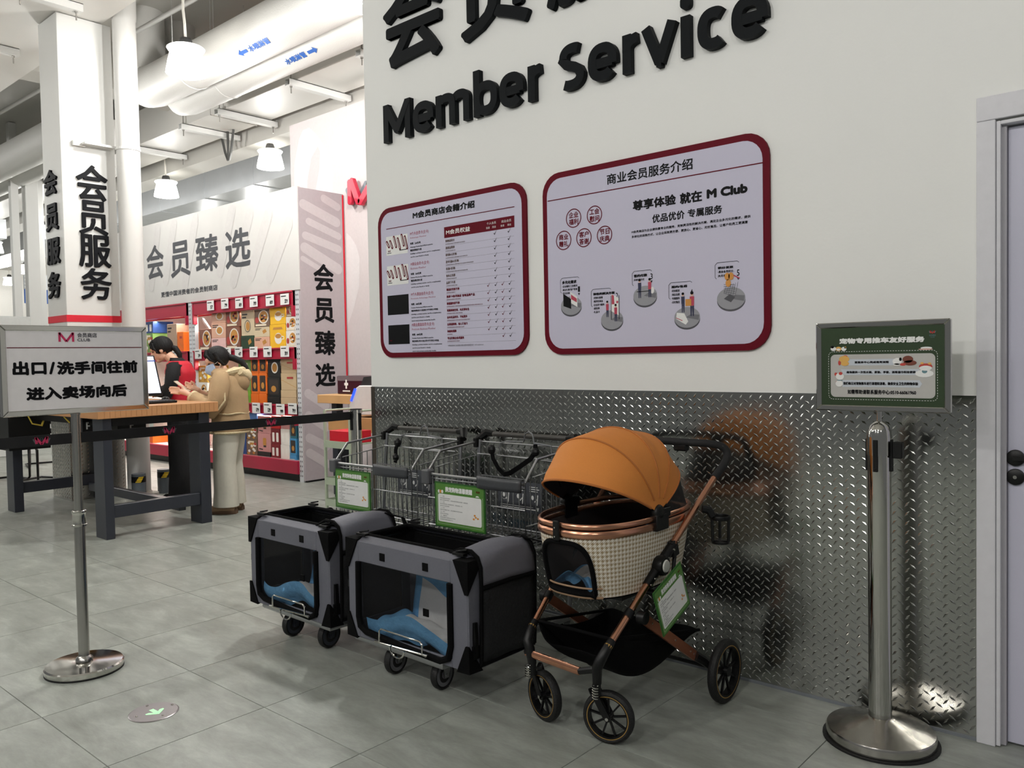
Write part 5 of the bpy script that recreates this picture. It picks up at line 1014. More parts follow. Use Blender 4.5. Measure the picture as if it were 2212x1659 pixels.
# seat straps
for (cx, pts, nm) in ((-2.62, [(-2.76, 2.975, .905), (-2.74, 2.965, .86), (-2.70, 2.955, .82), (-2.655, 2.95, .792), (-2.62, 2.95, .80), (-2.56, 2.955, .835), (-2.50, 2.965, .875), (-2.475, 2.975, .91), (-2.48, 2.98, .945)], 'v-shaped black seat strap slung across the right cart'), (-3.36, [(-3.47, 2.975, .9), (-3.475, 2.965, .86), (-3.47, 2.96, .82), (-3.475, 2.96, .79)], 'short black strap hanging in the left cart')):
    o = build(MB().tube(pts, 1, 4, flat=(.004, .016, (0, 1, .2))), 'seat_strap', M_BLACKF); tag(o, nm, 'strap'); hand_off(o, pts[0])
    e = build(MB().ball((pts[0][0], pts[0][1], pts[0][2]), .022, .018, .026, 10).ball((pts[-2][0], pts[-2][1], pts[-2][2]), .02, .018, .022, 10), 'strap_knot', M_BLACK); e.data.transform(Matrix.Translation(-Vector(pts[0]))); e.parent = o
# ================================================================ pet stroller
def houndstooth():
    m = bpy.data.materials.new('houndstooth_weave'); m.use_nodes = True; nt = m.node_tree; N = nt.nodes; L = nt.links; b = N['Principled BSDF']; b.inputs['Roughness'].default_value = .85
    uv = N.new('ShaderNodeUVMap'); uv.uv_map = 'UVMap'; sx = N.new('ShaderNodeSeparateXYZ'); L.new(uv.outputs[0], sx.inputs[0])
    def mth(op, a, c=None):
        n = N.new('ShaderNodeMath'); n.operation = op
        for i, q in enumerate((a, c)):
            if q is None: continue
            if isinstance(q, (int, float)): n.inputs[i].default_value = q
            else: L.new(q, n.inputs[i])
        return n.outputs[0]
    S = 1 / .0165
    fx = mth('FRACT', mth('MULTIPLY', sx.outputs[0], S)); fy = mth('FRACT', mth('MULTIPLY', sx.outputs[1], S))
    A = mth('GREATER_THAN', fx, .5); B = mth('GREATER_THAN', fy, .5)
    D = mth('GREATER_THAN', mth('FRACT', mth('MULTIPLY', mth('ADD', fx, fy), 2.0)), .55)
    both = mth('MULTIPLY', A, B); either = mth('MAXIMUM', A, B); mid = mth('MULTIPLY', mth('SUBTRACT', either, both), D)
    fac = mth('MAXIMUM', both, mid)
    mx = N.new('ShaderNodeMix'); mx.data_type = 'RGBA'; mx.inputs[6].default_value = rgb((226, 220, 208)); mx.inputs[7].default_value = rgb((158, 138, 106)); L.new(fac, mx.inputs[0]); L.new(mx.outputs[2], b.inputs['Base Color'])
    return m
M_HT = houndstooth(); M_ORANGE = mat('orange_canopy_fabric', (206, 128, 54), .75, noise=(260, .08), bump=(9, .3)); M_INNER = mat('brown_lining', (52, 42, 40), .85); M_GOLD = mat('gold_trim', (200, 160, 90), .35, .8)
SX, SYc = -1.775, 2.62
st = thing('pet_stroller', 'pet stroller with an orange canopy, houndstooth cabin and copper frame', 'stroller', (SX, 2.62, 0))
def sup(a, hw, hl, e=2.7):
    c, s = math.cos(a), math.sin(a); return (hw * math.copysign(abs(c) ** (2 / e), c), hl * math.copysign(abs(s) ** (2 / e), s))
HW, HL, RZ = .205, .355, .765
arc = [0]; NP_ = 128
for i in range(NP_):
    p, q = sup(2 * math.pi * i / NP_, HW, HL), sup(2 * math.pi * (i + 1) / NP_, HW, HL); arc.append(arc[-1] + math.dist(p, q))
def cab(a, b, off=0):
    t = 2 * math.pi * a; k = 1 - .09 * b - .05 * b * b; x, y = sup(t, HW * k + off, HL * k + off)
    return (SX + x, SYc + y, RZ - .03 - (RZ - .03 - .505) * b)
m = MB().surf(lambda a, b: cab(a, b), NP_, 40, m=0, uv=lambda a, b: (arc[min(NP_, int(round(a * NP_)))], .24 * b))
def barch(a): s_ = min(1, abs(a - .75) / .072); return .93 - .80 * (1 - s_ ** 3) ** (1 / 3)
wnd = lambda a, b: abs(a - .75) < .072 and barch(a) < b < .93
m.m = []
for i in range(40):
    for j in range(NP_):
        m.m.append(1 if wnd((j + .5) / NP_, (i + .5) / 40) else 0)
build(m, 'cabin', [M_HT, M_NET], st, smooth=True)
build(MB().surf(lambda a, b: cab(a, b, -.006), NP_, 8, m=0), 'cabin_lining', netting('lining', (70, 62, 52), .0), st, smooth=True).data.materials[0] = M_INNER
# open the lining behind the window
lin_ = [o for o in st.children if o.name.startswith('cabin_lining')][0]
bmx = bmesh.new(); bmx.from_mesh(lin_.data); o_ = ORG[st.name]
dead = [f for f in bmx.faces if f.calc_center_median().y + o_[1] < SYc - HL * .8 and abs(f.calc_center_median().x + o_[0] - SX) < .13]
bmesh.ops.delete(bmx, geom=dead, context='FACES'); bmx.to_mesh(lin_.data); bmx.free()
bp = []
for i in range(41):
    s_ = -math.cos(math.pi * i / 40); a_q = .75 + .072 * s_; bp.append(cab(a_q, barch(a_q), .004))
for i in range(11): bp.append(cab(.822 - .0144 * i, .94, .004))
build(MB().tube(bp, .0095, 8, closed=True), 'window_binding', M_BLACKF, st, smooth=True)
build(MB().tube([cab(.655 + .19 * i / 20, .99, .006) for i in range(21)], .005, 6).tube([cab(.655 + .19 * i / 20, .84, .005) for i in range(21)], .0035, 6), 'tan_piping', mat('tan_piping', (150, 120, 92), .6), st, smooth=True)
bot = [cab(i / NP_, 1)[:2] for i in range(NP_)]
build(MB().add([(x, y, .506) for x, y in bot], [tuple(range(NP_))]).add([(x, y, .5) for x, y in bot], [tuple(range(NP_))]), 'cabin_floor', M_BLACKF, st)
for (z, off, r_) in ((RZ, 0, .0105), (RZ - .028, .001, .014)):
    build(MB().tube([(SX + sup(2 * math.pi * i / 64, HW + off, HL + off)[0], SYc + sup(2 * math.pi * i / 64, HW + off, HL + off)[1], z) for i in range(64)], 1, 10, closed=True, flat=(r_, .008, (0, 0, 1))), 'rim', M_COPPER, st, smooth=True)
def rimp(a, z=RZ, off=0): x, y = sup(a, HW + off, HL + off); return (SX + x, SYc + y, z)
c_ = P(1205, 1124, z=.755); ang = None
for k in range(200):
    a = math.pi + k / 200 * math.pi; p = rimp(a)
    u, v, _ = projp(*p)
    if ang is None or abs(u - 1206) < ang[0]: ang = (abs(u - 1206), a)
p = Vector(rimp(ang[1], RZ - .018, .012)); q2_ = Vector(rimp(ang[1] + .03, RZ - .018, .012)); tt = (q2_ - p).normalized()
build(MB().obox(p, tt * .014, tt.cross(Vector((0, 0, 1))) * .007, (0, 0, .036)), 'front_clip', M_BLACK, st, bevel=.004)
for dz in (.012, -.02): build(MB().lathe([(.0, .004), (.003, .004), (.003, 0)], p + Vector((0, 0, dz)) + tt.cross(Vector((0, 0, 1))) * .008, 8, tt.cross(Vector((0, 0, 1)))), 'rivet', M_CHROME, st)
# canopy
HY, HZ = 2.575, .785
def RR(th):
    xs = [22, 35, 60, 95, 130, 158]; ys = [.305, .318, .318, .302, .336, .352]
    return float(np.interp(th, xs, ys))
def can(a, b, k=1.0):
    th = 26 + (154 - 26) * b; ribs = [26, 60, 96, 126, 154]
    d = min(abs(th - r) for r in ribs); R_ = (RR(th) - .012 * min(1, d / 14)) * k
    ph = math.pi * a; x = (HW + .006) * math.cos(ph); s_ = math.sin(ph) ** .68 if math.sin(ph) > 0 else 0
    x *= (1 + .03 * math.sin(ph)); r = R_ * s_; t = math.radians(th)
    return (SX + x * k, HY - r * math.cos(t), HZ + r * math.sin(t) + .0)
build(MB().surf(lambda a, b: can(a, b), 48, 60), 'canopy', M_ORANGE, st, smooth=60)
build(MB().surf(lambda a, b: can(a, b, .985), 40, 30), 'canopy_lining', M_INNER, st, smooth=60)
for b in (0, (60 - 26) / 128, (96 - 26) / 128, (126 - 26) / 128, 1):
    build(MB().tube([can(i / 40, b, 1.002 if b else 1.0) for i in range(1, 40)], .0035 if b else .0045, 6), 'canopy_seam', mat('dark_orange_seam', (176, 104, 44), .75), st, smooth=True)
for b in (.25, .5, .75): build(MB().tube([can(i / 24, b, .975) for i in range(1, 24)], .005, 6), 'canopy_rib', M_BLACK, st, smooth=True)
for s in (-1, 1):
    x = SX + s * (HW + .004)
    build(MB().lathe([(0, -.016), (.026, -.016), (.03, -.006), (.03, .008), (.022, .014), (0, .014)], (x, HY, HZ), 20, (1, 0, 0)).box(x - .014, x + .014, HY - .03, HY + .055, RZ - .045, HZ - .005).box(x - .013, x + .013, HY, HY + .07, HZ - .022, HZ + .014), 'canopy_hinge', M_BLACK, st, smooth=True, bevel=.003)
def rnet(a, b):
    p = can(a, 1, .99); ph = math.pi * a; e = (SX + HW * math.cos(ph) * 1.0, SYc + (HL - .02) * (math.sin(ph) ** .62) if math.sin(ph) > 0 else SYc, RZ + .004)
    return tuple(p[i] * (1 - b) + e[i] * b for i in range(3))
build(MB().surf(rnet, 24, 6), 'rear_net', M_NETD, st)
# frame tubes
RT, RB = Vector((-1.538, 2.955, .868)), Vector((-1.605, 2.292, .352))
def mir(p): return Vector((2 * SX - p[0], p[1], p[2]))
def seg(t): return RT.lerp(RB, t)
for s in (0, 1):
    F_ = (lambda p: Vector(p)) if s == 0 else mir
    build(MB().tube([F_(seg(0)), F_(seg(.44))], .0125, 12), 'upper_tube', M_COPPER, st, smooth=True)
    build(MB().tube([F_(seg(.60)), F_(seg(1.0))], .0125, 12), 'lower_tube', M_COPPER, st, smooth=True)
    a1, a2, a3 = seg(.42), seg(.53), seg(.66)
    jb = MB().tube([F_(a1), F_(seg(.47)), F_(a2), F_(a3)], [.0175, .019, .021, .0165], 10)
    build(jb, 'folding_joint', M_BLACK, st, smooth=True)
    dn = seg(.545); o1 = Vector((.03, 0, 0)); 
    build(MB().lathe([(0, .02), (.034, .018), (.038, .0), (.034, -.02), (0, -.02)], F_(dn + Vector((.008, 0, 0))), 24, (1, 0, 0)), 'pivot_boss', M_BLACK, st, smooth=True)
    build(MB().lathe([(0, .025), (.021, .0245), (.024, .02), (0, .018)] if s == 0 else [(0, -.025), (.021, -.0245), (.024, -.02), (0, -.018)], F_(dn + Vector((.008, 0, 0))), 24, (1, 0, 0)), 'pivot_cover', mat('pale_disc', (206, 206, 198), .4), st, smooth=True)
    build(MB().obox(F_(seg(.43) + Vector((0, .012, -.012))), (.012, 0, 0), (0, .02, .004), (0, -.008, .03)).tube([F_(seg(.44) + Vector((0, .03, -.03))), F_(Vector((-1.555, 2.66, .56))), F_(Vector((-1.56, 2.655, .52)))], .0085, 6), 'fold_link', M_BLACK, st, bevel=.003)
    for tq in (.405, .45, .5, .62, .655): build(MB().lathe([(0, .004), (.0045, .003), (.0045, -.004)], F_(seg(tq) + Vector((.019, 0, 0))), 8, (1, 0, 0)), 'rivet', M_CHROME, st)
    build(MB().tube([F_(seg(.80)), F_(seg(.835))], .0175, 12), 'tube_collar', M_BLACK, st, smooth=True)
    build(MB().tube([F_(seg(.982)), F_(seg(1.0))], .0155, 12), 'gold_ring', M_GOLD, st, smooth=True)
    # elbow and fork
    wx = -1.632; hub = Vector((wx, 2.338, .0935)); top = Vector((-1.625, 2.30, .30))
    build(MB().tube([F_(seg(.955)), F_(seg(1.0)), F_(Vector((-1.612, 2.262, .318))), F_(Vector((-1.625, 2.262, .29))), F_(Vector((-1.63, 2.268, .235)))], [.014, .0165, .018, .018, .016], 10), 'front_elbow', M_BLACK, st, smooth=True)
    ax = Vector((.29, -.957, 0)) if s == 0 else Vector((-.26, -.966, 0)); hb = hub if s == 0 else Vector((-1.922, 2.338, .0935)); stem = F_(Vector((-1.63, 2.268, .235)))
    fwd = Vector((0, 0, 1)).cross(ax)
    fk = MB(); 
    for q_ in (-1, 1):
        A = hb + ax * q_ * .022; up_ = Vector((stem.x, stem.y, .19)) + ax * q_ * .022 ; knee = hb + ax * q_ * .022 - fwd * (.055 if s == 0 else .055) + Vector((0, 0, .10))
        fk.tube([A, knee, up_.lerp(knee, .5)], 1, 8, flat=(.013, .006, tuple(fwd)))
    fk.tube([stem, Vector((stem.x, stem.y, .195))], .014, 10)
    build(fk, 'front_fork', M_BLACK, st, smooth=True)
    sp_ = []; s0 = stem + ax * .02 - Vector((0, 0, .0))
    for k in range(41): an = k * 2 * math.pi / 8; sp_.append(s0 + Vector((math.cos(an) * .010, math.sin(an) * .010, -.045 * k / 40)))
    build(MB().tube(sp_, .0022, 5), 'spring', M_CHROME, st)
    build(MB().lathe([(0, .0285), (.006, .028), (.007, .022), (0, .02)], hb, 10, ax), 'axle_bolt', M_CHROME, st)
def wheel(c, ax, R, w, name):
    W = R / .093
    y_ = build(MB().lathe([(R * .80, -w * .45), (R * .88, -w * .5), (R * .97, -w * .36), (R, -w * .12), (R, w * .12), (R * .97, w * .36), (R * .88, w * .5), (R * .80, w * .45), (R * .80, -w * .45)], c, 48, ax), name, M_RUBBER, st, smooth=True)
    r_ = MB().lathe([(R * .74, -w * .4), (R * .81, -w * .42), (R * .81, w * .42), (R * .74, w * .4), (R * .74, -w * .4)], c, 40, ax)
    A = Vector(ax).normalized(); u_ = Vector((0, 0, 1)); v_ = A.cross(u_)
    for k in range(9):
        t = 2 * math.pi * k / 9; d = u_ * math.cos(t) + v_ * math.sin(t); r_.tube([Vector(c) + d * R * .12, Vector(c) + d * R * .77], 1, 4, flat=(w * .18, R * .045, tuple(A)))
    r_.lathe([(0, -w * .5), (R * .15, -w * .5), (R * .17, 0), (R * .15, w * .5), (0, w * .5)], c, 16, ax)
    build(r_, 'wheel_spokes', M_BLACK, y_)
    build(MB().lathe([(R * .79, w * .46), (R * .81, w * .47), (R * .822, w * .46)], c, 48, ax).lathe([(R * .79, -w * .46), (R * .81, -w * .47), (R * .822, -w * .46)], c, 48, ax), 'gold_ring', M_GOLD, y_)
    return y_
wheel((-1.632, 2.338, .0935), (.29, -.957, 0), .0935, .036, 'front_wheel'); wheel((-1.922, 2.338, .0935), (-.26, -.966, 0), .0935, .036, 'front_wheel')
wheel((-1.475, 2.905, .1225), (1, 0, 0), .1225, .036, 'rear_wheel'); wheel((-2.075, 2.905, .1225), (1, 0, 0), .1225, .036, 'rear_wheel')
for s in (0, 1):
    F_ = (lambda p: Vector(p)) if s == 0 else mir
    a = F_((-1.555, 2.445, .432)); b = F_((-1.545, 2.80, .195)); c = F_((-1.535, 2.905, .1225)); d = (b - a).normalized()
    build(MB().tube([a, b], 1, 4, flat=(.026, .009, (0, .5, 1))), 'rear_leg', mat('rose_gold_strip', (176, 112, 84), .4, .8), st)
    build(MB().tube([b - d * .01, F_((-1.54, 2.85, .165)), c + Vector((0, 0, .0))], [.02, .018, .014], 8).tube([c - Vector((.0, 0, 0)), F_((-1.48, 2.905, .1225))], .009, 8), 'rear_hub_arm', M_BLACK, st, smooth=True)
    build(MB().lathe([(0, .016), (.022, .014), (.024, -.014), (0, -.016)], a, 18, (1, 0, 0)), 'rear_pivot', M_BLACK, st, smooth=True)
    for t in (.12, .55, .85, .92): build(MB().lathe([(0, .003), (.004, .002), (.004, -.002)], a.lerp(b, t) + Vector((.0105 if s == 0 else -.0105, 0, 0)), 8, (1, 0, 0)), 'rivet', M_CHROME, st)
build(MB().tube([(-1.535, 2.905, .1225), (-2.015, 2.905, .1225)], .008, 8), 'rear_axle', M_BLACK, st)
build(MB().tube([(-1.70, 2.262, .262), (-1.945, 2.262, .275)], 1, 8, flat=(.015, .010, (0, 0, 1))), 'front_crossbar', M_COPPER, st, smooth=True)
build(MB().tube([(-1.70, 2.262, .262), (-1.63, 2.262, .285)], .012, 8).tube([(-1.945, 2.262, .275), (-1.92, 2.262, .285)], .012, 8), 'crossbar_ends', M_BLACK, st)
# handle
hp = [RT, Vector((-1.528, 3.02, .915)), Vector((-1.530, 3.055, .95)), Vector((-1.548, 3.05, .982)), Vector((-1.59, 3.02, .995)), Vector((-1.65, 3.0, .998)), Vector((SX, 2.985, 1.0))]
hp = hp + [mir(p) for p in hp[-2::-1]]
sm = []
for i in range(len(hp) - 1):
    p0, p1, p2, p3 = hp[max(i - 1, 0)], hp[i], hp[i + 1], hp[min(i + 2, len(hp) - 1)]
    for k in range(4):
        t = k / 4; sm.append(.5 * ((2 * p1) + (p2 - p0) * t + (2 * p0 - 5 * p1 + 4 * p2 - p3) * t * t + (-p0 + 3 * p1 - 3 * p2 + p3) * t ** 3))
sm.append(hp[-1])
build(MB().tube(sm, .0155, 12), 'handle_grip', mat('black_foam', (20, 20, 22), .8), st, smooth=True)
build(MB().box(SX + .04, SX + .10, 2.975, 3.01, .962, .99), 'fold_button', M_BLACK, st, bevel=.006)
# cup holder
ch0 = Vector((-1.51, 2.80, .70)); cpx = MB()
cpx.tube([(-1.525, 2.83, .765), (-1.505, 2.845, .76), (-1.49, 2.85, .735)], .015, 8)
cy = 2.885
cpx.tube([(-1.478 + .036 * math.cos(k * math.pi / 10), cy + .036 * math.sin(k * math.pi / 10), .728) for k in range(20)], 1, 6, closed=True, flat=(.009, .005, (0, 0, 1)))
for a in (0, 120, 240): cpx.tube([(-1.478 + .036 * math.cos(math.radians(a)), cy + .036 * math.sin(math.radians(a)), .728), (-1.478 + .034 * math.cos(math.radians(a)), cy + .034 * math.sin(math.radians(a)), .64), (-1.478, cy, .632)], .006, 6)
cpx.lathe([(0, 0), (.034, 0), (.034, .008), (0, .008)], (-1.478, cy, .628), 16)
build(cpx, 'cup_holder', M_BLACK, st, smooth=True)
# storage hammock
def ham(a, b):
    y = 2.33 + .54 * b; f_ = a * 2 - 1; ht = .375 - .10 * b - (.03 * math.sin(math.pi * b)); dp = .14 * math.sin(math.pi * min(1, .12 + b * .9)) ** .6
    hw = .165 + .045 * b; return (SX + hw * math.copysign(abs(f_) ** .55, f_) if abs(f_) > 1e-6 else SX, y, ht - dp * (1 - abs(f_) ** 3.5) - .006 * math.sin(9 * a + 4 * b))
build(MB().surf(ham, 24, 20), 'storage_basket', M_BLACKF, st, solid=.004, smooth=60)
build(MB().tube([(SX + .165, 2.33, .375), (SX + .21, 2.87, .275)], .006, 6).tube([(SX - .165, 2.33, .375), (SX - .21, 2.87, .275)], .006, 6).tube([(SX + .165, 2.33, .375), (SX - .165, 2.33, .375)], .006, 6), 'basket_hem', M_BLACKF, st)
build(MB().box(SX - .15, SX + .15, 2.42, 2.72, .485, .5).tube([(SX - .2, 2.56, .492), (SX + .2, 2.56, .492)], .01, 8), 'cabin_mount', M_BLACK, st)
pad(SX - .11, SX + .11, 2.36, 2.76, .508, .545, .68, 'blue and white pet pad inside the stroller cabin', 5)
# hanging card
TP = Plane('x', -1.505)
g = lambda u, v: Vector(P(u, v, x=-1.505))
o0, oU, oV = g(1432, 1376), g(1489, 1303), g(1393, 1306)
U_ = (oU - o0); V_ = (oV - o0); wd_, ht_ = U_.length, V_.length; V2 = V_ - U_.normalized() * V_.dot(U_.normalized())
notice(Frame(o0, U_, V2), 0, 0, wd_, V2.length * 1.04, 'green notice card tied at a slant to the stroller frame', tuple(o0))
# ================================================================ stands, belts, counter table
# right stanchion with the green pet cart notice
M_GFIELD = mat('deep_green_print', (44, 62, 36), .3, noise=(5, .2), coat=.4); M_FIELD = mat('pale_grey_field', (186, 184, 180), .35); M_BANNER = mat('pale_blue_banner', (196, 202, 210), .35)
CX, CY = -.912, 2.958
rs = thing('stanchion', 'polished steel post stand with a domed top and wide weighted base', 'stanchion', (CX, CY, 0))
build(MB().lathe([(0, 0), (.17, 0), (.177, .004), (.179, .03), (.175, .038), (.10, .062), (.05, .075), (.04, .08), (0, .08)], (CX, CY, .004), 64), 'base_plate', mat('swirled_steel', (196, 192, 186), .2, 1, bump=(7, .5), noise=(20, .05)), rs, smooth=True)
build(MB().lathe([(0, 0), (.19, 0), (.19, .006), (0, .006)], (CX, CY, 0), 48), 'rubber_foot', M_RUBBER, rs)
build(MB().lathe([(.038, .07), (.038, 1.0), (.0405, 1.0), (.0405, 1.06), (.0385, 1.083), (.03, 1.103), (.016, 1.115), (.009, 1.118), (.009, 1.155), (0, 1.155)], (CX, CY, 0), 48), 'post', M_CHROME, rs, smooth=True)
for a in (-90, 0, 90, 180):
    d = Vector((math.cos(math.radians(a)), math.sin(math.radians(a)), 0)); t = Vector((-d.y, d.x, 0)); c = Vector((CX, CY, 1.0)) + d * .0405
    build(MB().obox(c, t * .008, d * .004, (0, 0, .055)).lathe([(0, .006), (.0035, .005), (.0035, 0)], c - Vector((0, 0, .045)), 8, d), 'belt_slot', M_BLACK, rs, bevel=.002)
d = Vector((1, 0, 0)); t = Vector((-d.y, d.x, 0))
build(MB().obox(Vector((CX, CY, 1.02)) + d * .062, t * .015, d * .016, (0, 0, .028)), 'belt_head', M_BLACK, rs, bevel=.003)
gs = thing('pet_cart_sign', 'steel framed green notice about pet carts on top of the right stanchion', 'sign', (-.9, 2.94, 1.156))
GP = Plane('y', 2.93); x0, x1, z0, z1 = -1.12, -.682, 1.152, 1.462
def frame4(par, pl, a0, b0, a1, b1, w, n0, n1, m):
    for nm, poly in (('top', [(a0, b1), (a1, b1), (a1 - w, b1 - w), (a0 + w, b1 - w)]), ('bot', [(a0, b0), (a0 + w, b0 + w), (a1 - w, b0 + w), (a1, b0)]), ('l', [(a0, b0), (a0, b1), (a0 + w, b1 - w), (a0 + w, b0 + w)]), ('r', [(a1, b0), (a1 - w, b0 + w), (a1 - w, b1 - w), (a1, b1)])):
        build(MB().prism(poly, pl, n0, n1), 'frame_bar', m, par, bevel=.003)
frame4(gs, GP, x0, z0, x1, z1, .019, -.022, 0, M_CHROME)
build(MB().prism([(x0 + .019, z0 + .019), (x1 - .019, z0 + .019), (x1 - .019, z1 - .019), (x0 + .019, z1 - .019)], GP, -.012, -.004), 'green_sheet', M_GFIELD, gs)
def k9(x, y): return (1740 + x / 6.506, 670 + y / 6.506)
GQ = Plane('y', 2.9335)
q = MB(); A = GQ.ab(*k9(357, 1200)); B = GQ.ab(*k9(1825, 603)); A2 = GQ.ab(*k9(1825, 1243))
flat(q, GQ, rrect(A[0], A2[1], B[0], B[1], .016, 5), .0004, 0)
for (bl, tr, k) in (((600, 778), (1240, 683), 0), ((495, 912), (1600, 826), 1), ((520, 1078), (1640, 985), 2)):
    a, b = GQ.ab(*k9(*bl)), GQ.ab(*k9(*tr)); pts = [(a[0], a[1]), (b[0], a[1]), (b[0], b[1]), (a[0], b[1])]
    if k == 1: pts = [(a[0] + .012, a[1]), (b[0], a[1]), (b[0], b[1]), (a[0], b[1])]
    if k == 2: pts = [(a[0], a[1]), (b[0] - .008, a[1]), (b[0], (a[1] + b[1]) / 2), (b[0] - .008, b[1]), (a[0], b[1])]
    flat(q, GQ, pts, .0008, 1)
for s, bl, tr in (('至服务中心完成借用流程', (690, 750), (1172, 712)), ('商场提供一次性水碗、尿垫、手套、消毒湿巾和拾便袋', (578, 890), (1550, 852)), ('我们每日对宠物推车进行清理和消毒，确保安全卫生的购物体验', (532, 1052), (1585, 1012)), ('如需帮助请联系服务中心:0510-66061960', (592, 1178), (1556, 1125))): wpx(q, GQ, s, *k9(*bl), *k9(*tr), bold=.0006, n=.0012, k=4, m=2)
wpx(q, GQ, '宠物专用推车友好服务', *k9(475, 478), *k9(1675, 362), bold=.0016, n=.0012, k=6, m=3)
a0, b0 = GQ.ab(*k9(330, 1235)); a1, b1 = GQ.ab(*k9(1856, 560)); b0 = GQ.ab(*k9(1100, 1262))[1]
rr = rrect(a0, b0, a1, b1, .014, 3); per = []
for i in range(len(rr)):
    p, n_ = Vector(rr[i]), Vector(rr[(i + 1) % len(rr)]); L = (n_ - p).length; k = max(1, int(L / .0085))
    for j in range(k):
        s_ = p.lerp(n_, j / k); e_2 = p.lerp(n_, (j + .55) / k); line(q, GQ, s_.x, s_.y, e_2.x, e_2.y, .0014, .0012, 3)
def blob(x, y, rx, ry, m, n=.0014): a, b = GQ.ab(*k9(x, y)); flat(q, GQ, ellipse(a, b, rx / 6.506 * .00195, ry / 6.506 * .00163, 14), n, m)
for (x, y, rx, ry, m_) in ((395, 545, 34, 30, 3), (380, 520, 20, 18, 2), (465, 545, 36, 32, 4), (465, 555, 22, 16, 3), (540, 545, 30, 30, 3), (560, 525, 12, 14, 4), (1700, 530, 60, 16, 3), (1690, 548, 75, 10, 6),
                        (545, 690, 60, 48, 4), (560, 660, 30, 26, 5), (555, 750, 48, 34, 4), (480, 740, 16, 36, 5), (1290, 720, 50, 48, 3), (1265, 700, 18, 26, 2), (1335, 690, 14, 24, 2), (1285, 765, 40, 16, 3), (1370, 762, 32, 18, 5), (1440, 690, 56, 48, 7), (1470, 740, 70, 36, 7), (1425, 700, 30, 16, 5),
                        (1690, 790, 70, 40, 5), (1690, 815, 66, 34, 3), (1672, 890, 95, 50, 3), (1675, 860, 28, 26, 8), (1640, 745, 18, 14, 4), (1745, 750, 18, 14, 4), (485, 930, 48, 50, 3), (430, 900, 18, 24, 5), (495, 890, 22, 22, 5), (505, 935, 14, 8, 2), (475, 1030, 42, 46, 3), (440, 1020, 12, 24, 5), (485, 985, 34, 6, 8)): blob(x, y, rx, ry, m_, .0014 + .00001 * (x + y) % .0004)
a, b = GQ.ab(*k9(1785, 305)); crown(q, GQ, a, b, .02, .009, .0014, 5, 8); write(q, GQ, '会员商店', a - .01, b - .014, a + .01, b - .008, m=8, n=.0014); write(q, GQ, 'CLUB', a - .006, b - .019, a + .006, b - .0155, m=8, n=.0014)
build(q, 'notice_print', [M_FIELD, M_BANNER, M_INK, M_PAPER, mat('animal_yellow', (222, 172, 88), .5), mat('animal_red', (188, 62, 52), .5), mat('animal_pink', (214, 170, 158), .5), mat('animal_brown', (112, 52, 34), .5), mat('animal_teal', (96, 132, 140), .5)], gs)
# left exit sign stand
BX, BY = -3.848, 1.440
ls = thing('sign_stand', 'slim chrome sign stand on a round mirror base at the left', 'sign stand', (BX, BY, 0))
build(MB().lathe([(0, .004), (.155, .004), (.160, .008), (.162, .028), (.156, .034), (.03, .040), (0, .040)], (BX, BY, 0), 64), 'base_plate', M_CHROME, ls, smooth=True)
build(MB().lathe([(0, 0), (.161, 0), (.161, .006), (0, .006)], (BX, BY, 0), 48), 'rubber_foot', M_RUBBER, ls)
zc_ = P(174, 1117, x=BX)[2]
build(MB().lathe([(.03, .038), (.036, .044), (.034, .055), (.026, .062), (.023, .065), (.023, zc_ - .03), (.019, zc_)], (BX, BY, 0), 32), 'lower_tube', M_STEEL, ls, smooth=True)
build(MB().lathe([(.024, -.04), (.032, -.038), (.032, -.03), (.028, -.028), (.026, .01), (.028, .02), (.03, .022), (.03, .03), (.026, .032), (.019, .032)], (BX, BY, zc_), 32), 'height_collar', M_CHROME, ls, smooth=True)
build(MB().lathe([(.0185, zc_), (.0185, 1.142), (.021, 1.143), (.021, 1.149), (0, 1.149)], (BX, BY, 0), 24), 'upper_tube', M_STEEL, ls, smooth=True)
es = thing('direction_sign', 'white direction sign in a chrome frame on the slim stand', 'sign', (-3.84, BY, 1.15))
EP = Plane('x', -3.83); y0, y1, z0, z1 = 1.148, 1.762, 1.150, 1.536
frame4(es, EP, y0, z0, y1, z1, .024, -.03, 0, M_CHROME)
build(MB().prism([(y0 + .024, z0 + .024), (y1 - .024, z0 + .024), (y1 - .024, z1 - .024), (y0 + .024, z1 - .024)], EP, -.012, -.003), 'white_sheet', mat('glossy_white_sheet', (232, 228, 229), .12, coat=.6, bump=(9, .08)), es)
def k10(x, y): return (x / 5.53, 680 + y / 5.53)
EQ = Plane('x', -3.833); q = MB()
for s, bl, tr in (('出口', (150, 728), (552, 550)), ('/', (588, 712), (655, 562)), ('洗手间往前', (680, 718), (1640, 543)), ('进入卖场向后', (315, 1030), (1514, 824))): wpx(q, EQ, s, *k10(*bl), *k10(*tr), bold=.0034, n=.001, k=8, m=0)
A = EQ.ab(*k10(78, 395)); B = EQ.ab(*k10(1690, 402)); line(q, EQ, A[0], A[1], B[0], A[1], .0035, .001, 1)
wpx(q, EQ, '会员商店', *k10(922, 272), *k10(1155, 217), bold=.0006, n=.001, k=4, m=2); wpx(q, EQ, 'CLUB', *k10(922, 318), *k10(1075, 282), bold=.0006, n=.001, k=4, m=2)
a0, b0 = EQ.ab(*k10(700, 322)); a1, b1 = EQ.ab(*k10(880, 212)); a0 += .0; w = a1 - a0
for (xa, ya, xb, yb) in ((.06, .0, .06, 1), (.06, .95, .5, .02), (.5, .02, .94, .95), (.94, 1, .94, 0)): line(q, EQ, a0 + w * xa, b0 + (b1 - b0) * ya, a0 + w * xb, b0 + (b1 - b0) * yb, w * .15, .0012, 3)
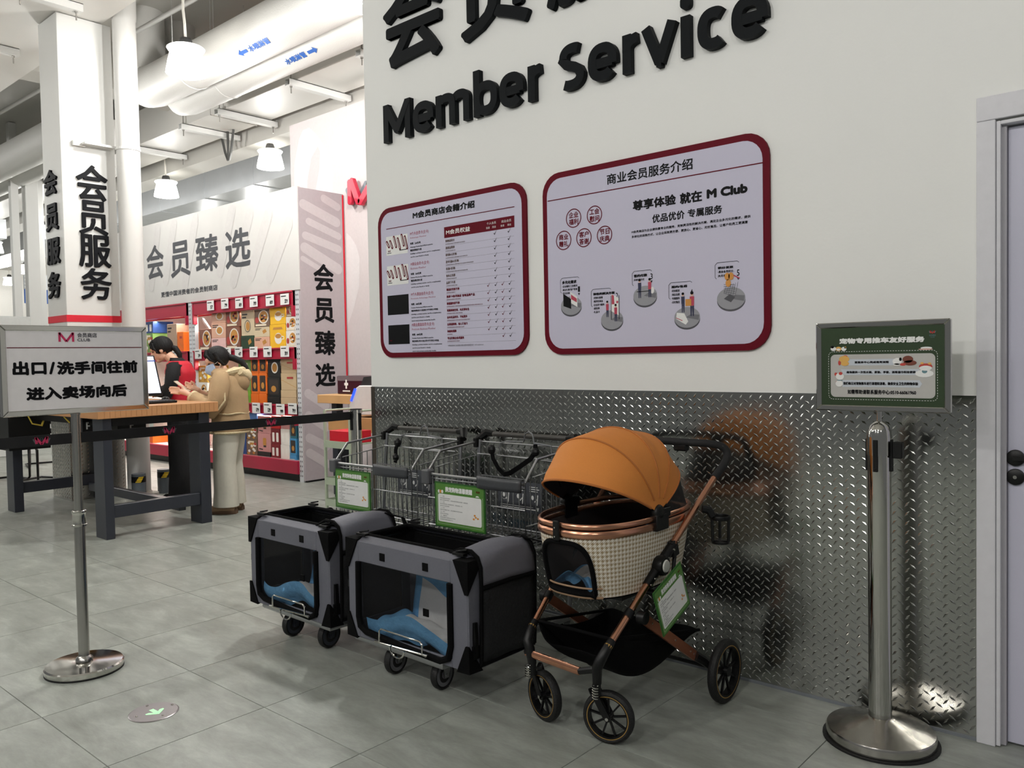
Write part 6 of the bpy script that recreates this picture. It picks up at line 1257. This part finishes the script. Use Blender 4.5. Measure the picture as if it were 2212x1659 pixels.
build(q, 'sign_print', [M_INK, M_WINE, M_GREYT, mat('rose_logo', (196, 44, 92), .4)], es)
# belt barrier
fp = thing('belt_post', 'polished steel belt post standing at the corner of the member wall', 'stanchion', (-4.36, 3.385, 0))
build(MB().lathe([(0, 0), (.16, 0), (.165, .02), (.06, .04), (.036, .05), (.036, 1.01), (.04, 1.012), (.04, 1.034), (0, 1.036)], (-4.36, 3.385, 0), 32), 'post', M_CHROME, fp, smooth=True)
build(MB().lathe([(0, 1.036), (.04, 1.036), (.04, 1.04), (0, 1.041)], (-4.36, 3.385, 0), 28), 'black_cap', M_BLACK, fp)
for (dx, dy) in ((0, -1), (1, 0)): build(MB().box(-4.36 + dx * .037 - .008, -4.36 + dx * .037 + .008, 3.385 + dy * .037 - .008, 3.385 + dy * .037 + .008, .90, 1.01), 'belt_slot', M_BLACK, fp)
bl = thing('barrier_belt', 'long black barrier belt with red and grey emblems stretched across', 'belt', (-4.37, 2.2, .97))
BXP = -4.365; e1 = P(757, 898, x=BXP); e0 = P(0, 959, x=BXP)
sl = (e1[2] - e0[2]) / (e1[1] - e0[1]); ye = -.2; zf = lambda y: e0[2] + sl * (y - e0[1])
build(MB().add([(BXP + s, y, zf(y) + h) for s in (-.001, .001) for (y, h) in ((ye, -.0265), (3.345, -.0265), (3.345, .0265), (ye, .0265))], [(0, 1, 2, 3), (7, 6, 5, 4), (0, 4, 5, 1), (1, 5, 6, 2), (2, 6, 7, 3), (3, 7, 4, 0)]), 'webbing', M_BELT, bl)
BP = Plane('x', BXP + .0012); q = MB()
for (u, v) in ((90, 955), (366, 935), (586, 916), (-190, 975)):
    a, b = BP.ab(u, v); crown(q, BP, a, zf(a), .075, .036, .0004, 0, 1, .15)
build(q, 'belt_emblems', [mat('belt_rose', (186, 44, 88), .6), mat('belt_grey', (74, 80, 82), .6)], bl)
# tall work table
tb = thing('work_table', 'tall work table with a thick butcher block top and dark grey legs', 'table', (-7.6, 3.08, 0))
build(MB().box(-8.70, -6.5, 2.59, 3.585, .945, 1.03), 'table_top', mat('butcher_block', (190, 138, 92), .42, noise=(3, .18)), tb, bevel=.004)
q = MB()
for k in range(1, 24): q.box(-6.4998, -6.499, 2.6 + k * .041, 2.6014 + k * .041, .95, 1.026)
build(q, 'glue_lines', mat('glue_line', (150, 98, 60), .5), tb, kind='stuff')
yl = P(250, 1165, x=-6.545)[1]; yr0 = P(437, 1131, x=-6.545)[1]; yr1 = P(459, 1128, x=-6.545)[1]
lg = [(-6.74, -6.545, 2.645, yl), (-6.74, -6.545, yr0, yr1), (-8.69, -8.50, 2.62, 2.70), (-8.69, -8.50, yr0, yr1 - .02)]
for (xa, xb, ya, yb) in lg: build(MB().box(xa, xb, ya, yb, 0, .944), 'leg', M_DKGREY, tb, bevel=.003)
zs0, zs1 = P(300, 1110, x=-6.58)[2], P(300, 1083, x=-6.58)[2]
build(MB().box(-6.62, -6.56, yl, yr0, zs0, zs1), 'stretcher', M_DKGREY, tb, bevel=.003)
build(MB().box(-8.59, -8.53, 2.70, yr0, .17, .27), 'stretcher', M_DKGREY, tb, bevel=.003)
build(MB().box(-8.5, -6.64, 3.28, 3.34, .12, .2), 'long_stretcher', M_DKGREY, tb, bevel=.003)
build(MB().box(-8.6, -6.56, 2.68, 2.72, .88, .944).box(-8.6, -6.56, 3.46, 3.5, .88, .944).box(-6.62, -6.56, yl, yr0, .88, .944), 'apron', M_BLACK, tb)
for i, (u0, u1, v0, v1) in enumerate(((178, 205, 905, 937), (255, 316, 918, 940), (20, 108, 905, 975))):
    a = P(u0, v1, x=-6.9 if i < 2 else -8.2); b = P(u1, v0, x=-6.9 if i < 2 else -8.2)
    o = build(MB().box(a[0] - .25, a[0], a[1], b[1], a[2], .944), 'power_box', M_BLACK, bevel=.004)
    if i < 2:
        c = Plane('x', a[0]); q = MB(); cx_, cz_ = (a[1] + b[1]) / 2, (a[2] + .93) / 2
        flat(q, c, [(cx_ - .02, cz_ - .025), (cx_ - .008, cz_ - .025), (cx_ - .008, cz_ + .02), (cx_ + .02, cz_ + .02), (cx_ + .02, cz_ + .032), (cx_ - .02, cz_ + .032)][:6], .001); flat(q, c, [(cx_ - .008, cz_ - .004), (cx_ + .01, cz_ - .004), (cx_ + .01, cz_ + .006), (cx_ - .008, cz_ + .006)], .001)
        e = build(q, 'white_mark', mat('dim_white', (170, 170, 168), .5)); e.parent = o
    tag(o, ('small black power box with a white mark under the near table edge', 'wide black power box with a white mark under the table', 'large black cabinet under the far end of the table')[i], 'box')
for k, (u, v) in enumerate(((75, 915), (155, 912), (190, 935))):
    p = Vector(P(u, v, x=-7.2 if k else -8.0)); p.z = min(p.z, .9)
    o = build(MB().tube([(p.x, p.y - .06, .944), (p.x, p.y - .02, p.z), (p.x + .02, p.y + .05, p.z - .02), (p.x, p.y + .1, .944)], .006, 6), 'yellow_cable', mat('yellow_cable', (196, 170, 60), .5), smooth=True); tag(o, ('yellow cable loop far left under the tabletop', 'yellow cable loop left of the chrome pole under the tabletop', 'yellow cable loop right of the chrome pole')[k], 'cable', 'cables under the table'); 
# monitor, keyboard, mouse
mb = P(345, 868, z=1.03)
mn = thing('monitor', 'bright computer monitor seen past the direction sign', 'monitor', (-7.3, 2.95, 1.031))
vr = Vector(P(352, 856, x=-7.25)); vt = Vector(P(343, 767, x=-7.3)); zt_ = vt.z
yr = vr.y; U = Vector((.28, .96, 0)).normalized(); o0 = Vector((-7.25, yr, 0)) - U * .54
MF = Frame((o0.x, o0.y, 1.10), U, (-.12, -.0, 1)); hh = zt_ - 1.10
build(MB().prism([(0, -.025), (.54, -.025), (.54 - .045, hh), (0, hh)], MF, -.03, 0), 'screen_body', M_BLACK, mn, bevel=.003)
build(MB().prism([(.012, .0), (.525, .0), (.485, hh - .01), (.012, hh - .01)], MF, 0, .001), 'lit_screen', mat('lit_screen', (226, 230, 250), .3, emit=.9, noise=(5, 0)), mn)
q = MB(); flat(q, MF, [(.3, hh - .055), (.5, hh - .055), (.5, hh - .045), (.3, hh - .045)], .002, 0); flat(q, MF, [(.36, hh - .13), (.43, hh - .13), (.43, hh - .122), (.36, hh - .122)], .002, 1); build(q, 'screen_lines', [mat('screen_blue', (70, 96, 180), .4), M_INK], mn)
c0 = o0 + U * .27; build(MB().box(c0.x - .12, c0.x + .06, c0.y - .1, c0.y + .1, 1.031, 1.045).box(c0.x - .06, c0.x - .035, c0.y - .03, c0.y + .03, 1.045, 1.2), 'monitor_stand', M_BLACK, mn)
k0 = P(340, 870, z=1.035)
o = build(MB().box(k0[0] - .08, k0[0] + .07, k0[1] - .30, k0[1] + .14, 1.031, 1.05), 'keyboard', M_BLACK, bevel=.004); tag(o, 'black keyboard lying in front of the monitor', 'keyboard'); q = MB()
for i in range(5):
    for j in range(15): q.box(k0[0] - .07 + i * .027, k0[0] - .048 + i * .027, k0[1] - .29 + j * .028, k0[1] - .266 + j * .028, 1.05, 1.056)
e = build(q, 'keys', M_CHARC, kind='stuff'); e.parent = o
m0 = P(387, 861, z=1.035); m0 = (m0[0] + .04, 3.52, m0[2]); o = build(MB().ball((m0[0], m0[1], 1.031), .05, .036, .035, 14), 'mouse', mat('mouse_black', (26, 26, 28), .25), smooth=True); tag(o, 'black mouse beside the keyboard on the wooden top', 'mouse'); hand_off(o, (m0[0], m0[1], 1.031))
# floor light disc
dc = P(332, 1539, z=0); fd = thing('floor_light', 'round steel emergency floor light with a pale green arrow', 'floor light', (dc[0], dc[1], 0))
build(MB().lathe([(0, .0008), (.0, .0035), (.088, .0035), (.092, .0015), (.092, .0005)], (dc[0], dc[1], 0), 48), 'steel_disc', mat('satin_disc', (150, 145, 146), .3, .9), fd)
FP = Plane('z', .0042); q = MB(); d_ = Vector(P(347, 1546, z=0)[:2]) - Vector(P(322, 1533, z=0)[:2]); d_.normalize(); n_ = Vector((-d_.y, d_.x)); C = Vector(P(334, 1539, z=0)[:2])
pt = lambda s, t: tuple(C + d_ * s + n_ * t)
for poly in ([pt(-.028, -.009), pt(.024, -.009), pt(.024, .009), pt(-.028, .009)], [pt(.036, 0), pt(.018, 0), pt(-.004, -.022), pt(-.004, -.036), pt(.006, -.036)], [pt(.036, 0), pt(.006, .036), pt(-.004, .036), pt(-.004, .022), pt(.018, 0)]):
    q.add([(a, b, .0042) for a, b in poly], [tuple(range(len(poly)))])
build(q, 'green_arrow', mat('pale_green_glow', (170, 226, 176), .5, emit=.5), fd)
for (u, v) in ((295, 1550), (352, 1547), (318, 1527), (372, 1524)):
    p = P(u, v, z=0); build(MB().lathe([(0, .006), (.005, .005), (.005, .003)], (p[0], p[1], 0), 8), 'screw', M_CHROME, fd)
# guard posts
for k, (u, v, lean) in enumerate(((301, 1076, 0), (356, 1064, -.03))):
    p = P(u, v, z=0); t = thing('guard_post', ('short grey guard post with a yellow and black band by the rain pipe', 'short grey guard post half hidden behind the clerk')[k], 'bollard', (p[0], p[1], 0), 'short guard posts by the pipe')
    build(MB().lathe([(0, 0), (.068, 0), (.068, .25), (.062, .25), (0, .245)], (p[0], p[1], 0), 28), 'post_body', mat('slate_grey', (92, 100, 106), .45), t, smooth=True)
    build(MB().lathe([(.069, .165), (.069, .225)], (p[0], p[1], 0), 28), 'black_band', M_BLACK, t)
    q = MB().surf(lambda a, b: (p[0] + .0697 * math.cos(-.9 + a * .75 + b * .5), p[1] + .0697 * math.sin(-.9 + a * .75 + b * .5), .167 + .056 * b), 6, 2); build(q, 'yellow_stripe', mat('hazard_yellow', (226, 190, 40), .4), t)
# black cantilever chairs beyond the table
for k, (x, y, r) in enumerate(((*P(84, 1040, z=0)[:2], .4), (*P(100, 1005, z=0)[:2], -.2), (*P(2, 1040, z=0)[:2], .1))):
    t = thing('office_chair', ('black cantilever chair right behind the far table legs', 'black cantilever chair farther back beside the steel cladding', 'black cantilever chair at the left edge behind the barrier belt')[k], 'chair', (x, y, 0), 'black chairs behind the table')
    t.rotation_euler = (0, 0, 0); s, c = math.sin(r), math.cos(r)
    R_ = lambda a, b, z: (x + a * c - b * s, y + a * s + b * c, z)
    for sd in (-.22, .22): build(MB().tube([R_(-.22, sd, .9), R_(-.2, sd, .47), R_(.2, sd, .45), R_(.24, sd, .4), R_(.24, sd, .05), R_(.2, sd, .018), R_(-.2, sd, .018)], .013, 7), 'sled_leg', M_BLACK, t, smooth=True)
    build(MB().tube([R_(-.2, -.22, .018), R_(-.2, .22, .018)], .013, 7), 'cross_tube', M_BLACK, t)
    build(MB().add([R_(a, b, z) for z in (.45, .49) for (a, b) in ((-.22, -.22), (.23, -.22), (.23, .22), (-.22, .22))], [(0, 3, 2, 1), (4, 5, 6, 7), (0, 1, 5, 4), (1, 2, 6, 5), (2, 3, 7, 6), (3, 0, 4, 7)]), 'seat', M_BLACKF, t, bevel=.01)
    build(MB().add([R_(a, b, z) for z in (.55, .93) for (a, b) in ((-.25, -.21), (-.21, -.21), (-.21, .21), (-.25, .21))], [(0, 3, 2, 1), (4, 5, 6, 7), (0, 1, 5, 4), (1, 2, 6, 5), (2, 3, 7, 6), (3, 0, 4, 7)]), 'backrest', M_BLACKF, t, bevel=.01)
# ================================================================ people
M_SKIN = mat('skin', (222, 176, 150), .5, noise=(40, .03)); M_HAIR = mat('black_hair', (6, 5, 6), .55, spec=.3, noise=(120, .3), bump=(160, .4)); M_SHIRT = mat('black_cloth', (16, 17, 20), .85, bump=(60, .3))
class Fig:
    def __init__(s, x, y, hd, name_lab, lean):
        d = Vector((hd[0], hd[1], 0)).normalized(); s.F = d; s.L = Vector((-d.y, d.x, 0)); s.o = Vector((x, y, 0))
        s.t = thing('person', name_lab, 'person', (x, y, 0))
    def w(s, f, l, z): return tuple(s.o + s.F * f + s.L * l + Vector((0, 0, z)))
    def loft(s, mb, rings, n=24, m=0, wob=0, seed=0, skip=None):
        """rings: (f, l, z, rf, rl)"""
        rn = random.Random(seed); ph = [rn.uniform(0, 6) for _ in range(4)]; fine = []
        for i in range(len(rings) - 1):
            for k in range(4):
                t = k / 4; t2 = t * t * (3 - 2 * t); fine.append([a * (1 - t2) + b * t2 if j > 2 else a * (1 - t) + b * t for j, (a, b) in enumerate(zip(rings[i], rings[i + 1]))])
        fine.append(list(rings[-1])); K = len(fine); vs = []; fs = []
        for i, (f, l, z, rf, rl) in enumerate(fine):
            for j in range(n):
                a = 2 * math.pi * j / n; q = 1 + wob * (math.sin(3 * a + ph[0] + i * .35) + .6 * math.sin(5 * a + ph[1] - i * .5) + .4 * math.sin(2 * a + ph[2] + i * .9)) / 2
                vs.append(s.w(f + rf * q * math.cos(a), l + rl * q * math.sin(a), z))
        for i in range(K - 1):
            for j in range(n):
                if skip and skip(i / (K - 1), j / n): continue
                fs.append((i * n + j, i * n + (j + 1) % n, (i + 1) * n + (j + 1) % n, (i + 1) * n + j))
        if not skip: fs.append(tuple(range(n))[::-1]); fs.append(tuple((K - 1) * n + j for j in range(n)))
        mb.add(vs, fs, m); return mb
    def limb(s, mb, pts, rs, n=12, m=0): return mb.tube([s.w(*p) for p in pts], rs, n, m=m)
    def head(s, c, tilt, yaw=0):
        s.hc = c; s.cy, s.sy = math.cos(yaw), math.sin(yaw); s.ct, s.st = math.cos(tilt), math.sin(tilt)
    def h(s, a, b, z):
        A_ = a * s.ct + z * s.st; return s.w(s.hc[0] + A_ * s.cy - b * s.sy, s.hc[1] + A_ * s.sy + b * s.cy, s.hc[2] - a * s.st + z * s.ct)
    def hv(s, a, b, z): p = Vector(s.h(a, b, z)) - Vector(s.h(0, 0, 0)); return p
    def hball(s, mb, c, r, n=20, m=0): return mb.ball(s.h(*c), *r, n=n, m=m, ax=(s.hv(1, 0, 0), s.hv(0, 1, 0), s.hv(0, 0, 1)))
    def headgeo(s, mb):
        s.hball(mb, (-.012, 0, .03), (.093, .074, .092)); s.hball(mb, (.025, 0, -.03), (.066, .058, .078)); s.hball(mb, (.06, 0, -.088), (.028, .03, .024), 12)
        s.hball(mb, (.07, 0, .03), (.03, .055, .03), 12)
        mb.tube([s.h(.088, 0, .022), s.h(.1, 0, .0), s.h(.108, 0, -.016)], [.008, .010, .012], 8); s.hball(mb, (.1, 0, -.022), (.012, .016, .009), 10)
        s.hball(mb, (.086, 0, -.052), (.011, .022, .007), 10); s.hball(mb, (.083, 0, -.063), (.011, .02, .007), 10)
        for b in (-.073, .073): s.hball(mb, (-.008, b, -.008), (.02, .010, .03), 10)
    def hand(s, mb, wr, palm, fdir, up, curl=1.0):
        """palm centre, finger direction and thumb direction in local axes"""
        fd = Vector(fdir).normalized(); u = Vector(up).normalized(); sd = fd.cross(u); P0 = Vector(palm)
        mb.tube([s.w(*wr), s.w(*(P0 - fd * .03)), s.w(*(P0 + fd * .03))], [.021, .026, .024], 10)
        for k, (L_, o) in enumerate(((.062, -.027), (.07, -.009), (.066, .009), (.052, .026))):
            b = P0 + fd * .03 + u * (-o); q = b + fd * L_ * .5 - sd * .012 * curl; e = q + fd * L_ * .28 - sd * .02 * curl; g = e + fd * L_ * .1 - sd * .016 * curl
            mb.tube([s.w(*b), s.w(*q), s.w(*e), s.w(*g)], [.0095, .009, .008, .007], 8)
        b = P0 - fd * .01 + u * .025; mb.tube([s.w(*b), s.w(*(b + u * .025 + fd * .02)), s.w(*(b + u * .03 + fd * .045 - sd * .01))], [.011, .010, .008], 8)
    def body(s, mb):
        o = build(mb, 'body', M_SKIN, s.t)
        md = o.modifiers.new('fuse', 'REMESH'); md.mode = 'VOXEL'; md.voxel_size = .0052; md.use_smooth_shade = True
        m2 = o.modifiers.new('soft', 'SMOOTH'); m2.iterations = 3; m2.factor = .5
        dg = bpy.context.evaluated_depsgraph_get(); me = bpy.data.meshes.new_from_object(o.evaluated_get(dg)); me.name = 'body'; o.modifiers.clear(); o.data = me
        return o
    def hair(s, line, back, k=1.0):
        """scalp surface; pushed under the skin where the face is"""
        def fn(a, b):
            t = b * math.pi; q = a * 2 * math.pi; x, y, z = math.sin(t) * math.cos(q), math.sin(t) * math.sin(q), -math.cos(t)
            X, Y, Z = -.016 + .107 * x, .086 * y, .034 + .104 * z
            face = X > line(Z, Y); low = Z < back(X)
            r = .72 if (face or low) else 1.0; w_ = 1 + .012 * math.sin(40 * q) * (1 if not face else 0)
            return s.h(-.016 + .107 * x * r * w_, .086 * y * r * w_, .034 + .104 * z * r)
        return MB().surf(fn, 64, 40, cu=True)
# ---- clerk
A = Fig(-7.90, 3.97, (-.75, -.66), 'clerk with black ponytail, black shirt and red vest behind the tall table', 0)
A.head((.19, .0, 1.50), .36, .18)
b = MB(); A.headgeo(b)
A.limb(b, [(.02, 0, 1.32), (.06, 0, 1.38), (.13, 0, 1.45)], [.062, .052, .05])
A.loft(b, [(0, 0, .86, .09, .14), (0, 0, .95, .10, .15), (0, 0, 1.1, .085, .12), (.01, 0, 1.25, .1, .145), (.02, 0, 1.34, .075, .15), (.03, 0, 1.38, .05, .06)])
for l in (-1, 1):
    A.limb(b, [(0, l * .085, .9), (.01, l * .09, .5), (-.01, l * .09, .09)], [.085, .055, .04]); A.limb(b, [(-.04, l * .09, .05), (.06, l * .09, .035), (.14, l * .09, .028)], [.035, .035, .028])
    A.limb(b, [(.01, l * .15, 1.33), (.03, l * .2, 1.13), (.2, l * .17, 1.085)], [.045, .036, .028]); A.hand(b, (.2, l * .17, 1.085), (.27, l * .15, 1.075), (1, -.1 * l, -.1), (0, -l, 0))
A.body(b)
build(A.hair(lambda Z, Y: .052 if Z < .048 else .2, lambda X: -.035 - .03 * (X < -.04)), 'hair', M_HAIR, A.t, smooth=True)
q = MB()
for k in range(13): y = -.054 + k * .009; q.tube([A.h(.04, y, .122 - abs(y) * .3), A.h(.073, y, .096 - abs(y) * .3), A.h(.09 - abs(y) * .45, y * 1.15, .05), A.h(.09 - abs(y) * .5, y * 1.2, .022)], [.011, .011, .010, .004], 8)
for sd in (-1, 1): q.tube([A.h(.05, sd * .055, .09), A.h(.05, sd * .07, .03), A.h(.03, sd * .074, -.02)], [.014, .012, .004], 8)
build(q, 'bangs', M_HAIR, A.t, smooth=True)
build(MB().tube([A.h(-.09, 0, .0), A.h(-.125, 0, -.03), A.h(-.14, .0, -.1), A.h(-.12, 0, -.17), A.h(-.10, 0, -.2)], [.022, .028, .027, .02, .006], 12), 'ponytail', M_HAIR, A.t, smooth=True)
q = MB()
for y in (-.03, .03): A.hball(q, (.078, y, .008), (.010, .014, .006), 10)
build(q, 'eyes', mat('dark_eye', (24, 18, 16), .3), A.t)
q = MB()
for y in (-.03, .03): A.hball(q, (.083, y, .028), (.006, .017, .004), 8)
build(q, 'eyebrows', M_HAIR, A.t); q = MB(); A.hball(q, (.093, 0, -.056), (.006, .018, .005), 10); build(q, 'lips', mat('lips', (176, 92, 88), .5), A.t)
q = MB(); A.loft(q, [(0, 0, .93, .115, .165), (0, 0, 1.02, .115, .16), (0, 0, 1.15, .108, .15), (.01, 0, 1.27, .125, .178), (.02, 0, 1.345, .105, .175), (.035, 0, 1.39, .072, .085), (.05, 0, 1.42, .062, .068)], wob=.03, seed=2); build(q, 'shirt', M_SHIRT, A.t, smooth=True)
for l in (-1, 1):
    q = MB(); A.limb(q, [(.01, l * .14, 1.34), (.01, l * .185, 1.28), (.02, l * .215, 1.15), (.06, l * .215, 1.085), (.2, l * .18, 1.085)], [.062, .066, .06, .056, .042], 16); build(q, 'sleeve', M_SHIRT, A.t, smooth=True)
q = MB(); A.loft(q, [(0, 0, .95, .125, .172), (0, 0, 1.05, .124, .168), (0, 0, 1.15, .118, .158), (.01, 0, 1.27, .136, .172), (.02, 0, 1.35, .112, .15), (.03, 0, 1.385, .085, .10)], n=40, wob=.02, seed=4,
    skip=lambda v, a: (v > .35 and min(a, 1 - a) < .015 + (v - .35) * .17) or (v > .52 and (abs(a - .25) < .075 or abs(a - .75) < .075) and v < .95)); build(q, 'vest', mat('red_vest', (196, 20, 44), .6, bump=(40, .2)), A.t, solid=.006, smooth=True)
c0 = Vector(A.w(.115, .085, 1.2)); nf = (A.F * .8 + A.L * .6).normalized(); FR = Frame(c0 + nf * .022, Vector((0, 0, 1)).cross(nf), (0, 0, 1)); q = MB(); write(q, FR, '会员', -.025, .012, .025, .032, bold=.001); write(q, FR, '商店', -.03, -.02, .02, 0, bold=.001); build(q, 'vest_print', M_PAPER, A.t)
for l in (-1, 1):
    q = MB(); A.loft(q, [(0, l * .075, .98, .11, .095), (0, l * .08, .85, .115, .1), (.01, l * .09, .6, .1, .09), (.0, l * .09, .35, .11, .095), (-.01, l * .095, .1, .135, .11), (-.01, l * .095, .03, .14, .112)], wob=.05, seed=5 + l); build(q, 'trouser_leg', M_SHIRT, A.t, smooth=True)
    q = MB(); A.limb(q, [(-.07, l * .09, .04), (.04, l * .09, .045), (.15, l * .09, .035), (.18, l * .09, .03)], [.038, .042, .038, .02], 12); build(q, 'shoe', M_BLACK, A.t, smooth=True)
# ---- customer
B = Fig(-6.86, 3.86, (-.75, -.66), 'customer in a tan hooded coat, white trousers and pale blue mask, holding a phone', 0)
B.head((.07, 0, 1.375), .40, .5)
b = MB(); B.headgeo(b)
B.limb(b, [(-.01, 0, 1.2), (.02, 0, 1.27), (.04, 0, 1.32)], [.06, .05, .05])
B.loft(b, [(-.02, 0, .8, .09, .14), (-.03, 0, .9, .10, .15), (-.03, 0, 1.05, .085, .12), (-.02, 0, 1.15, .1, .14), (.0, 0, 1.24, .07, .14), (.02, 0, 1.27, .05, .06)])
for l in (-1, 1):
    B.limb(b, [(-.02, l * .085, .84), (0, l * .09, .46), (-.01, l * .09, .09)], [.085, .055, .04])
    B.limb(b, [(-.04, l * .09, .05), (.06, l * .09, .035), (.13, l * .09, .028)], [.033, .034, .026])
B.limb(b, [(-.0, .15, 1.21), (.01, .2, 1.0), (.24, .13, 1.06), (.30, .10, 1.085)], [.045, .038, .027, .023]); B.hand(b, (.30, .10, 1.085), (.36, .075, 1.105), (1, -.15, .25), (0, 0, 1), 1.6)
B.limb(b, [(-.0, -.15, 1.21), (.01, -.2, 1.0), (.2, -.1, 1.06), (.25, -.05, 1.10)], [.045, .038, .027, .023]); B.hand(b, (.25, -.05, 1.10), (.29, -.02, 1.13), (.9, .4, .5), (0, 0, 1), 1.0)
B.body(b)
build(B.hair(lambda Z, Y: .045 + .25 * max(0, Z) if Z < .075 else .2, lambda X: -.045 - .04 * (X < -.02)), 'hair', M_HAIR, B.t, smooth=True)
q = MB()
for sd in (-1, 1):
    q.tube([B.h(.045, sd * .02, .125), B.h(.07, sd * .045, .085), B.h(.058, sd * .064, .04), B.h(.03, sd * .074, .0)], [.013, .014, .012, .005], 8); q.tube([B.h(.0, sd * .06, .08), B.h(.0, sd * .076, .02), B.h(-.03, sd * .072, -.05)], [.025, .02, .010], 10)
build(q, 'side_hair', M_HAIR, B.t, smooth=True)
build(MB().tube([B.h(-.1, 0, -.0), B.h(-.14, .02, -.03), B.h(-.19, .04, -.09), B.h(-.2, .05, -.17), B.h(-.18, .05, -.22)], [.03, .03, .028, .022, .008], 12), 'ponytail', M_HAIR, B.t, smooth=True)
q = MB()
for y in (-.03, .03): B.hball(q, (.078, y, .01), (.010, .014, .006), 10)
build(q, 'eyes', MATS['dark_eye'], B.t)
q = MB()
def mk(a, b_):
    t = (a - .5) * 2.5; z = .0 - .1 * b_; r = .076 + .03 * math.sin(math.pi * b_) * math.cos(t) ** 2; return B.h(.022 + (r + .004) * math.cos(t), .068 * math.sin(t), z)
q.surf(mk, 18, 8); build(q, 'face_mask', mat('mask_blue', (176, 200, 232), .7), B.t, solid=.002, smooth=True)
q = MB()
for sd in (-1, 1): q.tube([B.h(.04, sd * .066, -.01), B.h(0, sd * .082, .0)], .002, 4).tube([B.h(.04, sd * .064, -.08), B.h(-.005, sd * .082, -.03)], .002, 4)
build(q, 'ear_loops', M_PAPER, B.t)
M_COAT = mat('tan_suede', (172, 144, 108), .85, noise=(9, .12), bump=(14, .5)); M_FLEECE = mat('cream_fleece', (214, 196, 158), .95, bump=(120, .8)); M_JEAN = mat('off_white_trousers', (204, 200, 186), .85, bump=(8, .4))
q = MB(); B.loft(q, [(-.03, 0, .73, .17, .2), (-.04, 0, .76, .172, .203), (-.04, 0, .92, .158, .19), (-.04, 0, 1.08, .155, .185), (-.02, 0, 1.2, .15, .188), (0, 0, 1.27, .115, .165), (.02, 0, 1.31, .08, .09)], wob=.05, seed=11, n=32); build(q, 'coat', M_COAT, B.t, smooth=True)
for l in (-1, 1):
    q = MB(); e = .13 if l > 0 else -.10
    B.limb(q, [(-.01, l * .13, 1.25), (-.02, l * .2, 1.17), (0.0, l * .225, 1.02), (.06, l * .215, .965), (.14, l * .18, 1.0), (.245, e, 1.06)], [.07, .082, .083, .082, .075, .056], 18); build(q, 'coat_sleeve', M_COAT, B.t, smooth=True)
    build(MB().tube([B.w(.235, e * 1.02, 1.053), B.w(.262, e * .97, 1.07)], [.06, .057], 16), 'fleece_cuff', M_FLEECE, B.t, smooth=True)
    q = MB(); B.limb(q, [(-.05, l * .185, 1.27), (-.07, l * .235, 1.15), (-.085, l * .27, 1.03), (-.03, l * .29, .95)], .008, 6); build(q, 'fleece_seam', M_FLEECE, B.t)
    q = MB(); B.loft(q, [(-.03, l * .08, .86, .115, .1), (-.02, l * .085, .7, .115, .1), (0, l * .09, .45, .1, .09), (-.01, l * .092, .22, .105, .095), (-.01, l * .095, .07, .115, .1)], wob=.05, seed=15 + l); build(q, 'trouser_leg', M_JEAN, B.t, smooth=True)
    q = MB(); B.limb(q, [(-.09, l * .09, .05), (-.02, l * .09, .055), (.06, l * .09, .045), (.13, l * .09, .035), (.16, l * .09, .03)], [.04, .046, .043, .036, .02], 12); sh = build(q, 'shoe', mat('tan_shoe', (158, 128, 100), .7), B.t, smooth=True)
    q = MB(); B.limb(q, [(-.1, l * .09, .014), (.04, l * .09, .014), (.17, l * .09, .014)], [.036, .045, .03], 12); build(q, 'sole', mat('brown_sole', (104, 78, 58), .7), sh, smooth=True)
build(MB().tube([B.w(-.03 + .165 * math.cos(a), .2 * math.sin(a), .735) for a in [2 * math.pi * k / 28 for k in range(28)]], .012, 6, closed=True).tube([B.w(-.04 + .158 * math.cos(a), .192 * math.sin(a), .905 + .004 * math.sin(6 * a)) for a in [2 * math.pi * k / 28 for k in range(28)]], .007, 6, closed=True), 'fleece_hem', M_FLEECE, B.t, smooth=True)
q = MB()
def hood(a, b_):
    t = 2 * math.pi * a; r = .045 + .012 * math.sin(3 * t); u = math.pi * (b_ * 1.45 + .28); f, l = .01 + .145 * math.cos(u), .135 * math.sin(u)
    u = b_ * 1.5 * math.pi - .75 * math.pi + math.pi; f, l = .0 + .125 * math.cos(u), .115 * math.sin(u); drop = .5 * (1 + math.cos(u)); r *= .8 + .3 * (1 - drop)
    return B.w(f + r * math.cos(t) * math.cos(u), l + r * math.cos(t) * math.sin(u), 1.285 - .1 * drop + r * .9 * math.sin(t))
q.surf(hood, 14, 30); build(q, 'hood_fleece', M_FLEECE, B.t, smooth=True)
q = MB(); q.ball(B.w(-.135, 0, 1.2), .085, .11, .11, 20, ax=(B.F, B.L, Vector((0, 0, 1)))); build(q, 'hood_back', M_COAT, B.t, smooth=True)
build(MB().tube([B.w(-.165, .09, 1.28), B.w(-.2, 0, 1.24), B.w(-.165, -.09, 1.28)], [.03, .04, .03], 10), 'hood_rim', M_FLEECE, B.t, smooth=True)
pc = Vector(B.w(.375, .045, 1.155)); dirp = (B.F * .78 + Vector((0, 0, .62))).normalized(); pn = (Vector((0, 0, 1)) * .78 - B.F * .62).normalized()
ph = build(MB().obox(pc, dirp * .078, B.L * .037, pn * .004), 'phone', mat('cream_phone_case', (206, 190, 170), .4), bevel=.002); tag(ph, 'cream cased phone held by the customer in the tan coat', 'phone'); hand_off(ph, pc)
